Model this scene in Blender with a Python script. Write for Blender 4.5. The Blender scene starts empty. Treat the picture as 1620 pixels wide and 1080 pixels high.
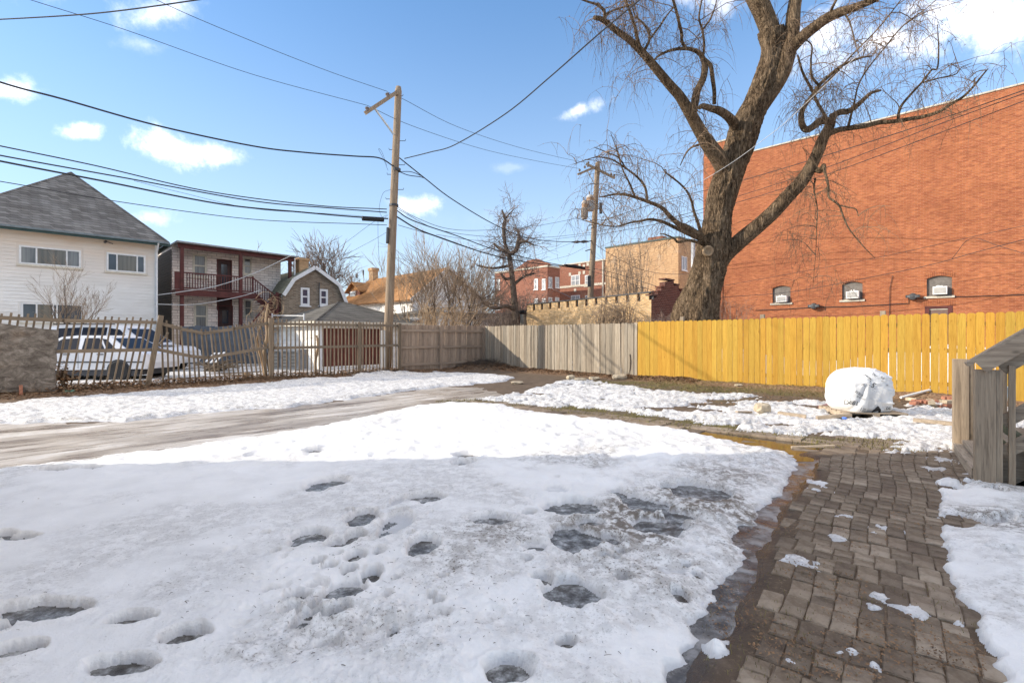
import bpy, math, random
import numpy as np
from mathutils import Vector, Matrix, noise as mnoise
from mathutils.bvhtree import BVHTree

scene = bpy.context.scene
F, CX, HY, H = 787.5, 810.0, 532.0, 1.36      # photo focal length in px, horizon row, eye height

# ------------------------------------------------------------------ camera
cam = bpy.data.cameras.new('camera'); cam_o = bpy.data.objects.new('camera', cam)
scene.collection.objects.link(cam_o); scene.camera = cam_o
cam_o.location = (0, 0, H); cam_o.rotation_euler = (math.radians(90), 0, 0)
cam.sensor_width = 36; cam.lens = 17.5; cam.shift_y = -8 / 1620
cam.clip_start = 0.05; cam.clip_end = 2000

# ------------------------------------------------------------------ light
SUN_ELEV = math.radians(22.6)
SUN_HEAD = math.radians(4.0)                  # light travels towards +X, a little towards +Y
world = bpy.data.worlds.new('World'); scene.world = world; world.use_nodes = True
wn, wl = world.node_tree.nodes, world.node_tree.links
wn.clear()
sky = wn.new('ShaderNodeTexSky'); sky.sky_type = 'NISHITA'; sky.sun_disc = False
sky.sun_elevation = SUN_ELEV
sky.sun_rotation = math.radians(270) - SUN_HEAD     # sun stands in the -X direction
sky.air_density = 1.0; sky.dust_density = 0.2; sky.ozone_density = 1.0; sky.altitude = 600
SKY_STRENGTH = 0.099
sun = bpy.data.lights.new('sun', 'SUN'); sun.energy = 2.0; sun.angle = math.radians(0.5)
sun.color = (1.0, 0.91, 0.78)
sun_o = bpy.data.objects.new('sun', sun); scene.collection.objects.link(sun_o)
ldir = Vector((math.cos(SUN_ELEV) * math.cos(SUN_HEAD), math.cos(SUN_ELEV) * math.sin(SUN_HEAD), -math.sin(SUN_ELEV)))
sun_o.rotation_euler = ldir.to_track_quat('-Z', 'Y').to_euler(); sun_o.location = (-20, -5, 20)
scene.view_settings.view_transform = 'Standard'; scene.view_settings.look = 'None'
scene.view_settings.gamma = 1.0; scene.view_settings.use_curve_mapping = False
scene.view_settings.exposure = 1.38
scene.cycles.max_bounces = 6
scene.cycles.use_denoising = True

# sky with a few fair-weather clouds, laid out by direction
def wmath(op, a, b=None, c=None, clamp=False):
    n = wn.new('ShaderNodeMath'); n.operation = op; n.use_clamp = clamp
    for i, v in enumerate((a, b, c)):
        if v is None: continue
        if isinstance(v, (int, float)): n.inputs[i].default_value = v
        else: wl.new(v, n.inputs[i])
    return n.outputs[0]
tc = wn.new('ShaderNodeTexCoord'); sep = wn.new('ShaderNodeSeparateXYZ'); wl.new(tc.outputs['Generated'], sep.inputs[0])
ysafe = wmath('MAXIMUM', sep.outputs[1], 0.05)
cu = wmath('DIVIDE', sep.outputs[0], ysafe); cv = wmath('DIVIDE', sep.outputs[2], ysafe)
def wnoise(scale, detail, rough=0.55, vec=None):
    n = wn.new('ShaderNodeTexNoise'); n.inputs['Scale'].default_value = scale
    n.inputs['Detail'].default_value = detail; n.inputs['Roughness'].default_value = rough
    wl.new(vec or tc.outputs['Generated'], n.inputs['Vector']); return n.outputs['Fac']
n_big = wnoise(8.0, 9, 0.66); n_fine = wnoise(26.0, 7, 0.68)
nz = wmath('ADD', wmath('MULTIPLY', n_big, 0.7), wmath('MULTIPLY', n_fine, 0.3))
cloud = None
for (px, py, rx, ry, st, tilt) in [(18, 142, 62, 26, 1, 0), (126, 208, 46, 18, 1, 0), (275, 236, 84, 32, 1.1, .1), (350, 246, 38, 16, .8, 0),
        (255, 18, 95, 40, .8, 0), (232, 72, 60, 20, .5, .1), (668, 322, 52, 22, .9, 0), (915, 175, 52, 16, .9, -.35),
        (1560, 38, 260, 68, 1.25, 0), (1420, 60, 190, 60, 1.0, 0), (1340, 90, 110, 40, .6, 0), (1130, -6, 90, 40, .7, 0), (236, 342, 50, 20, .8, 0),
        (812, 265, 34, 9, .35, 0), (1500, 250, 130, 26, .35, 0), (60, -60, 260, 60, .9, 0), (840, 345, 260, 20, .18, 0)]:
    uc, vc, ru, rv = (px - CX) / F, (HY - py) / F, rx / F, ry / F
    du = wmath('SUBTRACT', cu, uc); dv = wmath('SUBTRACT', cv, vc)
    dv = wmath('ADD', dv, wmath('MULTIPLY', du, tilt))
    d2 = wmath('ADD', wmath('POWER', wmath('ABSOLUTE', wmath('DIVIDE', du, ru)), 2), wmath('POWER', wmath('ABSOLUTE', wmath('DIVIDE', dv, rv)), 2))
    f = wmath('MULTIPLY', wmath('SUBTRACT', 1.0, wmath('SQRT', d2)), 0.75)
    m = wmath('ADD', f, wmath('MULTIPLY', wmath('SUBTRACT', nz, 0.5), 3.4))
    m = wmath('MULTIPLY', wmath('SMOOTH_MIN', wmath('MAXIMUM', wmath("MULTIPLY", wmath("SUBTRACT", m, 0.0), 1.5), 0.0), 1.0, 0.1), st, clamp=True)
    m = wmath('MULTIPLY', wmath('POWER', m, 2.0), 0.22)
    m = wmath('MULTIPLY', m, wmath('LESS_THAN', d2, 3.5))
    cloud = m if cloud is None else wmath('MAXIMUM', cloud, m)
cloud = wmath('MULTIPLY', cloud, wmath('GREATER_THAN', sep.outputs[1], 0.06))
fill_cloud = wmath('MULTIPLY', wmath('SUBTRACT', wnoise(2.4, 7, .62), 0.47), 4.5, clamp=True)     # fuller clouds added outside the view as fill light for the shade
fill_cloud = wmath('MULTIPLY', fill_cloud, wmath('MULTIPLY', wmath('SUBTRACT', 0.62, wmath('ABSOLUTE', sep.outputs[1])), 4.0, clamp=True))
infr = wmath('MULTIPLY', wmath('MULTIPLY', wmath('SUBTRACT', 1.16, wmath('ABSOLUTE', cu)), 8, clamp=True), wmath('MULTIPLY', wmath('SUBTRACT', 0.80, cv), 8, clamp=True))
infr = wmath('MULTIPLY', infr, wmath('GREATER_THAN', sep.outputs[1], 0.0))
fill_cloud = wmath('MULTIPLY', fill_cloud, wmath('SUBTRACT', 1.0, infr))
fill_cloud = wmath('MULTIPLY', fill_cloud, 0.9)
cloud = wmath('MAXIMUM', cloud, fill_cloud)
bg = wn.new('ShaderNodeBackground'); bg.inputs['Strength'].default_value = SKY_STRENGTH
tint = wn.new('ShaderNodeMix'); tint.data_type = 'RGBA'; tint.blend_type = 'MULTIPLY'; tint.inputs[0].default_value = 1.0
wl.new(sky.outputs[0], tint.inputs[6]); tint.inputs[7].default_value = (0.70, 1.12, 1.55, 1)     # clear, slightly deeper winter blue
gam = wn.new('ShaderNodeGamma'); gam.inputs['Gamma'].default_value = 0.8; wl.new(tint.outputs[2], gam.inputs['Color'])
hz_ = wmath('POWER', wmath('SUBTRACT', 1.0, wmath('DIVIDE', wmath('MAXIMUM', sep.outputs[2], 0.0), 0.62), clamp=True), 1.7)   # pale haze towards the horizon
hmix = wn.new('ShaderNodeMix'); hmix.data_type = 'RGBA'; wl.new(wmath('MULTIPLY', hz_, 0.92), hmix.inputs[0]); wl.new(gam.outputs[0], hmix.inputs[6]); hmix.inputs[7].default_value = (3.2, 3.6, 3.9, 1)
wl.new(hmix.outputs[2], bg.inputs['Color'])
bgc = wn.new('ShaderNodeBackground'); bgc.inputs['Color'].default_value = (1.0, 0.885, 0.74, 1); bgc.inputs['Strength'].default_value = 2.8  # cloud glow warmed and raised to fill the shade
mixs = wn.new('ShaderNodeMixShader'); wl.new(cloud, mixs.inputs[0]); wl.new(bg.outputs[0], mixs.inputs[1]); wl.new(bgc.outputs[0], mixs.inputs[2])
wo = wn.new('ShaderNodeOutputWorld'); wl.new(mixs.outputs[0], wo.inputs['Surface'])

# ------------------------------------------------------------------ helpers
COL = scene.collection
R = random.Random(7)
def W(px, py, Y): return Vector(((px - CX) / F * Y, Y, H - (py - HY) / F * Y))
def G(px, py):
    Y = F * H / (py - HY); return ((px - CX) / F * Y, Y)
AX = Vector((-0.7062, 0.7080, 0)); BX = Vector((0.7062, 0.7080, 0))   # the two directions of the lots

class Frame:
    """local frame: x runs left-to-right along a facade, y into it, z up"""
    def __init__(s, ox, oy, kind='R', ex=None):
        s.o = Vector((ox, oy, 0))
        if kind == 'R': s.ex, s.ey = -AX, BX
        elif kind == 'L': s.ex, s.ey = BX, AX
        if ex is not None: s.ex = Vector((ex[0], ex[1], 0)).normalized(); s.ey = Vector((-s.ex.y, s.ex.x, 0))
        s.m = Matrix(((s.ex.x, s.ey.x, 0, s.o.x), (s.ex.y, s.ey.y, 0, s.o.y), (0, 0, 1, 0), (0, 0, 0, 1)))
    def u(s, px, yo=0.0):
        k = (px - CX) / F; o = s.o + s.ey * yo
        return (k * o.y - o.x) / (s.ex.x - k * s.ex.y)
    def Y(s, u, yo=0.0): return (s.o + s.ey * yo + s.ex * u).y
    def z(s, u, py, yo=0.0): return H - (py - HY) / F * s.Y(u, yo)
    def uz(s, px, py, yo=0.0):
        u = s.u(px, yo); return u, s.z(u, py, yo)

class MB:
    def __init__(s): s.v = []; s.f = []; s.mi = []
    def quad(s, a, b, c, d):
        n = len(s.v); s.v += [tuple(a), tuple(b), tuple(c), tuple(d)]; s.f.append((n, n + 1, n + 2, n + 3))
    def poly(s, pts):
        n = len(s.v); s.v += [tuple(p) for p in pts]; s.f.append(tuple(range(n, n + len(pts))))
    def box(s, x0, x1, y0, y1, z0, z1, M=None):
        n = len(s.v)
        vs = [(x0, y0, z0), (x1, y0, z0), (x1, y1, z0), (x0, y1, z0), (x0, y0, z1), (x1, y0, z1), (x1, y1, z1), (x0, y1, z1)]
        if M is not None: vs = [tuple(M @ Vector(p)) for p in vs]
        s.v += vs
        for f in ((0, 3, 2, 1), (4, 5, 6, 7), (0, 1, 5, 4), (1, 2, 6, 5), (2, 3, 7, 6), (3, 0, 4, 7)): s.f.append(tuple(n + i for i in f))
        return s
    def beam(s, a, b, w, h, up=Vector((0, 0, 1))):
        """box from a to b, w wide sideways, h high"""
        a, b = Vector(a), Vector(b); d = (b - a); L = d.length; d.normalize()
        side = d.cross(up)
        if side.length < 1e-4: side = d.cross(Vector((0, 1, 0)))
        side.normalize(); u2 = side.cross(d)
        M = Matrix(((d.x, side.x, u2.x, a.x), (d.y, side.y, u2.y, a.y), (d.z, side.z, u2.z, a.z), (0, 0, 0, 1)))
        return s.box(0, L, -w / 2, w / 2, -h / 2, h / 2, M)
    def prism(s, pts, y0, y1, M=None):
        """polygon in x,z extruded along y"""
        n = len(s.v); k = len(pts)
        vs = [(p[0], y0, p[1]) for p in pts] + [(p[0], y1, p[1]) for p in pts]
        if M is not None: vs = [tuple(M @ Vector(p)) for p in vs]
        s.v += vs
        s.f.append(tuple(n + i for i in range(k))); s.f.append(tuple(n + k + i for i in reversed(range(k))))
        for i in range(k):
            j = (i + 1) % k; s.f.append((n + i, n + k + i, n + k + j, n + j))
        return s
    def tube(s, pts, rad, n=6, cap=True, rfun=None):
        pts = [Vector(p) for p in pts]; m = len(pts)
        if not hasattr(rad, '__len__'): rad = [rad] * m
        base = len(s.v); prev = None
        cs = [(math.cos(2 * math.pi * i / n), math.sin(2 * math.pi * i / n)) for i in range(n)]
        for i, p in enumerate(pts):
            t = (pts[min(i + 1, m - 1)] - pts[max(i - 1, 0)])
            if t.length < 1e-9: t = Vector((0, 0, 1))
            t.normalize()
            if prev is None:
                prev = t.orthogonal().normalized()
            else:
                prev = prev - t * prev.dot(t)
                prev = prev.normalized() if prev.length > 1e-6 else t.orthogonal().normalized()
            b = t.cross(prev); r = rad[i]
            for j, (c, sn) in enumerate(cs):
                rr = r * (rfun(i, j) if rfun else 1.0)
                s.v.append((p.x + (prev.x * c + b.x * sn) * rr, p.y + (prev.y * c + b.y * sn) * rr, p.z + (prev.z * c + b.z * sn) * rr))
        for i in range(m - 1):
            for j in range(n):
                a = base + i * n + j; b2 = base + i * n + (j + 1) % n
                s.f.append((a, b2, b2 + n, a + n))
        if cap:
            s.f.append(tuple(base + j for j in reversed(range(n)))); s.f.append(tuple(base + (m - 1) * n + j for j in range(n)))
        return s
    def lathe(s, prof, c=(0, 0, 0), n=16, axis='z'):
        base = len(s.v)
        for (r, h) in prof:
            for j in range(n):
                a = 2 * math.pi * j / n; x, y = r * math.cos(a), r * math.sin(a)
                p = (x, y, h) if axis == 'z' else ((x, h, y) if axis == 'y' else (h, x, y))
                s.v.append((c[0] + p[0], c[1] + p[1], c[2] + p[2]))
        for i in range(len(prof) - 1):
            for j in range(n):
                a = base + i * n + j; b = base + i * n + (j + 1) % n
                s.f.append((a, b, b + n, a + n))
        s.f.append(tuple(base + j for j in reversed(range(n)))); s.f.append(tuple(base + (len(prof) - 1) * n + j for j in range(n)))
        return s
    def mesh(s, name, smooth=False):
        me = bpy.data.meshes.new(name); me.from_pydata(s.v, [], s.f); me.update()
        if smooth: me.polygons.foreach_set('use_smooth', [True] * len(me.polygons))
        return me

def obj(name, mb, mat, parent=None, smooth=False, kind=None, label=None, M=None):
    me = mb if isinstance(mb, bpy.types.Mesh) else mb.mesh(name, smooth)
    if mat is not None and not me.materials: me.materials.append(mat)
    o = bpy.data.objects.new(name, me); COL.objects.link(o)
    if parent is not None: o.parent = parent
    if M is not None: o.matrix_local = M
    if kind: o['kind'] = kind
    if label: o['label'] = label
    return o
def thing(name, label, cat, frame=None, loc=None, group=None, rotz=0):
    o = bpy.data.objects.new(name, None); COL.objects.link(o); o.empty_display_size = .2
    if frame is not None: o.matrix_world = frame.m
    elif loc is not None: o.matrix_world = Matrix.Translation(loc) @ Matrix.Rotation(rotz, 4, 'Z')
    o['label'] = label; o['category'] = cat
    if group: o['group'] = group
    return o
def tag(o, label, cat, group=None):
    o['label'] = label; o['category'] = cat
    if group: o['group'] = group
    return o
def copy_part(src, parent, M):
    c = src.copy(); COL.objects.link(c); c.parent = parent; c.matrix_local = M; return c
def TR(x, y, z): return Matrix.Translation((x, y, z))
def RZ(a): return Matrix.Rotation(a, 4, 'Z')
def RX(a): return Matrix.Rotation(a, 4, 'X')
def RY(a): return Matrix.Rotation(a, 4, 'Y')

# ------------------------------------------------------------------ materials
class NT:
    def __init__(s, name, rough=0.8, spec=0.3):
        s.m = bpy.data.materials.new(name); s.m.use_nodes = True
        s.n, s.l = s.m.node_tree.nodes, s.m.node_tree.links
        s.b = s.n['Principled BSDF']; s.b.inputs['Roughness'].default_value = rough
        s.b.inputs['Specular IOR Level'].default_value = spec
        s.tc = s.n.new('ShaderNodeTexCoord')
    def val(s, v, sock):
        if isinstance(v, (int, float)): sock.default_value = v
        elif isinstance(v, tuple): sock.default_value = v if len(v) == 4 or sock.type == 'VECTOR' else (*v, 1)
        else: s.l.new(v, sock)
    def math(s, op, a, b=None, clamp=False):
        n = s.n.new('ShaderNodeMath'); n.operation = op; n.use_clamp = clamp
        s.val(a, n.inputs[0])
        if b is not None: s.val(b, n.inputs[1])
        return n.outputs[0]
    def map(s, scale=(1, 1, 1), rot=(0, 0, 0), src=None, loc=None):
        n = s.n.new('ShaderNodeMapping'); n.inputs['Scale'].default_value = scale; n.inputs['Rotation'].default_value = rot
        if loc is not None: s.val(loc, n.inputs['Location'])
        s.l.new(src or s.tc.outputs['Object'], n.inputs['Vector']); return n.outputs[0]
    def noise(s, scale, detail=5, rough=.6, vec=None, dist=0.0):
        n = s.n.new('ShaderNodeTexNoise'); n.inputs['Scale'].default_value = scale; n.inputs['Detail'].default_value = detail
        n.inputs['Roughness'].default_value = rough; n.inputs['Distortion'].default_value = dist
        s.l.new(vec or s.tc.outputs['Object'], n.inputs['Vector']); return n.outputs['Fac']
    def voro(s, scale, vec=None, feature='F1', out='Distance'):
        n = s.n.new('ShaderNodeTexVoronoi'); n.feature = feature; n.inputs['Scale'].default_value = scale
        s.l.new(vec or s.tc.outputs['Object'], n.inputs['Vector']); return n.outputs[out]
    def ramp(s, fac, stops):
        n = s.n.new('ShaderNodeValToRGB'); e = n.color_ramp.elements
        while len(e) < len(stops): e.new(0.5)
        for i, (p, c) in enumerate(stops):
            e[i].position = p; e[i].color = (*c, 1) if len(c) == 3 else c
        s.l.new(fac, n.inputs[0]); return n.outputs[0]
    def mix(s, fac, a, b, blend='MIX'):
        n = s.n.new('ShaderNodeMix'); n.data_type = 'RGBA'; n.blend_type = blend
        s.val(fac, n.inputs[0]); s.val(a, n.inputs[6]); s.val(b, n.inputs[7]); return n.outputs[2]
    def rand(s):
        n = s.n.new('ShaderNodeObjectInfo'); return n.outputs['Random']
    def attr(s, name):
        n = s.n.new('ShaderNodeAttribute'); n.attribute_name = name; return n.outputs['Fac']
    def col(s, c): s.val(c, s.b.inputs['Base Color']); return s
    def rough(s, c): s.val(c, s.b.inputs['Roughness']); return s
    def bump(s, h, strength=.4, dist=.02):
        n = s.n.new('ShaderNodeBump'); n.inputs['Strength'].default_value = strength; n.inputs['Distance'].default_value = dist
        s.val(h, n.inputs['Height']); s.l.new(n.outputs[0], s.b.inputs['Normal']); return s

def flat(name, c, rough=.7, var=.25, scale=6, metal=0, bump=.15, spec=.3):
    t = NT(name, rough, spec); n = t.noise(scale, 6, .65)
    a = tuple(x * (1 - var) for x in c); b = tuple(min(1, x * (1 + var)) for x in c)
    t.col(t.ramp(n, [(.3, a), (.7, b)])); t.b.inputs['Metallic'].default_value = metal
    if bump: t.bump(t.noise(scale * 6, 4), bump, .01)
    return t.m

def wood(name, c1, c2, axis='z', vary=.3, knots=True, tint=None, dark=(.08, .06, .045), rough=.8, weather=.0):
    """board wood: grain runs along the local axis, each board gets its own tone and figure"""
    t = NT(name, rough, .25)
    r = t.rand(); off = t.n.new('ShaderNodeCombineXYZ')
    t.l.new(t.math('MULTIPLY', r, 37.0), off.inputs[0]); t.l.new(t.math('MULTIPLY', r, 91.0), off.inputs[1]); t.l.new(t.math('MULTIPLY', r, 53.0), off.inputs[2])
    sc = {'z': (22, 22, 1.3), 'x': (1.3, 22, 22), 'y': (22, 1.3, 22)}[axis]
    v = t.map(sc, loc=off.outputs[0]); g = t.noise(1.0, 6, .65, v, .6)
    v2 = t.map(tuple(q * 4 for q in sc), loc=off.outputs[0]); g2 = t.noise(1.0, 3, .6, v2)
    c = t.ramp(g, [(.28, c1), (.72, c2)])
    c = t.mix(t.math('MULTIPLY', t.ramp(g2, [(.35, (1, 1, 1)), (.5, (0, 0, 0))]), .35), c, dark)
    if knots:
        vk = t.map({'z': (7, 7, 3), 'x': (3, 7, 7), 'y': (7, 3, 7)}[axis], loc=off.outputs[0])
        k = t.voro(1.0, vk); c = t.mix(t.math('MULTIPLY', t.ramp(k, [(.05, (1, 1, 1)), (.13, (0, 0, 0))]), .6), c, dark)
    if tint is not None:
        c = t.mix(t.ramp(r, [(.0, (0, 0, 0)), (1, (1, 1, 1))]), c, t.mix(1.0, c, tint, 'MULTIPLY'))
    hv = t.n.new('ShaderNodeHueSaturation'); t.l.new(c, hv.inputs['Color'])
    t.l.new(t.math('ADD', t.math('MULTIPLY', t.math('FRACT', t.math('MULTIPLY', r, 7.3)), vary), 1 - vary / 2), hv.inputs['Value'])
    t.col(hv.outputs[0]); t.bump(t.math('ADD', g, t.math('MULTIPLY', g2, .5)), .35, .006)
    return t.m

def brickmat(name, c1, c2, mortar, bw=.21, bh=.073, msize=.009, bump=.5, var=.3, stain=(.12, .08, .06), offset=.5, stain_amt=.35, patch=None):
    t = NT(name, .9, .15); sx = t.n.new('ShaderNodeSeparateXYZ'); t.l.new(t.tc.outputs['Object'], sx.inputs[0])
    cx = t.n.new('ShaderNodeCombineXYZ'); t.l.new(t.math('ADD', sx.outputs[0], sx.outputs[1]), cx.inputs[0]); t.l.new(sx.outputs[2], cx.inputs[1])
    b = t.n.new('ShaderNodeTexBrick'); t.l.new(cx.outputs[0], b.inputs['Vector'])
    b.inputs['Scale'].default_value = 1; b.inputs['Brick Width'].default_value = bw; b.inputs['Row Height'].default_value = bh
    b.inputs['Mortar Size'].default_value = msize; b.inputs['Mortar Smooth'].default_value = .2; b.offset = offset
    b.inputs['Color1'].default_value = (*c1, 1); b.inputs['Color2'].default_value = (*c2, 1); b.inputs['Mortar'].default_value = (*mortar, 1)
    b.inputs['Bias'].default_value = -.1
    c = b.outputs['Color']
    mp = t.map((1 / bw * .9, 1 / bw * .9, 1 / bh * .9)); n1 = t.noise(1.0, 2, .5, mp)
    c = t.mix(t.ramp(n1, [(.3, (0, 0, 0)), (.75, (1, 1, 1))]), c, t.mix(1.0, c, tuple(min(1.6, 1 + var * 1.4) for _ in range(3)), 'MULTIPLY'))
    n2 = t.noise(.5, 5, .65); c = t.mix(t.math('MULTIPLY', t.ramp(n2, [(.42, (0, 0, 0)), (.72, (1, 1, 1))]), stain_amt), c, stain)
    n4 = t.noise(1.0, 4, .6, t.map((.5, .5, 6.0))); c = t.mix(t.math('MULTIPLY', t.ramp(n4, [(.5, (0, 0, 0)), (.72, (1, 1, 1))]), stain_amt * .8), c, tuple(q * .55 for q in c1))
    if patch is not None:
        n3 = t.noise(1.4, 4, .6); c = t.mix(t.math('MULTIPLY', t.ramp(n3, [(.55, (0, 0, 0)), (.7, (1, 1, 1))]), .5), c, patch)
    t.col(c); t.bump(t.math('ADD', t.math('MULTIPLY', b.outputs['Fac'], -1.0), t.math('MULTIPLY', n1, .6)), bump, .012)
    return t.m

def roofmat(name, c1, c2, row=.14, w=.3):
    t = NT(name, .95, .1); sx = t.n.new('ShaderNodeSeparateXYZ'); t.l.new(t.tc.outputs['Object'], sx.inputs[0])
    cx = t.n.new('ShaderNodeCombineXYZ'); t.l.new(t.math('ADD', sx.outputs[0], sx.outputs[1]), cx.inputs[0]); t.l.new(t.math('MULTIPLY', sx.outputs[2], 1.0), cx.inputs[1])
    b = t.n.new('ShaderNodeTexBrick'); t.l.new(cx.outputs[0], b.inputs['Vector']); b.inputs['Scale'].default_value = 1
    b.inputs['Brick Width'].default_value = w; b.inputs['Row Height'].default_value = row * .7; b.inputs['Mortar Size'].default_value = .008
    b.inputs['Color1'].default_value = (*c1, 1); b.inputs['Color2'].default_value = (*c2, 1); b.inputs['Mortar'].default_value = (*(q * .45 for q in c1), 1)
    n = t.noise(1.2, 6, .7); c = t.mix(t.ramp(n, [(.35, (0, 0, 0)), (.7, (1, 1, 1))]), b.outputs['Color'], t.mix(1.0, b.outputs['Color'], (.7, .68, .66), 'MULTIPLY'))
    t.col(c); t.bump(t.math('MULTIPLY', b.outputs['Fac'], -1.0), .5, .01); return t.m

def glassmat(name, c=(.03, .035, .045), rough=.06, curtain=None):
    t = NT(name, rough, .8)
    if curtain is not None:
        n = t.noise(1.0, 3, .5, t.map((9, 9, .4))); t.col(t.ramp(n, [(.35, c), (.65, curtain)]))
    else: t.col(t.ramp(t.noise(1.2, 3), [(.3, c), (.7, tuple(q * 1.7 for q in c))]))
    return t.m

M = {}
M['yellow'] = wood('yellow_cedar', (.40, .236, .034), (.53, .338, .058), vary=.20, tint=(1.0, .86, .74), dark=(.26, .12, .012))
M['grey_fence'] = wood('weathered_cedar', (.21, .165, .115), (.46, .375, .275), vary=.65, tint=(.85, .9, .95), dark=(.14, .11, .085))
M['shade_fence'] = wood('aged_cedar', (.26, .185, .13), (.46, .345, .25), vary=.45, dark=(.12, .09, .07))
M['shade_rail'] = wood('aged_cedar_rail', (.26, .19, .135), (.42, .32, .235), axis='x', vary=.2, dark=(.12, .09, .07))
M['picket'] = wood('picket_wood', (.115, .085, .058), (.27, .205, .14), vary=.5, dark=(.10, .075, .05))
M['rail'] = wood('rail_wood', (.13, .10, .072), (.28, .215, .15), axis='x', vary=.25, dark=(.10, .075, .05))
M['pole'] = wood('pole_wood', (.15, .105, .068), (.40, .30, .205), vary=.1, knots=False, dark=(.09, .07, .05))
M['stair'] = wood('stair_wood', (.22, .165, .115), (.46, .36, .255), vary=.18, dark=(.09, .07, .05))
M['stair_x'] = wood('stair_wood_rail', (.24, .18, .13), (.48, .38, .275), axis='x', vary=.15, dark=(.09, .07, .05))
M['stair_y'] = wood('stair_wood_tread', (.26, .205, .155), (.46, .38, .29), axis='y', vary=.15, dark=(.09, .07, .05))
M['lumber'] = wood('scrap_lumber', (.30, .23, .16), (.52, .42, .31), axis='x', vary=.4)
M['red_brick'] = brickmat('red_brick', (.245, .078, .035), (.345, .124, .050), (.31, .14, .08), stain=(.17, .05, .026), var=.5, stain_amt=.38, bump=.35)
M['red_brick_far'] = brickmat('red_brick_far', (.21, .075, .045), (.28, .11, .065), (.26, .17, .13), stain=(.16, .06, .04))
M['tan_brick'] = brickmat('tan_brick', (.40, .235, .115), (.52, .335, .175), (.38, .27, .18), stain=(.26, .15, .09), patch=(.50, .40, .30))
M['yellow_brick'] = brickmat('yellow_brick', (.50, .31, .135), (.70, .47, .24), (.50, .40, .28), bw=.2, bh=.08, stain=(.32, .20, .10))
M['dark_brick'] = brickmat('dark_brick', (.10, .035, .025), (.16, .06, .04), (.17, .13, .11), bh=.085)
M['brown_brick'] = brickmat('brown_brick', (.16, .115, .075), (.29, .225, .155), (.28, .25, .21), bh=.08)
M['white_block'] = brickmat('white_shingle', (.70, .61, .54), (.80, .72, .64), (.34, .26, .21), bw=.5, bh=.16, msize=.012, stain=(.36, .28, .24), bump=.8)
M['white_paint_brick'] = brickmat('white_painted_brick', (.74, .71, .66), (.80, .78, .73), (.66, .62, .56), bh=.2, bw=.4, stain=(.5, .46, .40), stain_amt=.2)
def sidingmat():
    t = NT('white_siding', .6, .3); n = t.noise(1.0, 6, .65, t.map((.5, .5, 2.0)))
    sx = t.n.new('ShaderNodeSeparateXYZ'); t.l.new(t.tc.outputs['Object'], sx.inputs[0])
    grad = t.ramp(t.math('MULTIPLY', sx.outputs[2], 1 / 7.0), [(.50, (0, 0, 0)), (.84, (1, 1, 1))])   # rust-tan weathering grows towards the eave
    dirt = t.math('MULTIPLY', grad, t.ramp(n, [(.3, (.25, .25, .25)), (.7, (1, 1, 1))]))
    c = t.ramp(n, [(.3, (.66, .63, .58)), (.65, (.82, .80, .76))])
    t.col(t.mix(t.math('MULTIPLY', dirt, .95), c, (.60, .43, .28))); return t.m
M['siding'] = sidingmat()
M['grey_roof'] = roofmat('grey_shingles', (.15, .14, .13), (.27, .255, .235), row=.2, w=.34)
M['garage_roof'] = roofmat('garage_shingles', (.13, .12, .105), (.19, .175, .15))
M['orange_roof'] = roofmat('orange_shingles', (.40, .20, .08), (.52, .28, .13))
M['olive_roof'] = roofmat('olive_shingles', (.26, .25, .17), (.34, .33, .24))
M['flat_roof'] = flat('flat_roof', (.30, .30, .29), .9)
M['green_trim'] = flat('dark_green_trim', (.04, .075, .07), .5, .2)
M['maroon'] = flat('maroon_paint', (.105, .030, .025), .6, .3, 3)
M['maroon_door'] = flat('dark_door', (.07, .035, .03), .6, .3)
M['white_trim'] = flat('white_trim', (.72, .71, .69), .5, .1)
M['cream_trim'] = flat('cream_trim', (.62, .56, .45), .6, .15)
M['glass'] = glassmat('window_glass')
M['glass_blue'] = glassmat('blue_window_glass', (.045, .05, .075), .05)
M['glass_brown'] = glassmat('curtained_glass', (.09, .078, .06), .15, (.16, .135, .10))
M['glass_grey'] = glassmat('grey_curtained_glass', (.10, .10, .10), .15, (.21, .21, .20))
M['glass_bright'] = glassmat('pale_blind_glass', (.22, .24, .26), .2, (.42, .43, .43))
M['stone'] = flat('limestone', (.52, .47, .38), .85, .2)
M['metal'] = flat('galvanised_metal', (.42, .42, .41), .45, .2, metal=.5)
M['dark_metal'] = flat('dark_metal', (.06, .06, .062), .5, .3)
M['black'] = flat('black_rubber', (.018, .018, .02), .6, .2)
M['wire'] = flat('cable_black', (.03, .03, .033), .6, .1, bump=0)
M['wire_pale'] = flat('cable_pale', (.55, .53, .50), .6, .1, bump=0)
M['rust'] = flat('rusty_metal', (.34, .20, .11), .7, .5, 9)
M['porcelain'] = flat('porcelain', (.20, .16, .14), .3, .2)
M['board_up'] = flat('painted_boarding', (.17, .15, .13), .75, .25)
M['ac_white'] = flat('ac_casing', (.72, .70, .66), .5, .1)
M['ac_grill'] = flat('ac_grille', (.30, .28, .24), .6, .2)
M['car_white'] = flat('white_car_paint', (.70, .70, .72), .25, .05, 2, bump=0, spec=.6)
M['car_glass'] = glassmat('car_glass', (.008, .010, .018), .35); M['car_glass'].node_tree.nodes['Principled BSDF'].inputs['Specular IOR Level'].default_value = .15
M['car_trim'] = flat('car_trim', (.05, .05, .055), .5, .1)
M['tail_red'] = flat('tail_lamp', (.55, .03, .02), .25, .1)
M['rim'] = flat('wheel_rim', (.42, .42, .43), .35, .2, metal=.6)
M['red_door'] = flat('red_brown_steel', (.135, .038, .025), .55, .3, 3)
M['tarp'] = flat('blue_grey_boards', (.12, .13, .145), .8, .3, 2)
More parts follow.
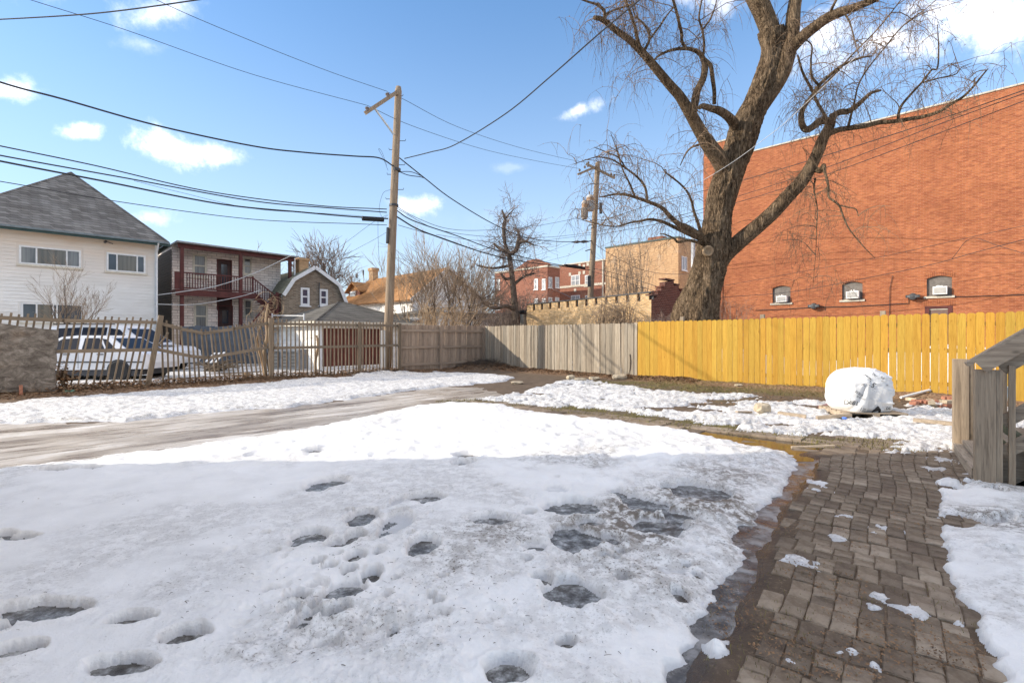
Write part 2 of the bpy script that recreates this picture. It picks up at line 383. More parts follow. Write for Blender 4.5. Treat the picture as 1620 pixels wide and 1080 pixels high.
M['dirt_snow'] = flat('old_snow', (.80, .79, .78), .6, .12, 4)
M['pvc'] = flat('white_pvc', (.78, .78, .76), .4, .05)
M['bin'] = flat('pale_plastic_bin', (.42, .52, .54), .5, .12)
M['stone_pale'] = flat('pale_stone', (.46, .38, .27), .85, .35, 14, bump=.5)
M['clay'] = flat('clay_brick', (.38, .17, .11), .9, .35, 14, bump=.5)
M['plum'] = flat('plum_glass', (.16, .03, .05), .3, .4)
M['blue_cap'] = flat('blue_plastic', (.10, .22, .70), .4, .1)
def plymat():
    t = NT('weathered_plywood', .9, .15); n = t.noise(1.0, 9, .8, t.map((4.0, 4.0, 7.0)), .6); n2 = t.noise(.9, 4, .6)
    c = t.ramp(n, [(.38, (.075, .062, .052)), (.5, (.155, .132, .11)), (.62, (.27, .235, .20))])
    c = t.mix(t.math('MULTIPLY', t.ramp(n2, [(.55, (0, 0, 0)), (.75, (1, 1, 1))]), .5), c, (.30, .18, .10))
    t.col(c); t.bump(n, .2, .006); return t.m
M['ply'] = plymat()
def barkmat(name, c1, c2, c3, s=1.0):
    t = NT(name, .95, .1); v = t.map((9 * s, 9 * s, 2.2 * s)); n = t.noise(1.0, 8, .7, v, 1.0); n2 = t.noise(2.2 * s, 4, .6)
    rn = t.noise(1.0, 5, .6, t.map((13 * s, 13 * s, 1.5 * s)), .8); rdg = t.math('MULTIPLY', t.math('ABSOLUTE', t.math('SUBTRACT', rn, .5)), 5.0, clamp=True)
    rn2 = t.noise(1.0, 3, .6, t.map((26 * s, 26 * s, 4.5 * s)), .5); rdg2 = t.math('MULTIPLY', t.math('ABSOLUTE', t.math('SUBTRACT', rn2, .5)), 6.0, clamp=True)
    h = t.math('ADD', t.math('MULTIPLY', rdg, .65), t.math('MULTIPLY', rdg2, .35))
    c = t.ramp(h, [(.08, c1), (.40, c2), (.95, c3)]); c = t.mix(t.math('MULTIPLY', t.ramp(n2, [(.45, (0, 0, 0)), (.7, (1, 1, 1))]), .35), c, c3)
    t.col(c); t.bump(h, 1.0, .06 / s); return t.m
M['bark'] = barkmat('willow_bark', (.035, .023, .014), (.22, .15, .09), (.44, .32, .205))
M['twig'] = flat('willow_twigs', (.19, .125, .075), .8, .3, 3, bump=0)
M['bark_dark'] = barkmat('dark_bark', (.07, .055, .042), (.19, .145, .11), (.30, .235, .18), 2)
M['twig_dark'] = flat('dark_twigs', (.20, .15, .12), .85, .3, 3, bump=0)
M['twig_tan'] = flat('tan_twigs', (.36, .25, .15), .85, .35, 2, bump=0)
M['twig_grey'] = flat('grey_twigs', (.27, .195, .13), .85, .3, 2, bump=0)
M['leaf'] = flat('dead_leaves', (.22, .13, .07), .85, .6, 5, bump=0)
M['grass'] = flat('winter_grass', (.17, .145, .05), .85, .5, 2, bump=0)

def catmull(pts, n=6):
    """pts: list of tuples (any length) -> smooth list"""
    P = [np.array(p, float) for p in pts]
    if len(P) < 3: return [tuple(P[0] + (P[-1] - P[0]) * i / n) for i in range(n + 1)]
    out = []
    for i in range(len(P) - 1):
        p0 = P[i - 1] if i else 2 * P[0] - P[1]; p1, p2 = P[i], P[i + 1]; p3 = P[i + 2] if i + 2 < len(P) else 2 * P[-1] - P[-2]
        for k in range(n):
            t = k / n
            out.append(tuple(.5 * ((2 * p1) + (-p0 + p2) * t + (2 * p0 - 5 * p1 + 4 * p2 - p3) * t * t + (-p0 + 3 * p1 - 3 * p2 + p3) * t ** 3)))
    out.append(tuple(P[-1])); return out

# ================================================================== GROUND, SNOW, ICE, PAVERS
def hsh(ix, iy, seed):
    h = (ix.astype(np.int64) * 374761393 + iy.astype(np.int64) * 668265263 + seed * 974711) & 0x7fffffff
    h = ((h ^ (h >> 13)) * 1274126177) & 0x7fffffff
    return ((h ^ (h >> 16)) & 0xffff) / 65535.0
def vnoise(x, y, seed=0):
    ix, iy = np.floor(x), np.floor(y); fx, fy = x - ix, y - iy
    fx = fx * fx * fx * (fx * (fx * 6 - 15) + 10); fy = fy * fy * fy * (fy * (fy * 6 - 15) + 10)
    a, b = hsh(ix, iy, seed), hsh(ix + 1, iy, seed); c, d = hsh(ix, iy + 1, seed), hsh(ix + 1, iy + 1, seed)
    return (a + (b - a) * fx) * (1 - fy) + (c + (d - c) * fx) * fy
def fbm(x, y, seed=0, oct=4, gain=.5):
    s = 0; a = 1; t = 0
    for o in range(oct):
        ca, sa = math.cos(o * 1.1 + seed), math.sin(o * 1.1 + seed)
        s = s + a * vnoise((x * ca - y * sa) * 2 ** o + 17.3 * o, (x * sa + y * ca) * 2 ** o - 9.1 * o, seed + o * 7); t += a; a *= gain
    return s / t            # 0..1
def sstep(a, b, x):
    t = np.clip((x - a) / (b - a), 0, 1); return t * t * (3 - 2 * t)
def sdist(P, x, y):
    """signed distance to a polygon, positive inside"""
    P = np.array(P, float); Q = np.roll(P, -1, 0); d = np.full(x.shape, 1e9); ins = np.zeros(x.shape, bool)
    for (ax, ay), (bx, by) in zip(P, Q):
        ex, ey = bx - ax, by - ay; wx, wy = x - ax, y - ay
        t = np.clip((wx * ex + wy * ey) / (ex * ex + ey * ey + 1e-12), 0, 1)
        d = np.minimum(d, (wx - ex * t) ** 2 + (wy - ey * t) ** 2)
        c = ((ay > y) != (by > y)) & (x < (bx - ax) * (y - ay) / (by - ay + 1e-12) + ax); ins ^= c
    d = np.sqrt(d); return np.where(ins, d, -d)
def gp(lst): return [G(px, py) for px, py in lst]

MAIN = gp([(-140, 765), (0, 744), (120, 730), (250, 713), (430, 688), (520, 672), (600, 655), (660, 642), (720, 637), (790, 640), (830, 650), (880, 657), (960, 664),
    (1080, 681), (1180, 699), (1255, 714), (1262, 732), (1251, 750), (1240, 770), (1223, 785), (1206, 805), (1196, 824), (1172, 832), (1168, 842), (1181, 869), (1170, 893),
    (1146, 925), (1132, 945), (1130, 967), (1107, 985), (1110, 1006), (1089, 1041), (1059, 1056), (1050, 1085), (1030, 1140), (980, 1260), (900, 1500), (-900, 1500), (-2500, 1300), (-2500, 950)])
LUMP = gp([(1112, 1010), (1125, 1004), (1150, 1008), (1153, 1022), (1140, 1040), (1120, 1040)])
STRIP = gp([(-420, 672), (-200, 652), (0, 640), (120, 630), (250, 620), (430, 606), (560, 596), (630, 591), (700, 589), (770, 593), (812, 598), (800, 603), (720, 610),
    (640, 620), (560, 631), (430, 646), (300, 654), (200, 667), (100, 668), (0, 670), (-300, 700), (-600, 740)])
MID = gp([(768, 633), (830, 622), (890, 604), (930, 603), (1000, 613), (1060, 622), (1180, 626), (1290, 634), (1330, 645), (1420, 643), (1510, 640), (1700, 655), (1900, 700),
    (1700, 760), (1500, 738), (1440, 716), (1400, 703), (1330, 700), (1250, 692), (1150, 674), (1050, 656), (950, 646), (850, 641)])
RIGHT = gp([(1478, 762), (1500, 754), (1560, 762), (1640, 776), (1900, 800), (3000, 900), (3000, 1400), (1640, 1400), (1580, 1150), (1573, 1080), (1571, 1038), (1548, 999),
    (1540, 971), (1515, 946), (1500, 922), (1492, 893), (1498, 870), (1490, 848), (1482, 816), (1484, 784)])
DRIVE = gp([(-900, 850), (-400, 800), (0, 752), (250, 722), (430, 697), (600, 664), (700, 646), (770, 632), (800, 622), (760, 612), (700, 610), (640, 618), (560, 628), (430, 644),
    (300, 652), (200, 664), (0, 668), (-400, 690), (-900, 745)])
CHAN = gp([(1240, 708), (1300, 722), (1296, 745), (1268, 775), (1240, 810), (1222, 850), (1200, 900), (1180, 950), (1150, 1000), (1120, 1040), (1105, 1100), (1060, 1250), (960, 1250),
    (1000, 1100), (1050, 1030), (1080, 980), (1110, 930), (1140, 880), (1140, 830), (1180, 800), (1220, 770), (1235, 740)])
PUD = gp([(1095, 677), (1140, 682), (1200, 688), (1262, 697), (1300, 704), (1296, 712), (1250, 716), (1180, 708), (1120, 694), (1090, 684)])
GRASSB = gp([(700, 636), (800, 630), (900, 640), (1000, 648), (1100, 660), (1200, 676), (1330, 696), (1440, 700), (1440, 712), (1300, 706), (1200, 692), (1080, 674), (960, 658), (860, 648), (780, 640)])
GRASSC = gp([(900, 606), (1010, 600), (1130, 603), (1300, 612), (1300, 628), (1180, 622), (1060, 618), (960, 612)])
# fence plan lines
CO = Vector((-1.16, 21.3, 0))
FR = Frame(CO.x, CO.y, 'R')                      # grey and yellow fences: u grows to the right
FL = Frame(CO.x, CO.y, 'L')                      # left fences: u is negative towards the camera
holes = []   # px,py,w,h px, depth factor, roughness
for (px, py, w, h, dp) in [(739, 726, 40, 11, .9), (733, 738, 40, 9, 1), (676, 793, 52, 13, .8), (628, 800, 18, 15, .6), (626, 833, 46, 34, .6), (670, 870, 52, 34, 1), (774, 828, 64, 19, .9),
        (913, 809, 80, 26, 1), (911, 855, 70, 36, 1.1), (965, 860, 40, 18, .8), (1000, 795, 40, 14, .9), (1070, 820, 50, 18, .9), (880, 780, 40, 12, .5), (840, 870, 34, 16, .5), (935, 832, 44, 15, .9), (1036, 837, 84, 30, 1.1), (1025, 808, 76, 24, .9), (1111, 783, 90, 30, 1.1), (904, 948, 86, 46, 1.2), (800, 1074, 80, 52, 1.2),
        (978, 786, 26, 9, .8), (85, 748, 54, 9, .8), (143, 744, 28, 7, .7), (237, 745, 104, 15, .35), (400, 746, 58, 14, .45), (515, 771, 66, 20, .8), (322, 800, 36, 18, .3), (290, 762, 50, 14, .2),
        (572, 828, 46, 26, 1), (489, 858, 56, 26, .9), (540, 868, 46, 18, .8), (560, 858, 30, 18, .9), (563, 889, 32, 20, 1), (552, 911, 24, 14, .8), (587, 918, 30, 17, 1), (468, 955, 34, 20, 1), (544, 945, 50, 36, 1), (610, 850, 22, 14, .8), (520, 905, 24, 12, .6), (500, 935, 36, 14, .5), (600, 880, 26, 14, .5),
        (533, 982, 42, 24, 1), (455, 978, 34, 18, .6), (490, 985, 36, 18, .7), (700, 985, 24, 12, .5), (430, 940, 26, 14, .5), (600, 1010, 40, 18, .45), (520, 1030, 44, 20, .5), (380, 1000, 30, 14, .4), (26, 857, 58, 12, .8), (2, 850, 40, 9, .7), (74, 975, 116, 36, 1.1), (205, 992, 60, 20, .9), (296, 1020, 74, 32, 1.1), (22, 1043, 62, 30, 1.1), (192, 1067, 100, 34, 1.1),
        (0, 1005, 30, 16, .9), (500, 715, 36, 8, .6), (640, 700, 24, 6, .4), (880, 738, 30, 7, .3), (430, 712, 30, 6, .3), (560, 752, 40, 8, .3), (1080, 740, 60, 9, .35), (600, 770, 36, 9, .25), (1155, 1000, 1, 1, 0),
        (470, 830, 44, 12, .22), (560, 800, 34, 10, .25), (1000, 880, 60, 16, .3), (720, 910, 70, 22, .18), (840, 900, 50, 18, .22), (1060, 900, 60, 20, .25)]:
    Y = F * H / (py - HY); x = (px - CX) / F * Y
    Yn = F * H / (py + h / 2 - HY); Yf = F * H / (py - h / 2 - HY)
    if dp > 0: holes.append((x, Y, w / F * Y / 2, (Yf - Yn) / 2, dp))
rs = random.Random(3)
for k in range(95):           # smaller prints and melt dimples over the sunlit upper part
    px, py = rs.uniform(380, 1230), rs.uniform(655, 735)
    Y = F * H / (py - HY); holes.append(((px - CX) / F * Y, Y, rs.uniform(.04, .11), rs.uniform(.05, .13), rs.uniform(.12, .4)))

for k in range(60):          # paw-sized prints wandering over the near snow
    px, py = rs.gauss(570, 95), rs.gauss(885, 75)
    if py < 770: continue
    Y = F * H / (py - HY); holes.append(((px - CX) / F * Y, Y, rs.uniform(.018, .042), rs.uniform(.02, .05), rs.choice((.3, .44, .44, .6))))
for k in range(60):
    px, py = rs.gauss(960, 120), rs.gauss(850, 70)
    Y = F * H / (py - HY); holes.append(((px - CX) / F * Y, Y, rs.uniform(.02, .06), rs.uniform(.02, .06), rs.choice((.3, .4, .7))))
def ground_z(x, y):
    z = .022 * (fbm(x / 1.6, y / 1.6, 1, 3) - .5) + .012 * (fbm(x * 5, y * 5, 2, 4) - .5)
    z = z - .030 * sstep(-.12, .12, sdist(CHAN, x, y) + .12 * (fbm(x * 4, y * 4, 5, 3) - .5))
    z = z - .042 * sstep(-.08, .12, sdist(PUD, x, y))
    # rubbish banked against the fences
    for fr in (FR, FL):
        d = (x - CO.x) * fr.ey.x + (y - CO.y) * fr.ey.y
        z = z + .11 * np.exp(-(d / .42) ** 2) * (.4 + 1.1 * fbm(x * 1.3, y * 1.3, 9, 3))
    dc = np.sqrt((x - CO.x) ** 2 + (y - CO.y + .9) ** 2); z = z + .20 * np.exp(-(dc / .9) ** 2) * (.6 + .9 * fbm(x * 2.4, y * 2.4, 8, 4))
    return z
def snow_t(x, y):
    e = (fbm(x * 3.2, y * 3.2, 11, 5, .6) - .5)
    e2 = (fbm(x * 11, y * 11, 12, 3) - .5)
    bump = fbm(x * 2.0, y * 2.0, 13, 4, .55) - .5; bumpf = fbm(x * 7.5, y * 7.5, 14, 3) - .5
    sunny = sstep(4.6, 5.8, y)
    sd = sdist(MAIN, x, y) + .18 * e + .10 * e2
    th = .040 + .020 * bump + (.006 + .022 * sunny + .012 * sstep(-.8, .6, x)) * bumpf * 1.6
    edge = sstep(-.005, .045, sd) * .62 + sstep(.03, .30, sd) * .38
    rough = sstep(-.5, .6, x + .5 * (fbm(x * .8, y * .8, 18, 3) - .5)) * sstep(6.4, 4.4, y) * (.45 + .55 * sstep(.4, .6, fbm(x * 1.4, y * 1.4, 19, 3)))                          # trampled right-hand part
    th = th + (rough * .036 * (fbm(x * 5, y * 5, 15, 5, .66) - .5) * 2 + .006 * (fbm(x * 26, y * 26, 17, 3) - .5) * (.4 + rough))
    rp = np.exp(-(((x + .55) / .75) ** 2 + ((y - 2.2) / .55) ** 2)) + .8 * np.exp(-(((x + 1.1) / .6) ** 2 + ((y - 2.7) / .5) ** 2))
    th = th + rp * .032 * (fbm(x * 9, y * 9, 16, 4, .65) - .5) * 2          # churned lumps by the footprints
    t = th * edge - .02 * (1 - sstep(-.03, .0, sd))
    wob = fbm(x * 9, y * 9, 21, 4, .6) - .5; wob2 = fbm(x * 3.3, y * 3.3, 24, 2) - .5
    for (hx, hy, rx, ry, dp) in holes:
        m = (np.abs(x - hx) < rx * 2.4) & (np.abs(y - hy) < ry * 2.4)
        if not m.any(): continue
        xm, ym = x[m], y[m]
        q = np.sqrt(((xm - hx) / rx) ** 2 + ((ym - hy) / ry) ** 2) + .55 * wob[m] + .6 * wob2[m] - .05
        # far side slopes gently, near side is steep
        slope = np.where(ym > hy, 1.35, 1.12)
        k = 1 - sstep(.84, slope, q)
        t[m] = t[m] - np.minimum(dp, 1.0) * (t[m] + .028) * k if dp > .45 else t[m] - dp * t[m] * k
        if dp > .5: t[m] += .007 * np.exp(-((q - 1.3) / .18) ** 2)
    # lump on the wet edge
    t = np.maximum(t, .040 * sstep(-.02, .06, sdist(LUMP, x, y) + .09 * e2 + .06 * e) * (.6 + 1.2 * (e2 + .3)) - .006)
    # strip along the left fence
    sd = sdist(STRIP, x, y) + .8 * (fbm(x * 1.4, y * 1.4, 31, 4) - .5)
    t = np.maximum(t, (.055 + .05 * bumpf + .03 * bump) * sstep(-.02, .12, sd) - .006)
    # broken snow in the middle ground
    sd = sdist(MID, x, y)
    va = x * AX.x + y * AX.y; vb = x * BX.x + y * BX.y
    pat = fbm(x * .85, y * 1.5, 41, 6, .72) + .10 * sstep(0, 1.2, sd) + .5 * np.clip(sd, -.8, 0)
    t = np.maximum(t, (.045 + .13 * (fbm(x * 4.5, y * 4.5, 42, 4, .6) - .42)) * sstep(.50, .57, pat) * sstep(-.5, .1, sd) - .008)
    # right-hand bank
    sd = sdist(RIGHT, x, y) + .10 * e + .04 * e2
    tb = (.07 + .035 * bump + .02 * bumpf + .03 * np.clip(sd, 0, 1)) * (sstep(0, .05, sd) * .6 + sstep(.04, .35, sd) * .4)
    pit = sstep(.53, .62, fbm(x * 3.2, y * 3.2, 52, 4)) * sstep(2.7, 3.4, y)
    t = np.maximum(t, tb * (1 - .85 * pit) - .008)
    # scraps of snow on the pavers
    for (px, py, w, h) in [(1300, 768, 26, 20), (1293, 775, 16, 12), (1262, 888, 56, 16), (1290, 900, 22, 8), (1322, 852, 30, 9), (1333, 816, 22, 6), (1384, 846, 28, 12), (1410, 838, 46, 18), (1425, 846, 18, 8),
            (1390, 945, 36, 16), (1386, 963, 22, 10), (1435, 965, 46, 22), (1292, 893, 14, 8), (1248, 1049, 16, 14), (1388, 832, 10, 5), (1440, 690, 60, 16), (1470, 705, 50, 20), (1490, 728, 40, 14), (1385, 1055, 14, 12),
            (1472, 742, 44, 8), (1215, 706, 10, 3), (1348, 1032, 20, 8), (1516, 985, 16, 8), (1328, 1034, 26, 7)]:
        Y = F * H / (py - HY); hx = (px - CX) / F * Y; rx = w / F * Y / 2; ry = max(.02, (F * H / (py - h / 2 - HY) - F * H / (py + h / 2 - HY)) / 2)
        m = (np.abs(x - hx) < rx * 2) & (np.abs(y - Y) < ry * 2)
        if m.any():
            q = np.sqrt(((x[m] - hx) / rx) ** 2 + ((y[m] - Y) / ry) ** 2) + 2.3 * wob[m] + 1.3 * (fbm(x[m] * 22, y[m] * 22, 25, 3) - .5)
            t[m] = np.maximum(t[m], .017 * (1 - sstep(.1, 1.1, q)) - .004)
    # yard beyond the fences and outside the frame: patchy cover
    beyond = np.maximum((x - CO.x) * FR.ey.x + (y - CO.y) * FR.ey.y, (x - CO.x) * FL.ey.x + (y - CO.y) * FL.ey.y)
    pat = fbm(vb * .35, va * .9, 61, 4, .6)
    t = np.maximum(t, (.05 + .03 * bumpf) * sstep(.44, .52, pat) * sstep(.35, .8, beyond) - .01)
    return t

ys = []; yy = 1.02
while yy < 46: ys.append(yy); yy += max(.0062, .0034 * yy ** 1.32)
ks = np.linspace(-1.62, 1.62, 880)
YY = np.array(ys)[:, None] * np.ones((1, len(ks))); XX = YY * ks[None, :]
gx, gy = XX.ravel(), YY.ravel()
GZ = ground_z(gx, gy); ST = snow_t(gx, gy)
nr, nc = XX.shape
print('grid', nr, nc)

def grid_mesh(name, z, keep, attrs, step=1):
    """mesh over the fan grid, only the quads where keep is true"""
    idx = np.arange(nr * nc).reshape(nr, nc)[::step, ::step]
    a = idx[:-1, :-1].ravel(); b = idx[:-1, 1:].ravel(); c = idx[1:, 1:].ravel(); d = idx[1:, :-1].ravel()
    k = keep[a] | keep[b] | keep[c] | keep[d]; q = np.stack([a[k], b[k], c[k], d[k]], 1)
    used, inv = np.unique(q.ravel(), return_inverse=True)
    me = bpy.data.meshes.new(name); me.vertices.add(len(used)); me.loops.add(len(inv)); me.polygons.add(len(q))
    co = np.stack([gx[used], gy[used], z[used]], 1).astype(np.float32)
    me.vertices.foreach_set('co', co.ravel()); me.loops.foreach_set('vertex_index', inv.astype(np.int32))
    me.polygons.foreach_set('loop_start', np.arange(0, len(q) * 4, 4, dtype=np.int32)); me.polygons.foreach_set('loop_total', np.full(len(q), 4, np.int32))
    me.polygons.foreach_set('use_smooth', np.ones(len(q), bool)); me.update(); me.validate()
    for an, av in attrs.items():
        at = me.attributes.new(an, 'FLOAT', 'POINT'); at.data.foreach_set('value', av[used].astype(np.float32))
    return me
# ground attributes
sdM = sdist(MAIN, gx, gy); sdC = sdist(CHAN, gx, gy); sdP = sdist(PUD, gx, gy); sdD = sdist(DRIVE, gx, gy)
icy = sstep(.0, .25, sdM)
wet = np.clip(sstep(-.1, .1, sdC + .1 * (fbm(gx * 4, gy * 4, 5, 3) - .5)) + sstep(-.1, .1, sdP) + .8 * sstep(-.3, .0, sdM) * (1 - icy), 0, 1)
dfl = np.maximum((gx - CO.x) * FR.ey.x + (gy - CO.y) * FR.ey.y, (gx - CO.x) * FL.ey.x + (gy - CO.y) * FL.ey.y)
grass = np.clip(sstep(-.15, .15, sdist(GRASSB, gx, gy)) + sstep(-.2, .2, sdist(GRASSC, gx, gy)) + .6 * sstep(.45, .6, fbm(gx * .9, gy * .9, 71, 3)) * sstep(-.5, .3, sdist(MID, gx, gy)), 0, 1)
grass = grass * (.35 + .65 * sstep(.35, .6, fbm(gx * 2.2, gy * 2.2, 72, 3)))
litter = np.exp(-((dfl + .25) / .6) ** 2) * (dfl < .4)
def groundmat():
    t = NT('bare_ground', .95, .3); n = t.noise(3.0, 8, .7); nf = t.noise(38, 5, .7); nm = t.noise(11, 6, .7)
    c = t.ramp(n, [(.3, (.070, .047, .030)), (.55, (.12, .084, .055)), (.75, (.21, .155, .105))])
    c = t.mix(t.ramp(nf, [(.55, (0, 0, 0)), (.72, (1, 1, 1))]), c, (.26, .19, .12))
    g = t.ramp(nf, [(.3, (.075, .065, .025)), (.7, (.20, .17, .075))])
    c = t.mix(t.math('MULTIPLY', t.attr('grass'), t.ramp(nm, [(.3, (0, 0, 0)), (.55, (1, 1, 1))])), c, g)
    lf = t.ramp(t.voro(26, out='Color'), [(.1, (.10, .05, .03)), (.5, (.28, .16, .09)), (.9, (.42, .30, .19))])
    c = t.mix(t.math('MULTIPLY', t.attr('litter'), .7), c, lf)
    ice = t.ramp(nm, [(.36, (.035, .027, .02)), (.46, (.10, .093, .085)), (.55, (.21, .21, .205)), (.66, (.46, .46, .455))])
    c = t.mix(t.attr('icy'), c, ice)
    w = t.attr('wet'); c = t.mix(t.math('MULTIPLY', w, .8), c, t.mix(1.0, c, (.42, .38, .36), 'MULTIPLY'))
    t.col(c)
    t.rough(t.math('SUBTRACT', .95, t.math('MULTIPLY', t.math('MAXIMUM', w, t.attr('icy')), .72)))
    t.bump(t.math('ADD', nf, nm), .5, .012); return t.m
M['ground'] = groundmat()
gm = grid_mesh('ground', GZ, np.ones(nr * nc, bool), {'wet': wet, 'grass': grass, 'litter': litter, 'icy': icy}, step=2)
go = obj('ground', gm, M['ground'], kind='structure')
# far sheet, just under the detailed ground
def farmat():
    t = NT('far_ground', .9, .2); n = t.noise(.25, 8, .65, t.map((1, 1, 1)))
    t.col(t.ramp(n, [(.40, (.17, .125, .085)), (.5, (.30, .26, .22)), (.54, (.78, .77, .76))])); t.bump(t.noise(6, 6, .7), .6, .03); return t.m
fm = MB(); fm.quad((-260, -120, -.09), (260, -120, -.09), (260, 420, -.09), (-260, 420, -.09))
obj('terrain', fm, farmat(), kind='structure')
bk = MB(); bk.quad((-12, -12, -.03), (12, -12, -.03), (12, 1.06, -.03), (-12, 1.06, -.03))   # the yard goes on under and behind the viewer
def snowmat():
    t = NT('snow', .55, .35); n = t.noise(2.5, 6, .6); nf = t.noise(60, 4, .7); nm = t.noise(14, 5, .65)
    c = t.ramp(n, [(.35, (.78, .765, .74)), (.65, (.87, .855, .83))])
    d = t.attr('dirt')
    speck = t.ramp(nf, [(.56, (0, 0, 0)), (.62, (1, 1, 1))])
    dm = t.math('MULTIPLY', t.math('MULTIPLY', d, 1.5), t.math('ADD', t.math('MULTIPLY', t.ramp(nm, [(.42, (0, 0, 0)), (.56, (1, 1, 1))]), .70), t.math('ADD', .12, t.math('MULTIPLY', speck, 1.0))), clamp=True)
    c = t.mix(dm, c, (.17, .14, .11))
    thin = t.attr('thin'); c = t.mix(t.math('MULTIPLY', thin, .75), c, (.50, .50, .51))
    t.col(c); t.rough(t.math('SUBTRACT', .6, t.math('MULTIPLY', thin, .25)))
    t.b.inputs['Subsurface Weight'].default_value = 0.0
    t.bump(t.math('ADD', nm, t.math('MULTIPLY', nf, .8)), .7, .012); return t.m
M['snow'] = snowmat()
obj('yard_snow', bk, M['snow'], kind='structure')
dirt = .20 * sstep(.42, .66, fbm(gx * 1.2, gy * 1.2, 81, 4)) + .22 * sstep(-.6, .6, gx) * sstep(.38, .62, fbm(gx * 2.3, gy * 2.3, 82, 4)) * (gy < 6)
for (px, py, w, h, a) in [(1010, 830, 200, 110, 1.0), (1100, 790, 220, 70, .9), (960, 850, 240, 90, .7), (780, 850, 240, 90, .55), (720, 890, 180, 90, .4), (560, 1000, 420, 130, .30), (420, 1040, 260, 90, .3), (1190, 820, 90, 60, .8),
        (1150, 760, 200, 60, .6), (1080, 900, 150, 120, .35), (860, 1000, 300, 100, .18), (1050, 810, 120, 60, 1.0), (640, 1040, 200, 60, .25), (1200, 735, 140, 40, .4), (1560, 830, 140, 90, .6), (1600, 780, 120, 40, .5)]:
    Y = F * H / (py - HY); hx = (px - CX) / F * Y; rx = w / F * Y / 2; ry = (F * H / (py - h / 2 - HY) - F * H / (py + h / 2 - HY)) / 2
    q = np.sqrt(((gx - hx) / rx) ** 2 + ((gy - Y) / ry) ** 2); dirt = np.maximum(dirt, a * (1 - sstep(.25, 1.15, q + .7 * (fbm(gx * 3.1, gy * 3.1, 83, 4) - .5))))
dirt = np.maximum(dirt, .38 * sstep(-.05, .35, -sdM) * (gy > 5))
dirt = np.maximum(dirt, .5 * sstep(.3, .0, np.abs(sdD)) * (gy > 5) * (sdM < .2))
thin = 1 - sstep(.003, .020, ST)
keep = ST > 0.0
sm = grid_mesh('snow', GZ + ST + .004, keep, {'dirt': dirt, 'thin': thin})
obj('snow', sm, M['snow'], kind='structure')
print('snow quads', len(sm.polygons))

# icy driveway
def icemat():
    t = NT('driveway_ice', .3, .5)
    a = math.atan2(BX.y, BX.x)
    mp = t.map((1, 1, 1), (0, 0, -a)); st = t.noise(1.0, 7, .68, t.map((.40, 1.6, 1), (0, 0, 0), mp), .9)
    s2 = t.noise(1.0, 7, .7, t.map((1.1, 5.0, 1), (0, 0, 0), mp), .8); nf = t.noise(30, 5, .7)
    h = t.math('ADD', t.math('MULTIPLY', st, .65), t.math('MULTIPLY', s2, .35))
    c = t.ramp(h, [(.36, (.12, .09, .065)), (.43, (.25, .195, .145)), (.50, (.43, .37, .30)), (.56, (.56, .50, .43)), (.64, (.80, .77, .73))])
    c = t.mix(t.math('MULTIPLY', t.ramp(nf, [(.5, (0, 0, 0)), (.72, (1, 1, 1))]), .35), c, (.20, .155, .115))
    t.col(c); t.rough(t.ramp(s2, [(.3, (.16, .16, .16)), (.7, (.5, .5, .5))])); t.bump(t.math('ADD', h, t.math('MULTIPLY', nf, .25)), .35, .02); return t.m
di = sdD + .9 * (fbm(gx * 1.5, gy * 1.5, 91, 5, .62) - .5)
dz = GZ * .75 + .013 * sstep(-.05, .25, di) - .008 + .006 * (fbm(gx * 2, gy * 2, 92, 3) - .5)
dm_ = grid_mesh('driveway', dz, (di > -.02) & (gy > 4.2), {'thin': thin}, step=2)
obj('driveway', dm_, icemat(), kind='structure')

# melt water lying in the low places
def watermat():
    t = NT('melt_water', .05, .45); n = t.noise(4, 5, .6)
    t.col(t.ramp(n, [(.35, (.035, .026, .02)), (.65, (.085, .062, .045))])); t.rough(t.ramp(n, [(.4, (.04, .04, .04)), (.7, (.16, .16, .16))]))
    t.bump(t.noise(6.0, 3, .5), .06, .01); return t.m
M['water'] = watermat()
def wetice():
    t = NT('wet_ice', .2, .5); n = t.noise(3.2, 7, .68); n2 = t.noise(14, 5, .65)
    t.col(t.ramp(t.math('ADD', t.math('MULTIPLY', n, .7), t.math('MULTIPLY', n2, .3)), [(.40, (.05, .042, .036)), (.50, (.11, .10, .09)), (.60, (.30, .29, .28))]))
    t.rough(t.ramp(n, [(.42, (.10, .10, .10)), (.58, (.42, .42, .42))])); t.bump(t.math('ADD', n2, n), .5, .012); return t.m
M['wet_ice'] = wetice()
for nm_, P_, zz, ext in (('puddle', PUD, -.0185, .4), ('meltwater', CHAN, -.021, .3)):
    sdw = sdP if P_ is PUD else sdC
    wm = grid_mesh(nm_, np.full_like(GZ, zz), (sdw > -ext * .6) & (gy < 9), {}, step=4)
    obj(nm_, wm, M['water'] if nm_ == 'puddle' else M['wet_ice'], kind='structure')

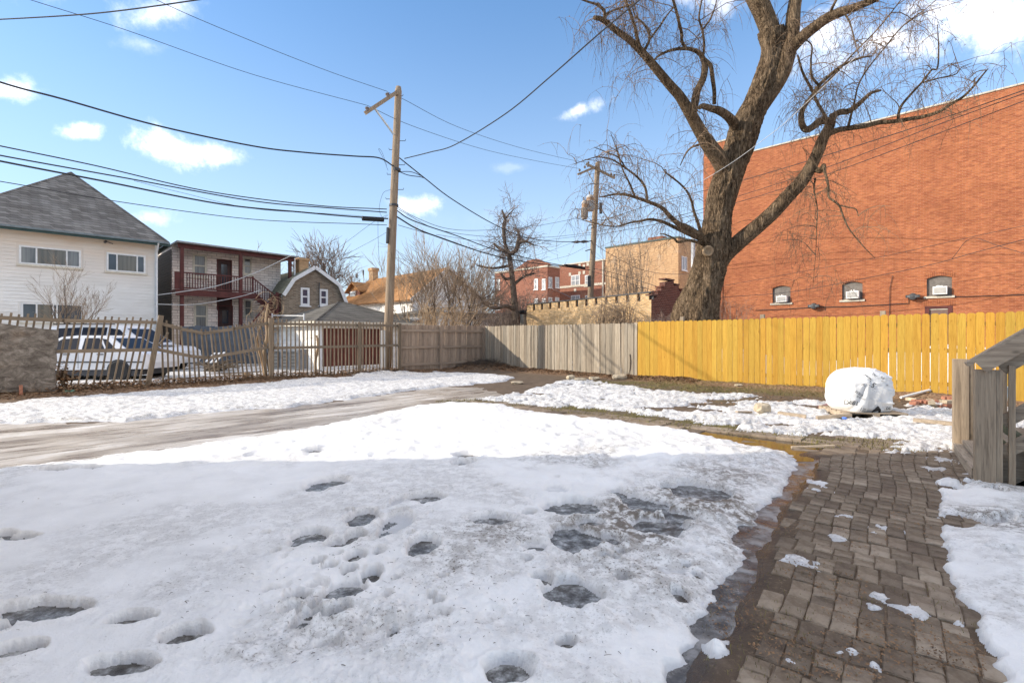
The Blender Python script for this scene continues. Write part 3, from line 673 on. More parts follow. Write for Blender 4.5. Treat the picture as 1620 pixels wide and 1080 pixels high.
# ------------------------------------------------------------------ pavers
def pavermat():
    t = NT('paver_clay', .9, .2); r = t.rand()
    n = t.noise(7, 6, .7); nf = t.noise(70, 4, .7); n2 = t.noise(1.0, 4, .6)
    c = t.ramp(r, [(0, (.17, .13, .095)), (.35, (.235, .185, .135)), (.7, (.28, .22, .16)), (1, (.38, .31, .235))])
    c = t.mix(t.ramp(n, [(.35, (1, 1, 1)), (.6, (0, 0, 0))]), c, t.mix(1.0, c, (.55, .5, .46), 'MULTIPLY'))
    c = t.mix(t.ramp(nf, [(.60, (0, 0, 0)), (.75, (1, 1, 1))]), c, (.40, .33, .26))
    gi = t.n.new('ShaderNodeNewGeometry')
    wn_ = t.n.new('ShaderNodeTexNoise'); wn_.inputs['Scale'].default_value = 2.2; wn_.inputs['Detail'].default_value = 5; t.l.new(gi.outputs['Position'], wn_.inputs['Vector'])
    damp = t.ramp(wn_.outputs['Fac'], [(.48, (0, 0, 0)), (.62, (1, 1, 1))])
    c = t.mix(t.math('MULTIPLY', damp, .40), c, t.mix(1.0, c, (.50, .46, .44), 'MULTIPLY'))
    t.col(c); t.rough(t.math('SUBTRACT', .9, t.math('MULTIPLY', damp, .25))); t.bump(t.math('ADD', n, t.math('MULTIPLY', nf, .6)), .6, .006); return t.m
M['paver'] = pavermat()
def paver_mesh(w, l, h, seed, n_chip=2):
    r = random.Random(seed); bw = .006
    j = lambda s: r.uniform(-s, s)
    def ring(ix, z, jit): return [(-w / 2 + ix + j(jit), -l / 2 + ix + j(jit), z), (0 + j(jit), -l / 2 + ix + j(jit), z + j(.001)), (w / 2 - ix + j(jit), -l / 2 + ix + j(jit), z),
                             (w / 2 - ix + j(jit), 0, z + j(.001)), (w / 2 - ix + j(jit), l / 2 - ix + j(jit), z), (0, l / 2 - ix + j(jit), z), (-w / 2 + ix + j(jit), l / 2 - ix + j(jit), z), (-w / 2 + ix + j(jit), 0, z)]
    b = MB(); a0 = ring(0, -h, .0); a1 = ring(0, -.006, .003); a2 = ring(bw, 0, .003)
    b.v = a0 + a1 + a2
    for k in range(8):
        k2 = (k + 1) % 8
        b.f.append((k, k2, 8 + k2, 8 + k)); b.f.append((8 + k, 8 + k2, 16 + k2, 16 + k))
    b.f.append(tuple(range(16, 24)))
    return b.mesh('paver', False)
P_ = Vector((.60, .80, 0)); Q_ = Vector((.80, -.60, 0))
pvar = [paver_mesh(.099, .205, .05, s) for s in range(5)]; phalf = [paver_mesh(.099, .10, .05, s + 20) for s in range(4)]
for me in pvar + phalf: me.materials.append(M['paver'])
path_root = bpy.data.objects.new('paver_path', None); COL.objects.link(path_root); path_root['kind'] = 'structure'
cand = []
rp_ = random.Random(12)
for row in range(-3, 31):
    rowj = rp_.uniform(-.012, .012); warp = .035 * math.sin(row * .55)
    for colq in range(12):
        s = row * .216 + rowj + .016 * math.sin(colq * 1.3 + row * .2); q = -.47 + colq * .104 + warp + rp_.uniform(-.003, .003) + .02 * math.sin(row * .33 + 1)
        o_ = Vector((1.4, 1.95, 0)) + P_ * s + Q_ * q
        if o_.y < 1.5: continue
        sdm = float(sdist(MAIN, np.array([o_.x]), np.array([o_.y]))[0]); sdr = float(sdist(RIGHT, np.array([o_.x]), np.array([o_.y]))[0])
        if sdm > .05 or sdr > .25: continue
        miss = float(fbm(np.array([o_.x * 1.7]), np.array([o_.y * 1.7]), 101, 3)[0])
        if miss > .77 or (colq < 1 and rp_.random() < .6): continue
        gz = float(ground_z(np.array([o_.x]), np.array([o_.y]))[0])
        split = rp_.random() < (.30 + .3 * (o_.y > 3.5))
        spec = [(s, q, pvar)] if not split else [(s - .053, q, phalf), (s + .053, q, phalf)]
        for (s_, q_, var) in spec:
            o2 = Vector((1.4, 1.95, 0)) + P_ * s_ + Q_ * q_
            z = gz + .009 + rp_.uniform(-.002, .002) - .012 * max(0, miss - .62) * 4
            Mx = TR(o2.x, o2.y, z) @ RZ(math.atan2(P_.y, P_.x) - math.pi / 2 + rp_.uniform(-.03, .03)) @ RX(rp_.uniform(-.014, .014)) @ RY(rp_.uniform(-.018, .018))
            cand.append((o2.y, Mx, rp_.choice(var)))
# slabs of the narrow edging strip that runs off to the left
Sd = (Vector((-1.18, 10.3, 0)) - Vector((3.67, 6.02, 0))).normalized(); Sn = Vector((-Sd.y, Sd.x, 0)) * -1
svar = [paver_mesh(.30, .29, .05, s + 40) for s in range(4)]
for me in svar: me.materials.append(M['paver'])
slabs = []
for i in range(-1, 21):
    for j in range(3):
        o_ = Vector((3.75, 6.22, 0)) + Sd * (i * .306) + Sn * (-.30 + j * .31)
        sdm = float(sdist(MAIN, np.array([o_.x]), np.array([o_.y]))[0])
        if sdm > .25: continue
        gz = float(ground_z(np.array([o_.x]), np.array([o_.y]))[0])
        Mx = TR(o_.x, o_.y, gz + .012 + rp_.uniform(-.006, .006)) @ RZ(math.atan2(Sd.y, Sd.x) + rp_.uniform(-.04, .04)) @ RX(rp_.uniform(-.02, .02)) @ RY(rp_.uniform(-.02, .02))
        slabs.append((o_.y, Mx, rp_.choice(svar)))
cand.sort(key=lambda c: c[0])
nm_keep = 300 - 0
for k, (y, Mx, me) in enumerate(cand[:nm_keep]):
    o = bpy.data.objects.new('paver', me); COL.objects.link(o); o.parent = path_root; o.matrix_local = Mx
if len(cand) > nm_keep:
    b = MB()
    for (y, Mx, me) in cand[nm_keep:]:
        n = len(b.v); b.v += [tuple(Mx @ v.co) for v in me.vertices]; b.f += [tuple(n + i for i in p.vertices) for p in me.polygons]
    obj('far_pavers', b, M['paver'], path_root, kind='stuff')
strip_root = bpy.data.objects.new('edging_path', None); COL.objects.link(strip_root); strip_root['kind'] = 'structure'
for (y, Mx, me) in slabs:
    o = bpy.data.objects.new('slab', me); COL.objects.link(o); o.parent = strip_root; o.matrix_local = Mx
print('pavers', len(cand), 'slabs', len(slabs))

# ------------------------------------------------------------------ loose ground litter, grass, twigs lying on the snow (uncountable)
def gz1(x, y):
    a = np.array([x]), np.array([y]); return float(ground_z(*a)[0]) + max(0.0, float(snow_t(*a)[0]))
def scatter(n, sampler, seed):
    r = random.Random(seed); xs, ys2 = [], []
    for _ in range(n):
        x, y = sampler(r); xs.append(x); ys2.append(y)
    xs, ys2 = np.array(xs), np.array(ys2); return xs, ys2, ground_z(xs, ys2), snow_t(xs, ys2)
def in_px(poly):
    def f(r):
        px, py = poly(r); return G(px, py)
    return f
lb = MB(); r5 = random.Random(55)
def leaf(b, x, y, z, s, r):
    a = r.uniform(0, 6.28); d = Vector((math.cos(a), math.sin(a), r.uniform(-.3, .5))) * s; e = Vector((-math.sin(a), math.cos(a), r.uniform(-.5, .5))) * s * .55
    c = Vector((x, y, z + r.uniform(0, .02))); b.poly([c - d, c - e + Vector((0, 0, s * .3)), c + d, c + e])
def fence_side(r):
    fr = FR if r.random() < .62 else FL
    u = r.uniform(.3, 9.5) if fr is FR else -r.uniform(.2, 14.5)
    v = -abs(r.gauss(0, .33)) - .03
    p = fr.o + fr.ex * u + fr.ey * v; return p.x, p.y
X, Yv, Z, S = scatter(9000, fence_side, 1)
for x, y, z in zip(X, Yv, Z): leaf(lb, x, y, z + .005, r5.uniform(.015, .04), r5)
X, Yv, Z, S = scatter(1500, lambda r: (CO.x + r.gauss(.4, .9), CO.y - abs(r.gauss(.8, .7))), 2)
for x, y, z in zip(X, Yv, Z): leaf(lb, x, y, z + .01, r5.uniform(.02, .05), r5)
X, Yv, Z, S = scatter(2600, lambda r: G(r.uniform(1000, 1500), r.uniform(606, 640)), 3)
for x, y, z, s in zip(X, Yv, Z, S):
    if s < .003: leaf(lb, x, y, z + .003, r5.uniform(.012, .03), r5)
X, Yv, Z, S = scatter(6500, lambda r: G(r.uniform(1120, 1560), r.uniform(715, 1080)), 4)
for x, y, z, s in zip(X, Yv, Z, S):
    if s < .003 and float(fbm(np.array([x * 3]), np.array([y * 3]), 105, 3)[0]) > .5: leaf(lb, x, y, z + .011, r5.uniform(.003, .009), r5)
obj('leaf_litter', lb, M['leaf'], kind='stuff')['label'] = 'dead brown leaves and scraps along the foot of the fences'
gb = MB()
def blade(b, x, y, z, h, r, w=.003):
    a = r.uniform(0, 6.28); lean = r.uniform(.2, 1.2); d = Vector((math.cos(a), math.sin(a), 0)); sd_ = Vector((-d.y, d.x, 0)) * w
    p0 = Vector((x, y, z)); p1 = p0 + d * h * .4 * lean + Vector((0, 0, h * .7)); p2 = p0 + d * h * lean + Vector((0, 0, h * .8))
    b.quad(p0 - sd_, p0 + sd_, p1 + sd_ * .8, p1 - sd_ * .8); b.poly([p1 - sd_ * .8, p1 + sd_ * .8, p2])
for polyg, n, seed in ((GRASSB, 9000, 5), (GRASSC, 4500, 6)):
    xs_ = [p[0] for p in polyg]; ys_ = [p[1] for p in polyg]
    X, Yv, Z, S = scatter(n * 4, lambda r: (r.uniform(min(xs_) - .3, max(xs_) + .3), r.uniform(min(ys_) - .3, max(ys_) + .3)), seed)
    sd_ = sdist(polyg, X, Yv); nn = fbm(X * 2.2, Yv * 2.2, 72, 3)
    for x, y, z, s, q, w_ in zip(X, Yv, Z, S, sd_, nn):
        if q > -.15 and s < .004 and w_ > .40: blade(gb, x, y, z, r5.uniform(.015, .05), r5, .004)
X, Yv, Z, S = scatter(1700, lambda r: G(r.uniform(1110, 1560), r.uniform(720, 1080)), 8)
for x, y, z, s in zip(X, Yv, Z, S):
    if s < .004 and float(fbm(np.array([x * 2.5]), np.array([y * 2.5]), 107, 3)[0]) > .52: blade(gb, x, y, z + .012, r5.uniform(.006, .022), r5, .0012)
obj('dry_grass', gb, M['grass'], kind='stuff')['label'] = 'short dry winter grass beside the edging bricks'
# bits of twig and straw on the snow
tb_ = MB()
X, Yv, Z, S = scatter(520, lambda r: G(r.gauss(640, 260), r.triangular(760, 1080, 960)), 9)
for x, y, z, s in zip(X, Yv, Z, S):
    if s > .015:
        a = r5.uniform(0, 6.28); L = r5.choice((.002, .003, .004, .006, .008, .014)) * r5.uniform(.5, 1.2); c = Vector((x, y, z + s + .0055))
        d = Vector((math.cos(a), math.sin(a), r5.uniform(-.1, .2))) * L
        tb_.tube([c - d, c + d * .2 + Vector((0, 0, .002)), c + d], [r5.uniform(.0005, .0014)] * 3, 4)
obj('snow_twigs', tb_, M['bark_dark'], kind='stuff')['label'] = 'tiny twigs and straw scattered over the snow'

# ================================================================== BUILDINGS
def wall_holes(b, u0, u1, z0, z1, holes=(), y=0.0, rev=.12, top=None):
    """front sheet at y with rectangular openings and their reveals (rev deep)"""
    us = sorted({u0, u1, *[h[0] for h in holes], *[h[1] for h in holes]}); zs = sorted({z0, z1, *[h[2] for h in holes], *[h[3] for h in holes]})
    us = [u for u in us if u0 <= u <= u1]; zs = [z for z in zs if z0 <= z <= z1]
    for i in range(len(us) - 1):
        for j in range(len(zs) - 1):
            cu_, cz = (us[i] + us[i + 1]) / 2, (zs[j] + zs[j + 1]) / 2
            if any(h[0] < cu_ < h[1] and h[2] < cz < h[3] for h in holes): continue
            b.quad((us[i], y, zs[j]), (us[i + 1], y, zs[j]), (us[i + 1], y, zs[j + 1]), (us[i], y, zs[j + 1]))
    for (a, c, d, e) in [h[:4] for h in holes]:
        b.quad((a, y, d), (a, y + rev, d), (a, y + rev, e), (a, y, e)); b.quad((c, y, d), (c, y, e), (c, y + rev, e), (c, y + rev, d))
        b.quad((a, y, e), (a, y + rev, e), (c, y + rev, e), (c, y, e)); b.quad((a, y, d), (c, y, d), (c, y + rev, d), (a, y + rev, d))
def window(parent, u0, u1, z0, z1, y=0.0, fw=.06, frame=None, glass=None, mull=(), trans=(), sill=True, proud=.03, inset=.07, M0=None, sillmat=None, name='window'):
    """frame (with sill and panes as sub-parts); sits in an opening, casing slightly proud of the wall"""
    T = M0 or Matrix.Identity(4)
    b = MB(); us = [u0, *mull, u1]
    b.box(u0 - .0, u0 + fw, y - proud, y + inset, z0, z1, T); b.box(u1 - fw, u1, y - proud, y + inset, z0, z1, T)
    b.box(u0 + fw, u1 - fw, y - proud + .003, y + inset, z1 - fw, z1, T); b.box(u0 + fw, u1 - fw, y - proud + .003, y + inset, z0, z0 + fw, T)
    for m in mull: b.box(m - fw * .4, m + fw * .4, y - proud + .008, y + inset - .01, z0 + fw, z1 - fw, T)
    for t_ in trans: b.box(u0 + fw, u1 - fw, y - proud + .012, y + inset - .015, t_ - fw * .35, t_ + fw * .35, T)
    w = obj(name, b, frame or M['white_trim'], parent)
    gl = glass if isinstance(glass, (list, tuple)) else [glass or M['glass']] * (len(us) - 1)
    for i in range(len(us) - 1):
        p = MB(); p.box(us[i] + fw * .4, us[i + 1] - fw * .4, y + .022, y + .034, z0 + fw * .6, z1 - fw * .6, T)
        obj('pane', p, gl[i], w)
    if sill:
        p = MB(); p.box(u0 - .08, u1 + .08, y - proud - .07, y + .02, z0 - .08, z0 - .003, T); obj('sill', p, sillmat or frame or M['white_trim'], w)
    return w
def siding(parent, u0, u1, z0, z1, holes, mat, course=.11, y=-.002, M0=None, name='siding'):
    b = MB(); T = M0 or Matrix.Identity(4); z = z0; LP = .026 if course > .12 else .022
    while z < z1 - .01:
        zt = min(z + course, z1); zc = (z + zt) / 2
        cuts = sorted([(h[0], h[1]) for h in holes if h[2] < zc < h[3]]); a = u0
        for (c, d) in cuts + [(u1, u1)]:
            if c > a + .01:
                P = [(a, y - LP, z), (c, y - LP, z), (c, y - .004, zt), (a, y - .004, zt)]; b.quad(*[T @ Vector(p) for p in P])
                P = [(a, y, z), (c, y, z), (c, y - LP, z), (a, y - LP, z)]; b.quad(*[T @ Vector(p) for p in P])
            a = max(a, d)
        z = zt
    return obj(name, b, mat, parent, kind='stuff')

# ---------------------------------------------------------------- big brick building on the right
BR = Frame(W(1114, 0, 30.8).x, 30.8, 'R')
broot = thing('brick_building', 'huge windowless red brick building wall rising behind the yellow fence', 'building', BR)
BTOP = BR.z(BR.u(1620), 133)
bu0, bu1 = 0.0, 34.0
bw = []   # window openings
for (x0, x1, y0, y1) in [(1222, 1250.5, 452, 479), (1332, 1364.5, 445.5, 474), (1466, 1506, 436, 468)]:
    a, c = BR.u(x0), BR.u(x1); m = (a + c) / 2; bw.append((a, c, BR.z(m, y1), BR.z(m, y0)))
da, dc_ = BR.u(1463), BR.u(1507); dm = (da + dc_) / 2; dz1 = BR.z(dm, 484)
wb = MB(); wall_holes(wb, bu0, bu1, -.1, BTOP, bw + [(da, dc_, 0, dz1)], rev=.16)
wb.box(bu0, bu1, 14.0, 14.3, -.1, BTOP); wb.quad((bu0, 14.15, -.1), (bu0, 0, -.1), (bu0, 0, BTOP), (bu0, 14.15, BTOP)); wb.quad((bu1, 0, -.1), (bu1, 14, -.1), (bu1, 14, BTOP), (bu1, 0, BTOP))
obj('wall', wb, M['red_brick'], broot)
rb = MB(); rb.box(bu0 + .02, bu1 - .02, .02, 13.9, BTOP - .7, BTOP - .5); obj('roof', rb, M['flat_roof'], broot)
cb = MB(); cb.box(bu0 + BR.u(1153), bu1, -.05, .30, BTOP, BTOP + .07); obj('coping', cb, M['stone'], broot)
pier_u = BR.u(1153); pz = BR.z(BR.u(1153), 221.5)
pb = MB(); pb.box(-.02, pier_u, -.035, .9, BTOP - .003, pz); pb.box(-.03, pier_u - .35, -.06, .35, -.1, BTOP - .004); obj('pier', pb, M['red_brick'], broot)
pb = MB(); pb.box(-.06, pier_u + .04, -.09, .94, pz, pz + .08); obj('pier_coping', pb, M['stone'], broot)
for i, (a, c, z0, z1) in enumerate(bw):
    b = MB(); n = 10; arch = .11
    pts = [(a - .003, z0), (c + .003, z0), (c + .003, z1 - arch)] + [(c - (c - a) * k / n, z1 - arch + arch * math.sin(math.pi * k / n)) for k in range(1, n)] + [(a - .003, z1 - arch)]
    b.prism(pts, .10, .14); w = obj('window', b, M['board_up'], broot, label='segment-arched window filled with dark boarding')
    s = MB(); s.box(a - .10, c + .10, -.07, .06, z0 - .10, z0 - .002); obj('sill', s, M['stone'], w)
    # brick arch ring of standing bricks (two rings), proud of the wall
    ring = MB(); nb = int((c - a) / .075) + 3
    for k in range(nb):
        f = k / (nb - 1); uu = a - .06 + (c - a + .12) * f; zz = z1 - arch + arch * math.sin(math.pi * min(max(f, 0), 1))
        for rr in (0, 1):
            ring.box(uu - .031, uu + .031, -.016 - .003 * (k % 2), .05, zz + .006 + rr * .115, zz + .115 + rr * .115)
    obj('brick_arch', ring, M['red_brick'], w)
    fill = MB()
    for k in range(n):                            # brick spandrel between the opening's square head and its arch
        f0, f1 = k / n, (k + 1) / n; ua, ub = a + (c - a) * f0, a + (c - a) * f1
        za, zb_ = z1 - arch + arch * math.sin(math.pi * f0), z1 - arch + arch * math.sin(math.pi * f1)
        fill.prism([(ua, za), (ub, zb_), (ub, z1 + .002), (ua, z1 + .002)], -.002, .12)
    obj('spandrel', fill, M['red_brick'], w)
b = MB(); b.box(da - .0, da + .16, -.02, .12, 0, dz1 - .1); b.box(dc_ - .16, dc_, -.02, .12, 0, dz1 - .1); b.box(da, dc_, -.02, .12, dz1 - .1, dz1)
dfr = obj('door', b, M['maroon'], broot, label='maroon door frame showing over the fence top')
b = MB(); b.box(da + .16, dc_ - .16, .05, .10, 0, dz1 - .1); obj('door_leaf', b, flat('brown_door', (.17, .11, .09), .5), dfr)
b = MB(); b.box(da + .16, dc_ - .16, .03, .052, dz1 - .17, dz1 - .13); obj('closer_rail', b, M['stone'], dfr)
b = MB(); nb = int((dc_ - da) / .075) + 2
for k in range(nb):
    f = k / (nb - 1); uu = da - .05 + (dc_ - da + .1) * f; zz = dz1 + .06 * math.sin(math.pi * f)
    for rr in (0, 1): b.box(uu - .031, uu + .031, -.017, .04, zz + .006 + rr * .115, zz + .115 + rr * .115)
obj('brick_arch', b, M['red_brick'], dfr)
# air conditioners in the three windows
acl = ['white window air conditioner in the arched window behind the trunk side of the brick wall, farthest of three',
       'white window air conditioner in the middle of the three arched windows', 'white window air conditioner above the maroon door']
acl[0] = 'white window air conditioner in the smallest-looking arched window, nearest the tree'
for i, (x0, x1, y0, y1) in enumerate([(1228, 1244.5, 468, 477.5), (1338.5, 1358.5, 460.5, 472), (1475.5, 1498.5, 453, 465.5)]):
    a, c = BR.u(x0, -.2), BR.u(x1, -.2); m = (a + c) / 2; z0, z1 = BR.z(m, y1, -.2), BR.z(m, y0, -.2)
    fr = Frame(*(BR.o + BR.ex * a).xy, 'R'); t = thing('air_conditioner', acl[i], 'air conditioner', fr, group='window air conditioners in the brick wall')
    w = c - a; b = MB(); b.box(0, w, -.24, .1, z0, z1); obj('casing', b, M['ac_white'], t)
    b = MB(); b.box(.05, w - .05, -.244, -.235, z0 + .05, z1 - .05); g = obj('grille', b, M['ac_grill'], t)
    b = MB(); k = .07
    while k < w - .06: b.box(k, k + .012, -.252, -.244, z0 + .05, z1 - .05); k += .035
    obj('fins', b, M['ac_white'], g, kind='stuff')
    b = MB()
    for k in range(7): uu = .08 + (w - .2) * R.random(); b.box(uu, uu + .05, -.1, -.04, z1, z1 + R.uniform(.02, .09))
    obj('foam', b, M['ac_white'], t, kind='stuff')
# floodlights on the wall
for (px, py, lab) in [(1289, 484.5, 'black wall floodlight low on the brick wall between the first two windows'), (1445, 469.5, 'black wall floodlight beside the window above the maroon door')]:
    u, z = BR.uz(px, py); fr = Frame(*(BR.o + BR.ex * u).xy, 'R'); t = thing('floodlight', lab, 'floodlight', fr, group='floodlights on the brick wall')
    b = MB(); b.lathe([(.02, -.32), (.14, -.30), (.17, -.2), (.15, -.06), (.06, 0)], (0, 0, z), 12, 'y'); b.box(-.26, .26, -.30, -.06, z - .05, z + .08); obj('lamp_head', b, M['dark_metal'], t)
    b = MB(); b.box(-.07, .07, -.06, 0, z - .1, z + .02); obj('bracket', b, M['dark_metal'], t)
    b = MB(); b.box(-.2, .2, -.306, -.296, z - .04, z + .05); obj('lens', b, M['glass_grey'], t)
def wall_line(pts, r, name, lab, mat=None, off=.03):
    P = [];
    for px, py in pts: u, z = BR.uz(px, py, -off); P.append(BR.o + BR.ex * u + BR.ey * -off + Vector((0, 0, z)))
    b = MB(); b.tube(P, r, 6); o = obj(name, b, mat or M['wire']); tag(o, lab, 'conduit'); return o
wall_line([(1195, 491), (1240, 489), (1289, 486), (1345, 485), (1400, 482), (1437, 480), (1438, 470)], .018, 'conduit', 'dark electrical conduit running along the foot of the brick wall between the floodlights')
wall_line([(1447, 473), (1500, 470), (1560, 468), (1620, 466), (1700, 463)], .016, 'conduit', 'dark conduit running on from the floodlight near the maroon door to the picture edge')
wall_line([(1412, 436), (1408, 455), (1407, 500)], .012, 'conduit', 'thin cable dropping straight down the brick wall between two windows')

# ---------------------------------------------------------------- tan brick building and red apartments behind
def box_building(fr, ulen, depth, h, mat, root, roof=True, holes=()):
    b = MB(); wall_holes(b, 0, ulen, -.1, h, holes, rev=.12)
    b.quad((ulen, 0, -.1), (ulen, depth, -.1), (ulen, depth, h), (ulen, 0, h)); b.quad((0, depth, -.1), (0, 0, -.1), (0, 0, h), (0, depth, h)); b.quad((ulen, depth, -.1), (0, depth, -.1), (0, depth, h), (ulen, depth, h))
    obj('wall', b, mat, root)
    if roof: b = MB(); b.box(.02, ulen - .02, .02, depth - .02, h - .35, h - .2); obj('roof', b, M['flat_roof'], root)
TB = Frame(W(1073, 0, 45).x, 45, 'R'); uL = TB.u(958); TBf = Frame(*(TB.o + TB.ex * uL).xy, 'R'); tl = -uL; th = TBf.z(tl, 376)
t = thing('tan_building', 'plain tan brick building with dark coping seen between the far pole and the big tree', 'building', TBf)
box_building(TBf, tl, 9.0, th, M['tan_brick'], t)
b = MB(); b.box(-.05, tl + .08, -.08, .25, th, th + .14); b.box(tl - .25, tl + .09, .25, 9.0, th, th + .14); obj('coping', b, M['green_trim'], t)
b = MB(); uc_ = TBf.u(1018); b.box(uc_ - .7, uc_ + .9, 2, 3, th + .14, th + .85); obj('chimney', b, M['red_brick_far'], t)
SB = Frame(*(TB.o).xy, 'L'); a, c = SB.u(1078), SB.u(1086); z0, z1 = SB.z(a, 427), SB.z(a, 405)
rot = TBf.m.inverted() @ SB.m
window(t, a, c, z0, z1, y=0, mull=[(a + c) / 2], glass=M['glass_bright'], M0=rot @ TR(0, -.03, 0))
RB = Frame(W(958, 0, 60).x, 60, 'R'); uL = RB.u(884.5); RBf = Frame(*(RB.o + RB.ex * uL).xy, 'R'); rl = -uL; rh = RBf.z(rl, 411.5)
t = thing('apartment_building', 'red apartment block with white double windows and a pale stone band beside the far pole', 'building', RBf, group='red brick apartment blocks')
wins = []
for (x0, x1) in ((903.5, 917.5), (925.5, 938)):
    a, c = RBf.u(x0), RBf.u(x1); m = (a + c) / 2
    for (yt, yb) in ((435, 452.5), (467, 486)): wins.append((a, c, RBf.z(m, yb), RBf.z(m, yt)))
box_building(RBf, rl, 14, rh, M['red_brick_far'], t, holes=wins)
for (a, c, z0, z1) in wins: window(t, a, c, z0, z1, fw=.10, mull=[(a + c) / 2], trans=[(z0 + z1) / 2], glass=M['glass_bright'], sillmat=M['stone'])
b = MB(); zb_ = RBf.z(rl, 450); b.box(-.02, rl + .02, -.06, 0, zb_, zb_ + .28); obj('stone_band', b, M['stone'], t)
b = MB(); b.box(-.05, rl, -.1, .3, rh, rh + .15); obj('coping', b, M['stone'], t)
for (px, py) in ((902, 434), (917, 432), (924, 431), (910, 459), (955, 416), (917, 420), (924, 421), (930, 418)):
    u, z = RBf.uz(px, py); b = MB(); b.box(u - .18, u + .18, -.05, 0, z - .2, z + .2); obj('stone_block', b, M['stone'], t)
b = MB(); b.tube([(rl - .3, -.1, 0), (rl - .3, -.1, rh)], .12, 6); obj('downspout', b, M['stone'], t)
# second block: nearer bay with its shaded return wall
RC = Frame(W(866, 0, 58).x, 58, 'R'); uL = RC.u(783); RCf = Frame(*(RC.o + RC.ex * uL).xy, 'R'); cl = -uL; ch = RCf.z(cl, 422)
t = thing('apartment_building', 'red brick apartment block behind bare trees with a shaded return wall and pale windows', 'building', RCf, group='red brick apartment blocks')
wins = []
for (x0, x1) in ((786, 791), (845, 851), (857.5, 863)):
    a, c = RCf.u(x0), RCf.u(x1); m = (a + c) / 2
    for (yt, yb) in ((441, 458), (472, 490)): wins.append((a, c, RCf.z(m, yb), RCf.z(m, yt)))
rdep = Frame(*(RC.o).xy, 'L').u(885.5); box_building(RCf, cl, rdep, ch, M['red_brick_far'], t, holes=wins)
for (a, c, z0, z1) in wins: window(t, a, c, z0, z1, fw=.10, glass=M['glass_bright'], trans=[(z0 + z1) / 2])
b = MB(); b.box(-.05, cl + .1, -.1, .3, ch, ch + .18); b.box(cl - .3, cl + .1, .3, rdep, ch, ch + .18); obj('coping', b, M['stone'], t)
b = MB(); um = RCf.u(842); b.prism([(um - 3, ch + .18), (um + 3, ch + .18), (um + .8, ch + 1.1), (um - .8, ch + 1.1)], .0, .35); obj('parapet_gable', b, M['red_brick_far'], t)
SR = Frame(*(RC.o).xy, 'L'); rot = RCf.m.inverted() @ SR.m
for (x0, x1) in ((867.5, 873), (878, 884)):
    a, c = SR.u(x0), SR.u(x1)
    for (yt, yb) in ((438, 455), (470, 487)): window(t, a, c, SR.z(a, yb), SR.z(a, yt), fw=.09, glass=M['glass_bright'], M0=rot @ TR(0, -.03, 0), trans=[(SR.z(a, yb) + SR.z(a, yt)) / 2])

# ---------------------------------------------------------------- low yellow-brick garage with the toothed parapet
YB = Frame(W(1030, 0, 23.5).x, 23.5, 'R'); uL = YB.u(833); YBf = Frame(*(YB.o + YB.ex * uL).xy, 'R'); yl = -uL
t = thing('toothed_garage', 'low yellow brick garage with dark notches along its sloping parapet behind the grey fence', 'building', YBf)
b = MB(); ztl, ztr = YBf.z(0, 483), YBf.z(yl, 463)
nt = 13; tz = lambda u: ztl + (ztr - ztl) * u / yl
b.poly([(0, 0, -.1), (yl, 0, -.1), (yl, 0, tz(yl) - .34), (0, 0, tz(0) - .34)])
b.quad((0, 3.5, -.1), (0, 0, -.1), (0, 0, tz(0) - .34), (0, 3.5, tz(0) - .34)); b.quad((yl, 0, -.1), (yl, 3.5, -.1), (yl, 3.5, tz(yl) - .34), (yl, 0, tz(yl) - .34))
b.quad((0, .24, tz(0) - .34), (0, 0, tz(0) - .34), (yl, 0, tz(yl) - .34), (yl, .24, tz(yl) - .34)); b.quad((yl, .24, -.1), (0, .24, -.1), (0, .24, tz(0) - .34), (yl, .24, tz(yl) - .34))
obj('wall', b, M['yellow_brick'], t)
for k in range(nt):
    u0 = yl * (k + .08) / nt; u1 = yl * (k + .80) / nt; b = MB(); b.prism([(u0, tz(u0) - .345), (u1, tz(u1) - .345), (u1, tz(u1)), (u0, tz(u0))], -.004, .236)
    mtooth = obj('parapet_tooth', b, M['yellow_brick'], t)
b = MB(); b.beam((0, .12, tz(0) + .04), (yl, .12, tz(yl) + .04), .32, .06); obj('roof_edge', b, M['dark_metal'], t)
b = MB()
for k in range(nt): u1 = yl * (k + .80) / nt; u2 = yl * (k + 1.08) / nt; b.box(u1, u2, .11, .20, tz(u1) - .34, tz(u1) - .02)
obj('notch_boards', b, M['dark_metal'], t, kind='stuff')
b = MB(); b.box(-.9, 0, .3, 3.4, -.1, YBf.z(0, 494)); obj('side_wall', b, M['dark_brick'], t)
b = MB(); b.box(-1.15, -.003, .1, 3.5, YBf.z(0, 494), YBf.z(0, 490)); obj('side_roof', b, M['dark_metal'], t)
b = MB(); u = YBf.u(824.5); b.box(u - .14, u + .14, .05, .29, 0, YBf.z(u, 497)); obj('post', b, M['stone'], t)
# stepped dark gable
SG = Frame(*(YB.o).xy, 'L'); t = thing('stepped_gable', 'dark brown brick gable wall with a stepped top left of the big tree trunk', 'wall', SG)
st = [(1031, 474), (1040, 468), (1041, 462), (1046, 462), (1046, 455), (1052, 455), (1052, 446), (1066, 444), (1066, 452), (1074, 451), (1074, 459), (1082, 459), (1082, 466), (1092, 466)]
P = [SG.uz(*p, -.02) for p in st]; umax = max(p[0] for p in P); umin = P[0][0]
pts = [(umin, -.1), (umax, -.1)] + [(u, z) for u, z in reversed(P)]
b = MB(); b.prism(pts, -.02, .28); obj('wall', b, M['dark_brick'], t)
b = MB()
for i in range(0, len(P) - 1):
    (u0, z0), (u1, z1) = P[i], P[i + 1]
    if u1 - u0 > .12: b.box(u0 - .03, u1 + .03, -.05, .30, max(z0, z1), max(z0, z1) + .06)
obj('coping', b, M['dark_brick'], t, kind='stuff')

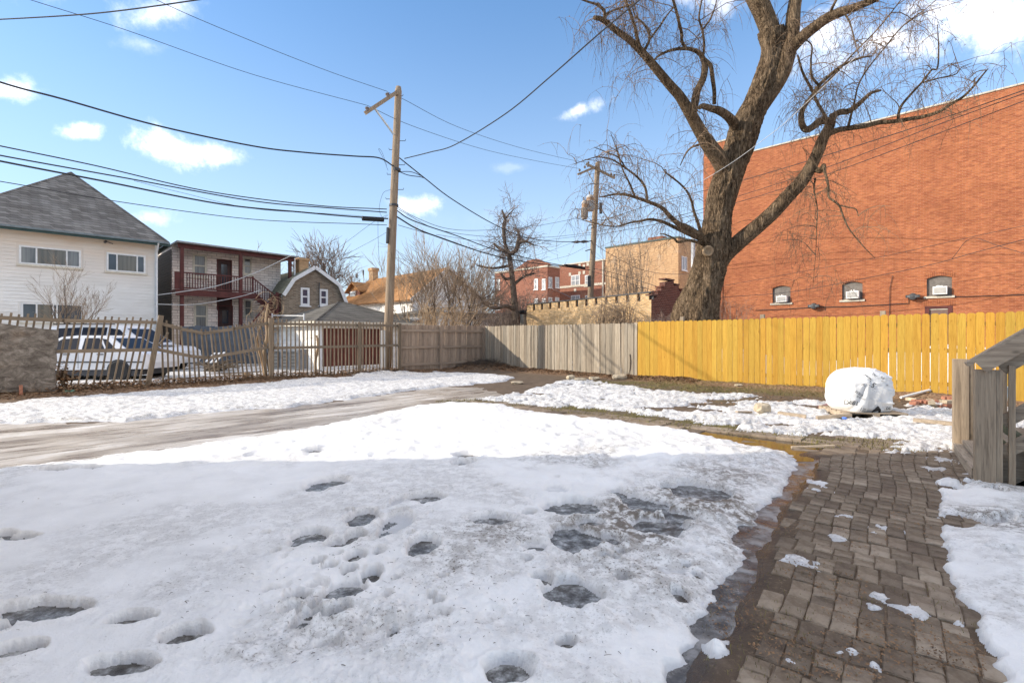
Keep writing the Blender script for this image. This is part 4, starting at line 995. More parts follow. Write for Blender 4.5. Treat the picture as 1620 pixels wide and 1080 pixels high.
# ---------------------------------------------------------------- white sided house
wu = Frame(W(248, 0, 24.8).x, 24.8, 'L'); WWID = 6.9; WHf = Frame(*(wu.o - wu.ex * WWID).xy, 'L')
t = thing('white_house', 'two-storey white clapboard house with a steep grey shingle roof and dark green eaves', 'house', WHf)
ez = WHf.z(WWID, 383)
wins = []
for (x0, x1, yt0, yb0) in [(30, 128, 384.5, 420), (168.5, 230, 398, 431.5), (33, 132, 475, 512)]:
    a, c = WHf.u(x0), WHf.u(x1); wins.append((a, c, WHf.z(a, yb0 - 3), WHf.z(a, yt0 + (3 if x0 < 168 else 1))))
b = MB(); wall_holes(b, 0, WWID, -.1, ez, wins, rev=.1); D_ = 11.0
b.quad((WWID, 0, -.1), (WWID, D_, -.1), (WWID, D_, ez), (WWID, 0, ez)); b.quad((0, D_, -.1), (0, 0, -.1), (0, 0, ez), (0, D_, ez)); b.quad((WWID, D_, -.1), (0, D_, -.1), (0, D_, ez), (WWID, D_, ez))
obj('wall', b, M['siding'], t)
siding(t, .06, WWID - .06, 0, ez, [(a - .08, c + .08, z0 - .08, z1 + .08) for a, c, z0, z1 in wins], M['siding'], .15)
siding(t, 0, D_, 0, ez, [], M['siding'], .105, y=-.004, M0=TR(0, D_, 0) @ RZ(-math.pi / 2), name='siding')
for u in (-.01, WWID - .09): b = MB(); b.box(u, u + .10, -.042, .07, 0, ez); obj('corner_board', b, M['white_trim'], t)
gls = [[M['glass_grey'], M['glass_brown'], M['glass_grey']], [M['glass'], M['glass_brown'], M['glass']], [M['glass'], M['glass_brown'], M['glass'], M['glass']]]
for (a, c, z0, z1), gl, mm in zip(wins, gls, [(.27, .76), (.26, .78), (.24, .5, .56)]):
    window(t, a, c, z0, z1, fw=.07, mull=[a + (c - a) * m for m in mm], glass=gl if len(gl) == len(mm) + 1 else gl[0], sillmat=M['cream_trim'])
rid_u, rid_y = 3.95, 4.2; rz = WHf.z(rid_u, 273, rid_y)
ov = .42; e0 = ez - .02
A_, B_, C_, D2 = (-ov, -ov, e0), (WWID + ov, -ov, e0), (WWID + ov, D_ + ov, e0), (-ov, D_ + ov, e0); Rg, Rh = (rid_u, rid_y, rz), (rid_u, D_ - 3.5, rz)
b = MB(); b.poly([A_, B_, Rg]); b.poly([B_, C_, Rh, Rg]); b.poly([C_, D2, Rh]); b.poly([D2, A_, Rg, Rh]); b.poly([A_, D2, C_, B_])
rf = obj('roof', b, M['grey_roof'], t)
b = MB(); b.tube([Rg, B_], .05, 5); b.tube([Rg, A_], .05, 5); obj('ridge_cap', b, M['grey_roof'], rf)
b = MB(); b.box(-ov - .02, WWID + ov + .02, -ov - .06, -ov - .003, e0 - .20, e0 - .004); obj('fascia', b, M['green_trim'], t)
b = MB(); b.box(WWID + ov + .003, WWID + ov + .06, -ov, D_ + ov, e0 - .20, e0 - .004); obj('fascia', b, M['green_trim'], t)
b = MB(); b.box(-ov, WWID + ov, -ov - .16, -ov - .063, e0 - .10, e0 - .02); obj('gutter', b, flat('grey_green_gutter', (.16, .19, .20), .5), t)
b = MB(); b.box(-ov, WWID + ov, -ov, -.04, e0 - .06, e0 - .03); obj('soffit', b, M['cream_trim'], t)
b = MB(); b.tube([(WWID - .02, -ov - .1, e0 - .1), (WWID - .02, -.1, e0 - .55), (WWID - .02, -.1, 0)], .045, 8); obj('downspout', b, M['white_trim'], t)
b = MB(); u, z = WHf.uz(166, 383); b.tube([(u, 0, z), (u, -.25, z), (u + .25, -.4, z - .1)], .02, 5); b.tube([(u, 0, z), (u + .01, -.25, z)], .06, 6); obj('bracket', b, M['dark_metal'], t)

# ---------------------------------------------------------------- two-storey porch house
PF = Frame(W(262, 0, 27.5).x, 27.5, 'L'); pend = PF.u(444, 1.2) 
t = thing('porch_house', 'two-storey whitewashed house with maroon wooden porches and an outside stair', 'house', PF)
ph = PF.z(0, 386, 1.2)
hu = [(286, 329), ]
wy = 1.2    # wall set back behind the porch
wins = []
def pwin(x0, x1, yt, yb): a, c = PF.u(x0, wy), PF.u(x1, wy); m = (a + c) / 2; return (a, c, PF.z(m, yb, wy), PF.z(m, yt, wy))
W1, W2, W3 = pwin(304.5, 327.5, 402, 439), pwin(306.5, 329, 480, 520), pwin(384.5, 398, 408, 434)
W4 = pwin(386, 399, 474, 500); D1, D2_ = pwin(343, 367, 410.5, 456), pwin(344.5, 368.5, 483, 540)
D1 = (D1[0], D1[1], 2.95 if D1[2] > 2.95 else D1[2], D1[3])
hs = [W1, W2, W3, W4, D1, D2_]
ul = PF.u(272, wy)
b = MB(); b2 = MB(); wall_holes(b, ul, pend, -.1, ph, hs, y=wy, rev=.1); wall_d = 9
b.quad((pend, wy, -.1), (pend, wy + wall_d, -.1), (pend, wy + wall_d, ph - .3), (pend, wy, ph)); b.quad((ul, wy + wall_d, -.1), (ul, wy, -.1), (ul, wy, ph), (ul, wy + wall_d, ph - .3))
obj('wall', b, M['white_block'], t)
for w_ in (W1, W2): window(t, *w_, y=wy, fw=.12, frame=M['cream_trim'], glass=M['glass_grey'] if w_ is W1 else M['glass_grey'], trans=[(w_[2] + w_[3]) / 2])
for w_ in (W3, W4): window(t, *w_, y=wy, fw=.08, frame=M['cream_trim'], glass=M['glass_grey'], trans=[(w_[2] + w_[3]) / 2])
for d_ in (D1, D2_):
    b = MB(); a, c, z0, z1 = d_; b.box(a, a + .06, wy - .02, wy + .08, z0, z1); b.box(c - .06, c, wy - .02, wy + .08, z0, z1); b.box(a + .06, c - .06, wy - .018, wy + .08, z1 - .06, z1)
    df = obj('door', b, M['maroon'], t); b = MB(); b.box(a + .06, c - .06, wy + .03, wy + .07, z0, z1 - .06); obj('door_leaf', b, M['maroon_door'], df)
    b = MB(); b.box(a + .25, c - .25, wy + .018, wy + .03, (z0 + z1) / 2, z1 - .3); obj('door_glass', b, M['glass'], df)
fz = PF.z(PF.u(286), 457.5)            # upper deck level
uP = [PF.u(288), PF.u(381), PF.u(459)]
roofz = lambda u: PF.z(0, 386) - .0 * u
ztop = PF.z(uP[0], 391)
b = MB(); b.beam((PF.u(281), .05, ztop + .08), (uP[2] + .25, .05, ztop - .02), .16, .24); obj('porch_beam', b, M['maroon'], t)
b = MB(); b.prism([(PF.u(278), ztop + .22), (uP[2] + .4, ztop + .10), (uP[2] + .4, ztop + .18), (PF.u(278), ztop + .31)], -.3, wy + 9); obj('roof', b, M['flat_roof'], t)
for k, u in enumerate(uP):
    for (za, zc) in (((0, fz - .25), (fz, ztop - .02)) if k < 2 else ((0, ztop - .04),)):
        b = MB(); b.box(u - .09, u + .09, -.04, .14, za, zc); obj('porch_post', b, M['maroon'], t)
b = MB(); b.tube([(uP[2] + .28, -.02, 0), (uP[2] + .28, -.02, ztop)], .05, 6); obj('downspout', b, M['white_trim'], t)
ude = PF.u(400)                          # deck end
b = MB(); b.box(PF.u(277), ude, -.08, wy - .01, fz - .10, fz - .003); obj('porch_deck', b, M['maroon'], t)
b = MB(); b.box(PF.u(277), ude, -.12, -.083, fz - .36, fz); obj('deck_fascia', b, M['maroon'], t)
b = MB(); b.box(PF.u(277), PF.u(400), -.08, wy - .01, 0, .35); obj('lower_deck', b, M['maroon'], t)
def railing(parent, p0, p1, z0a, z0b, hh=.95, n=None, sp=.13):
    p0, p1 = Vector(p0), Vector(p1); L = (p1 - p0).length
    b = MB(); b.beam(p0 + Vector((0, 0, z0a + hh)), p1 + Vector((0, 0, z0b + hh)), .09, .07); obj('handrail', b, M['maroon'], parent)
    b = MB(); b.beam(p0 + Vector((0, 0, z0a + .1)), p1 + Vector((0, 0, z0b + .1)), .05, .07); obj('bottom_rail', b, M['maroon'], parent)
    k = int(L / sp)
    for i in range(1, k):
        f = i / k; p = p0.lerp(p1, f); z = z0a + (z0b - z0a) * f; b = MB(); b.box(p.x - .02, p.x + .02, p.y - .02, p.y + .02, z + .13, z + hh - .03); obj('baluster', b, M['maroon'], parent)
railing(t, (uP[0] + .1, 0, 0), (uP[1] - .1, 0, 0), fz, fz); railing(t, (uP[1] + .1, 0, 0), (ude, 0, 0), fz, fz)
railing(t, (PF.u(288), .35, 0), (PF.u(356), .35, 0), .35, .35); 
b = MB(); b.box(PF.u(276), uP[0] - .1, -.02, .04, fz + .02, fz + .98); obj('side_panel', b, M['maroon'], t)
b = MB(); b.box(ude - .04, ude + .04, -.04, .06, fz - .1, fz + 1.05); obj('newel_post', b, M['maroon'], t)
# stair: upper flight goes right-down to a landing, lower flight comes back left
lu0, lu1 = PF.u(430), PF.u(460); lz = PF.z(lu0, 490)
b = MB(); b.box(lu0, lu1, -.9, .3, lz - .12, lz); obj('landing', b, M['maroon'], t)
railing(t, (lu0, -.9, 0), (lu1, -.9, 0), lz, lz, sp=.10)
b = MB(); b.box(lu0 - .07, lu0 + .07, -.95, -.83, 0, lz + 1.05); obj('newel_post', b, M['maroon'], t)
b = MB(); b.box(lu1 - .07, lu1 + .07, -.95, -.83, 0, lz + 1.0); obj('newel_post', b, M['maroon'], t)
railing(t, (ude, -.02, 0), (lu0, -.35, 0), fz, lz, sp=.12)
b = MB(); b.beam((ude, -.05, fz - .1), (lu0, -.05, lz - .05), .05, .28); obj('stringer', b, M['maroon'], t)
nst = 7
for i in range(nst):
    f = (i + .5) / nst; b = MB(); uu = ude + (lu0 - ude) * f; z = fz + (lz - fz) * f; b.box(uu - .15, uu + .15, .0, .9, z - .04, z); obj('tread', b, M['maroon'], t)
lb0 = PF.u(372); b = MB(); b.beam((lu0 - .08, -.85, lz - .1), (lb0, -.85, .3), .05, .3); obj('stringer', b, M['maroon'], t)
railing(t, (lb0, -.86, 0), (lu0 - .1, -.86, 0), .35, lz - .05, sp=.13)
for i in range(8):
    f = (i + .5) / 8; b = MB(); uu = lb0 + (lu0 - lb0) * f; z = .3 + (lz - .3) * f; b.box(uu - .15, uu + .15, -.82, -.1, z - .04, z); obj('tread', b, M['maroon'], t)
# dark passage between the two houses
gp_ = Frame(*(PF.o + PF.ex * (ul - .05) + PF.ey * wy).xy, 'R')
b = MB(); b.quad((-1.9, 0, -.1), (0, 0, -.1), (0, 0, ph - .2), (-1.9, 0, ph + .3))
siding(t, wy, wy + wall_d, 0, ph - .2, [], flat('brown_asphalt_siding', (.10, .085, .07), .9, .3), .16, y=0, M0=TR(ul - .01, 0, 0) @ Matrix(((0, 1, 0, 0), (1, 0, 0, 0), (0, 0, 1, 0), (0, 0, 0, 1))), name='side_siding')

# ---------------------------------------------------------------- brown brick gambrel house
GF0 = Frame(W(455, 0, 31).x, 31, 'L'); t = thing('gambrel_house', 'small brown brick house with white-edged gambrel gable and two white windows', 'house', GF0)
gl_ = lambda px, py: GF0.uz(px, py)
gw = []
for (x0, x1, yt, yb) in ((475.5, 489.5, 454.5, 483), (505, 518.5, 457, 483)): a, c = GF0.u(x0), GF0.u(x1); gw.append((a, c, GF0.z(a, yb), GF0.z(a, yt)))
outl = [gl_(447, 468), gl_(463.5, 443), gl_(497, 424), gl_(535, 452), gl_(546, 480)]
u0g, u1g = outl[0][0], outl[-1][0]
zbelow = min(outl[0][1], outl[-1][1])
b = MB(); ztb = outl[-1][1]; wall_holes(b, u0g, u1g, -.1, ztb, gw, rev=.1)
hh_ = [h for h in gw]
# upper part of the gable built as strips between openings
def gable_top(u):
    for (a, za), (c, zc) in zip(outl[:-1], outl[1:]):
        if a <= u <= c: return za + (zc - za) * (u - a) / (c - a)
    return outl[-1][1]
b = MB(); cuts = sorted({u0g, u1g, *[h[0] for h in gw], *[h[1] for h in gw], *[p[0] for p in outl]})
for a, c in zip(cuts[:-1], cuts[1:]):
    m = (a + c) / 2; h = next((h for h in gw if h[0] < m < h[1]), None)
    if h: b.quad((a, 0, -.1), (c, 0, -.1), (c, 0, h[2]), (a, 0, h[2])); b.quad((a, 0, h[3]), (c, 0, h[3]), (c, 0, gable_top(c)), (a, 0, gable_top(a)))
    else: b.quad((a, 0, -.1), (c, 0, -.1), (c, 0, gable_top(c)), (a, 0, gable_top(a)))
b.quad((u1g, 0, -.1), (u1g, 10, -.1), (u1g, 10, ztb), (u1g, 0, ztb)); b.quad((u0g, 10, -.1), (u0g, 0, -.1), (u0g, 0, outl[0][1]), (u0g, 10, outl[0][1]))
obj('wall', b, M['brown_brick'], t)
for h in gw:
    window(t, *h, fw=.13, trans=[(h[2] + h[3]) / 2], glass=M['glass_blue'])
    b = MB(); nb = 7
    for k in range(nb): f = k / (nb - 1); uu = h[0] + (h[1] - h[0]) * f; b.box(uu - .05, uu + .05, -.02, .05, h[3] + .01 + .06 * math.sin(math.pi * f), h[3] + .2 + .06 * math.sin(math.pi * f))
    obj('brick_arch', b, M['brown_brick'], t, kind='stuff')
b = MB(); off = .16
for (a, za), (c, zc) in zip(outl[:-1], outl[1:]): b.poly([(a, -off, za + .1), (c, -off, zc + .1), (c, 10, zc + .1), (a, 10, za + .1)]); b.poly([(a, -off, za + .02), (a, 10, za + .02), (c, 10, zc + .02), (c, -off, zc + .02)])
rf = obj('roof', b, M['olive_roof'], t)
for (a, za), (c, zc) in zip(outl[:-1], outl[1:]): b = MB(); b.beam((a, -off - .04, za + .03), (c, -off - .04, zc + .03), .05, .22); obj('barge_board', b, M['white_trim'], t)
b = MB(); u, z = GF0.uz(478, 428, 1.5); b.box(u - .30, u + .30, 1.2, 1.8, z - 1.2, GF0.z(u, 410, 1.5)); b.box(u - .35, u + .35, 1.15, 1.85, GF0.z(u, 413, 1.5), GF0.z(u, 409, 1.5)); obj('chimney', b, M['tan_brick'], rf)
b = MB(); u, z = GF0.uz(504, 447); b.tube([(u, -.1, 0), (u, -.1, z)], .03, 5); obj('pipe', b, M['dark_metal'], t)

# ---------------------------------------------------------------- orange-roofed house with white gable
OF = Frame(W(652, 0, 38).x, 38, 'L'); ou1 = OF.u(768); pk = OF.uz(707, 424)
le, re_ = OF.uz(652, 470), OF.uz(768, 478)
t = thing('orange_roof_house', 'long white house with sunlit orange shingle roof, small dormer and chimney behind the thicket', 'house', OF)
ezo = (le[1] + re_[1]) / 2; LN = 12.5
b = MB(); b.poly([(0, 0, -.1), (ou1, 0, -.1), (ou1, 0, ezo), (pk[0], 0, pk[1]), (0, 0, ezo)]); b.quad((0, LN, -.1), (0, 0, -.1), (0, 0, ezo), (0, LN, ezo)); b.quad((ou1, 0, -.1), (ou1, LN, -.1), (ou1, LN, ezo), (ou1, 0, ezo))
obj('wall', b, M['white_paint_brick'], t)
siding(t, .0, ou1, 0, ezo, [], M['white_paint_brick'], .14)
b = MB(); b.poly([(-.35, -.3, ezo - .2), (-.35, LN, ezo - .2), (pk[0], LN, pk[1] + .05), (pk[0], -.3, pk[1] + .05)]); b.poly([(ou1 + .35, LN, ezo - .2), (ou1 + .35, -.3, ezo - .2), (pk[0], -.3, pk[1] + .05), (pk[0], LN, pk[1] + .05)])
b.poly([(-.35, -.3, ezo - .28), (pk[0], -.3, pk[1] - .03), (pk[0], LN, pk[1] - .03), (-.35, LN, ezo - .28)]); b.poly([(ou1 + .35, -.3, ezo - .28), (ou1 + .35, LN, ezo - .28), (pk[0], LN, pk[1] - .03), (pk[0], -.3, pk[1] - .03)])
rf = obj('roof', b, M['orange_roof'], t)
b = MB(); b.beam((-.35, -.32, ezo - .24), (pk[0], -.32, pk[1] + .01), .05, .2); obj('barge_board', b, M['white_trim'], t)
b = MB(); b.beam((ou1 + .35, -.32, ezo - .24), (pk[0], -.32, pk[1] + .01), .05, .2); obj('barge_board', b, M['white_trim'], t)
for (x0, x1, yt, yb) in ((672, 683, 470, 492), (722, 733, 470, 492)): a, c = OF.u(x0), OF.u(x1); window(t, a, c, OF.z(a, yb), OF.z(a, yt), y=-.03, fw=.1, glass=M['glass_brown'])
# dormer, chimney and vents on the slope that faces the alley
O2 = Frame(*OF.o.xy, 'R'); rot2 = OF.m.inverted() @ O2.m
yd = 1.0; zs_ = lambda y: ezo - .2 + (pk[1] + .05 - ezo + .2) * (y + .35) / (pk[0] + .35)
du0, du1 = O2.u(552, yd), O2.u(570, yd); dz0, dz1 = O2.z(du0, 478, yd), O2.z(du0, 461, yd)
b = MB(); b.box(du0, du1, yd, yd + 3.0, zs_(yd) - .3, dz1); dr = obj('dormer', b, M['dark_brick'], t, M=rot2)
b = MB(); um_ = (du0 + du1) / 2; b.prism([(du0 - .3, dz1 - .2), (um_, dz1 + .7), (du1 + .3, dz1 - .2), (du1 + .3, dz1 - .08), (um_, dz1 + .82), (du0 - .3, dz1 - .08)], yd - .3, yd + 3.2); b.prism([(du0, dz1), (du1, dz1), (um_, dz1 + .66)], yd, yd + .1); obj('dormer_roof', b, M['orange_roof'], dr)
a, c = O2.u(555, yd), O2.u(563.5, yd); b = MB(); b.box(a, c, yd - .07, yd - .01, dz0 + .15, dz1 - .05); obj('dormer_window', b, M['white_trim'], dr)
b = MB(); b.box(a + .08, c - .08, yd - .10, yd - .06, dz0 + .25, dz1 - .15); obj('dormer_pane', b, M['glass_bright'], dr)
yr = pk[0]; b = MB(); u = O2.u(591, yr); zc1 = O2.z(u, 425, yr); b.box(u - .36, u + .36, yr - .3, yr + .3, pk[1] - .4, zc1); b.box(u - .44, u + .44, yr - .37, yr + .37, zc1 - .25, zc1 + .04); obj('chimney', b, M['tan_brick'], t, M=rot2)
for (px, yy) in ((565, 4.2), (575, 4.6), (556, 3.6)): u = O2.u(px, yy); b = MB(); b.tube([(u, yy, zs_(yy) - .1), (u, yy, zs_(yy) + .45)], .08, 6); obj('vent_pipe', b, M['dark_metal'], t, M=rot2)

# low sheds seen through the thicket
for (x0, x1, yt, Y_, mat_, rm, nm, lab) in [(628, 700, 492, 33, 'white_paint_brick', 'garage_roof', 'shed', 'low pale shed roof half hidden by the thicket'), (732, 822, 500, 36, 'red_brick_far', 'dark_metal', 'brick_garage', 'low red-brown garage seen through branches over the fence corner')]:
    f_ = Frame(W(x1, 0, Y_).x, Y_, 'R'); ul_ = f_.u(x0); ff = Frame(*(f_.o + f_.ex * ul_).xy, 'R'); L_ = -ul_; hz = ff.z(L_, yt + 4)
    t = thing(nm, lab, 'shed', ff); b = MB(); b.box(0, L_, 0, 6, -.1, hz); obj('wall', b, M[mat_], t)
    b = MB(); b.prism([(-.3, hz), (L_ + .3, hz), (L_ + .3, hz + .12), (-.3, hz + .12)], -.3, 6.3); b.poly([(-.3, -.3, hz + .125), (L_ + .3, -.3, hz + .125), (L_ + .1, 3, hz + .7), (0, 3, hz + .7)]); obj('roof', b, M[rm], t)
    for k in range(3): a = L_ * (.15 + .28 * k); b = MB(); b.box(a, a + L_ * .14, -.02, .02, .1, hz - .35); obj('door', b, M['maroon' if k % 2 else 'dark_metal'], t)

# ---------------------------------------------------------------- the garage behind the left fence
GA = Frame(W(505, 0, 20.2).x, 20.2, 'L'); gal = GA.u(655); gad = 6.2
t = thing('alley_garage', 'low white-walled garage with hipped grey roof and red-brown ribbed door behind the picket fence', 'garage', GA)
gz_ = GA.z(0, 509)
gdo = [(GA.u(510), GA.u(613), .12, GA.z(GA.u(540), 517) - .06)]
b = MB(); wall_holes(b, 0, gal, -.1, gz_, gdo, rev=.08); b.quad((gal, 0, -.1), (gal, gad, -.1), (gal, gad, gz_), (gal, 0, gz_)); b.quad((0, gad, -.1), (0, 0, -.1), (0, 0, gz_), (0, gad, gz_)); b.quad((gal, gad, -.1), (0, gad, -.1), (0, gad, gz_), (gal, gad, gz_)); 
obj('wall', b, M['white_paint_brick'], t)
(a, c, z0, z1) = gdo[0]; door = thing('garage_door_hold', '', '', None) if False else None
b = MB(); nrib = 22
for k in range(nrib):
    ua, ub = a + (c - a) * k / nrib, a + (c - a) * (k + 1) / nrib; yy_ = .05 if k % 2 else .075
    b.box(ua, ub, yy_, .1, z0, z1)
obj('garage_door', b, M['red_door'], t)
ovg = .3; pkz = GA.z(gal * .5, 478, gad * .5) ; r0, r1 = (gad * .50, gad * .5), (max(gal - gad * .5, gad * .5 + .2), gad * .5)
ap = GA.uz(536, 478, gad * .5)
Pk = (ap[0], gad * .5, ap[1]); Pk2 = (ap[0] + .25, gad * .5, ap[1])
Q0, Q1, Q2, Q3 = (-ovg, -ovg, gz_), (gal + ovg, -ovg, gz_), (gal + ovg, gad + ovg, gz_), (-ovg, gad + ovg, gz_)
b = MB(); b.poly([Q0, Q1, Pk2, Pk]); b.poly([Q1, Q2, Pk2]); b.poly([Q2, Q3, Pk, Pk2]); b.poly([Q3, Q0, Pk]); b.poly([Q0, Q3, Q2, Q1]); rf = obj('roof', b, M['garage_roof'], t)
b = MB(); b.tube([Q0, Pk], .045, 5); b.tube([Pk2, Q1], .045, 5); obj('hip_cap', b, M['garage_roof'], rf)
b = MB(); b.box(-ovg, gal + ovg, -ovg - .04, -ovg - .003, gz_ - .16, gz_ + .02); b.box(-ovg - .04, -ovg - .003, -ovg, gad + ovg, gz_ - .16, gz_ + .02); obj('gutter', b, M['cream_trim'], t)
b = MB(); b.box(-.02, .1, -.03, .0, 0, gz_ - .16); obj('corner_board', b, M['white_trim'], t)
# white rail posts on the roof edge
for px in (432, 481): pass
f_ = Frame(W(481, 0, 21.0).x, 21.0, 'R'); ul_ = f_.u(431)
t = thing('white_pipe_rail', 'thin white pipe rail standing above the fence in front of the garage roof', 'railing', f_)
for u in (ul_, 0): b = MB(); b.tube([(u, 0, 0), (u, 0, f_.z(u, 496))], .035, 8); obj('post', b, M['white_trim'], t)
b = MB(); b.tube([(ul_, 0, f_.z(ul_, 499)), (0, 0, f_.z(0, 499.5))], .022, 6); obj('rail', b, M['white_trim'], t)
# louvred cabinet by the garage side
f_ = Frame(W(431, 0, 19.2).x, 19.2, ex=(1, -.15)); u1_ = f_.u(472)
t = thing('louvred_cabinet', 'dark grey air-conditioning condenser with black mesh sides standing by the garage', 'air conditioner', f_)
zt_ = f_.z(0, 553); b = MB(); b.box(0, u1_, 0, .7, .08, zt_); obj('casing', b, flat('grey_casing', (.20, .21, .22), .6), t)
for k in range(3):
    a = u1_ * (.05 + .32 * k); b = MB(); b.box(a, a + u1_ * .22, -.02, -.003, .18, zt_ - .08); g = obj('grille', b, M['black'], t)
    b = MB(); z = .2
    while z < zt_ - .1: b.box(a, a + u1_ * .22, -.035, -.022, z, z + .018); z += .055
    obj('louvre', b, M['metal'], g, kind='stuff')
# blue-grey plank screen behind the sagging pickets
f_ = Frame(W(287, 0, 22.5).x, 22.5, ex=(1, .12)); u1_ = f_.u(428); t = thing('plank_screen', 'blue-grey vertical board screen behind the sagging picket fence', 'fence', f_)
k = 0; u = 0
while u < u1_:
    z1 = f_.z(u, 515 + R.uniform(-1, 2) + 0.0 * k); b = MB(); b.box(u, u + .27, .012 * (k % 2), .03 + .012 * (k % 2), .1, z1); obj('board', b, M['tarp'], t); u += .285; k += 1
b = MB(); b.box(0, u1_, .05, .1, .5, .6); b.box(0, u1_, .05, .1, 1.4, 1.5); obj('rail', b, M['tarp'], t)

# ---------------------------------------------------------------- the house whose shadow covers the near half of the yard (stands to the left of and behind the viewer)
SH = Frame(-6.2, 5.02, ex=(.7062, -.7080)); SH.ey = Vector((-SH.ex.y, SH.ex.x, 0))
# corner at (-6.2, 5.02); the walls run away from it to the near right and the near left, so build with x along (.706,-.708), y along (-.706,-.708)
Mx = Matrix(((.7062, -.7062, 0, -6.2), (-.7080, -.7080, 0, 5.02), (0, 0, 1, 0), (0, 0, 0, 1)))
t = bpy.data.objects.new('near_house', None); COL.objects.link(t); t.matrix_world = Matrix.Translation((-6.2, 5.02, 0)); t['label'] = 'tall cream painted brick flat whose long shade falls over the near snow, outside the picture'; t['category'] = 'house'
T = Matrix.Translation((6.2, -5.02, 0)) @ Mx
b = MB()
hx, hy, hz = 6.4, 9.0, 9.6
P8 = [T @ Vector(p) for p in ((0, 0, -.1), (hx, 0, -.1), (hx, hy, -.1), (0, hy, -.1), (0, 0, hz), (hx, 0, hz), (hx, hy, hz), (0, hy, hz))]
for f in ((0, 1, 5, 4), (1, 2, 6, 5), (2, 3, 7, 6), (3, 0, 4, 7), (4, 5, 6, 7)): b.quad(*[P8[i] for i in f])
obj('wall', b, M['white_paint_brick'], t)
for fl in range(3):
    for k in range(2):
        a = 1.2 + k * 3.0; window(t, a, a + 1.1, 1.2 + fl * 3.0, 2.8 + fl * 3.0, y=0, M0=T @ TR(0, -.03, 0) @ Matrix.Diagonal((1, 1, 1, 1)), glass=M['glass'], trans=[2.0 + fl * 3.0], fw=.08)
b = MB(); q = [T @ Vector(p) for p in ((-.15, -.15, hz), (hx + .15, -.15, hz), (hx + .15, hy + .15, hz), (-.15, hy + .15, hz), (-.15, -.15, hz + .18), (hx + .15, -.15, hz + .18), (hx + .15, hy + .15, hz + .18), (-.15, hy + .15, hz + .18))]
for f in ((0, 1, 5, 4), (1, 2, 6, 5), (2, 3, 7, 6), (3, 0, 4, 7), (4, 5, 6, 7), (3, 2, 1, 0)): b.quad(*[q[i] for i in f])
obj('coping', b, M['stone'], t)

# ================================================================== FENCES
def board_mesh(name, w, h, th, dog, seed, taper=0.0):
    r = random.Random(seed); b = MB(); c = dog
    pts = [(-w / 2, 0), (w / 2, 0), (w / 2, h - c), (w / 2 - c, h), (-w / 2 + c, h), (-w / 2, h - c)] if dog else [(-w / 2, 0), (w / 2, 0), (w / 2, h), (-w / 2, h)]
    pts = [(x + r.uniform(-.0015, .0015), z) for x, z in pts]
    b.prism(pts, -th / 2, th / 2); return b.mesh(name)
rf_ = random.Random(21)
# ---- yellow fence
uy0, uy1 = FR.u(1009), 17.5
YF = Frame(*(FR.o + FR.ex * uy0).xy, 'R')
t = thing('yellow_fence', 'tall new yellow cedar board fence with dog-eared tops in front of the brick wall', 'fence', YF)
ym = [board_mesh('board', .138, 1.82, .018, .032, s) for s in range(6)]
for me in ym: me.materials.append(M['yellow'])
ylen = uy1 - uy0; u = .07; k = 0
posts_u = [YF.u(1204), YF.u(1395.5), YF.u(1395.5) + (YF.u(1395.5) - YF.u(1204)), YF.u(1395.5) + 2 * (YF.u(1395.5) - YF.u(1204))]
segs = [0] + posts_u
while u < ylen:
    px = CX + F * (YF.o + YF.ex * u).x / YF.Y(u)
    gap = .004 if px < 1125 else .008
    seg = sum(1 for p in posts_u if u > p); ztop = 1.835 + .0 + .012 * seg + rf_.uniform(-.008, .008)
    if any(abs(u - p) < .07 for p in posts_u): gap += .012
    Mx = TR(u, rf_.uniform(-.006, .004), ztop - 1.82) @ RY(rf_.uniform(-.004, .004)) @ RZ(rf_.uniform(-.02, .02))
    o = bpy.data.objects.new('board', rf_.choice(ym)); COL.objects.link(o); o.parent = t; o.matrix_local = Mx
    u += .138 + gap; k += 1
for z in (.32, 1.10 - .05, 1.62):
    for a, c in zip(segs[:-1], segs[1:]): b = MB(); b.box(a, c - .01, .014, .052, z - .045, z + .045); obj('rail', b, M['lumber'], t)
for p in [YF.u(1077)] + posts_u: b = MB(); b.box(p - .05, p + .05, .056, .15, 0, 1.835 + .12); obj('post', b, M['grey_fence'], t)
# ---- grey weathered fence
t = thing('grey_fence', 'weathered grey board fence between the shaded corner and the yellow fence', 'fence', FR)
gm_ = [board_mesh('board', .116, 1.80, .018, .026, 30 + s) for s in range(6)]
for me in gm_: me.materials.append(M['grey_fence'])
u = .08
while u < uy0 - .03:
    Mx = TR(u, rf_.uniform(-.008, .008) + (.016 if int(u * 7) % 2 else 0), .0 + rf_.uniform(-.015, .012)) @ RY(rf_.uniform(-.012, .012)) @ RZ(rf_.uniform(-.05, .05))
    o = bpy.data.objects.new('board', rf_.choice(gm_)); COL.objects.link(o); o.parent = t; o.matrix_local = Mx; u += .116 + rf_.uniform(.0, .008)
for z in (.35, .95, 1.55): b = MB(); b.box(0, uy0 - .02, .034, .07, z - .045, z + .045); obj('rail', b, M['lumber'], t)
for p in (.1, 2.45, 4.9, uy0 - .06): b = MB(); b.box(p - .05, p + .05, .075, .17, 0, 1.75); obj('post', b, M['grey_fence'], t)
b = MB(); P = [(FR.u(px), -.03, FR.z(FR.u(px), py)) for px, py in ((997, 560), (998, 572), (997, 585), (993, 596), (990, 603))]; b.tube(P, .012, 5)
o = obj('fallen_vine', b, M['bark_dark']); o.matrix_world = FR.m; tag(o, 'dark bare stem leaning on the grey fence next to the yellow fence', 'stem')
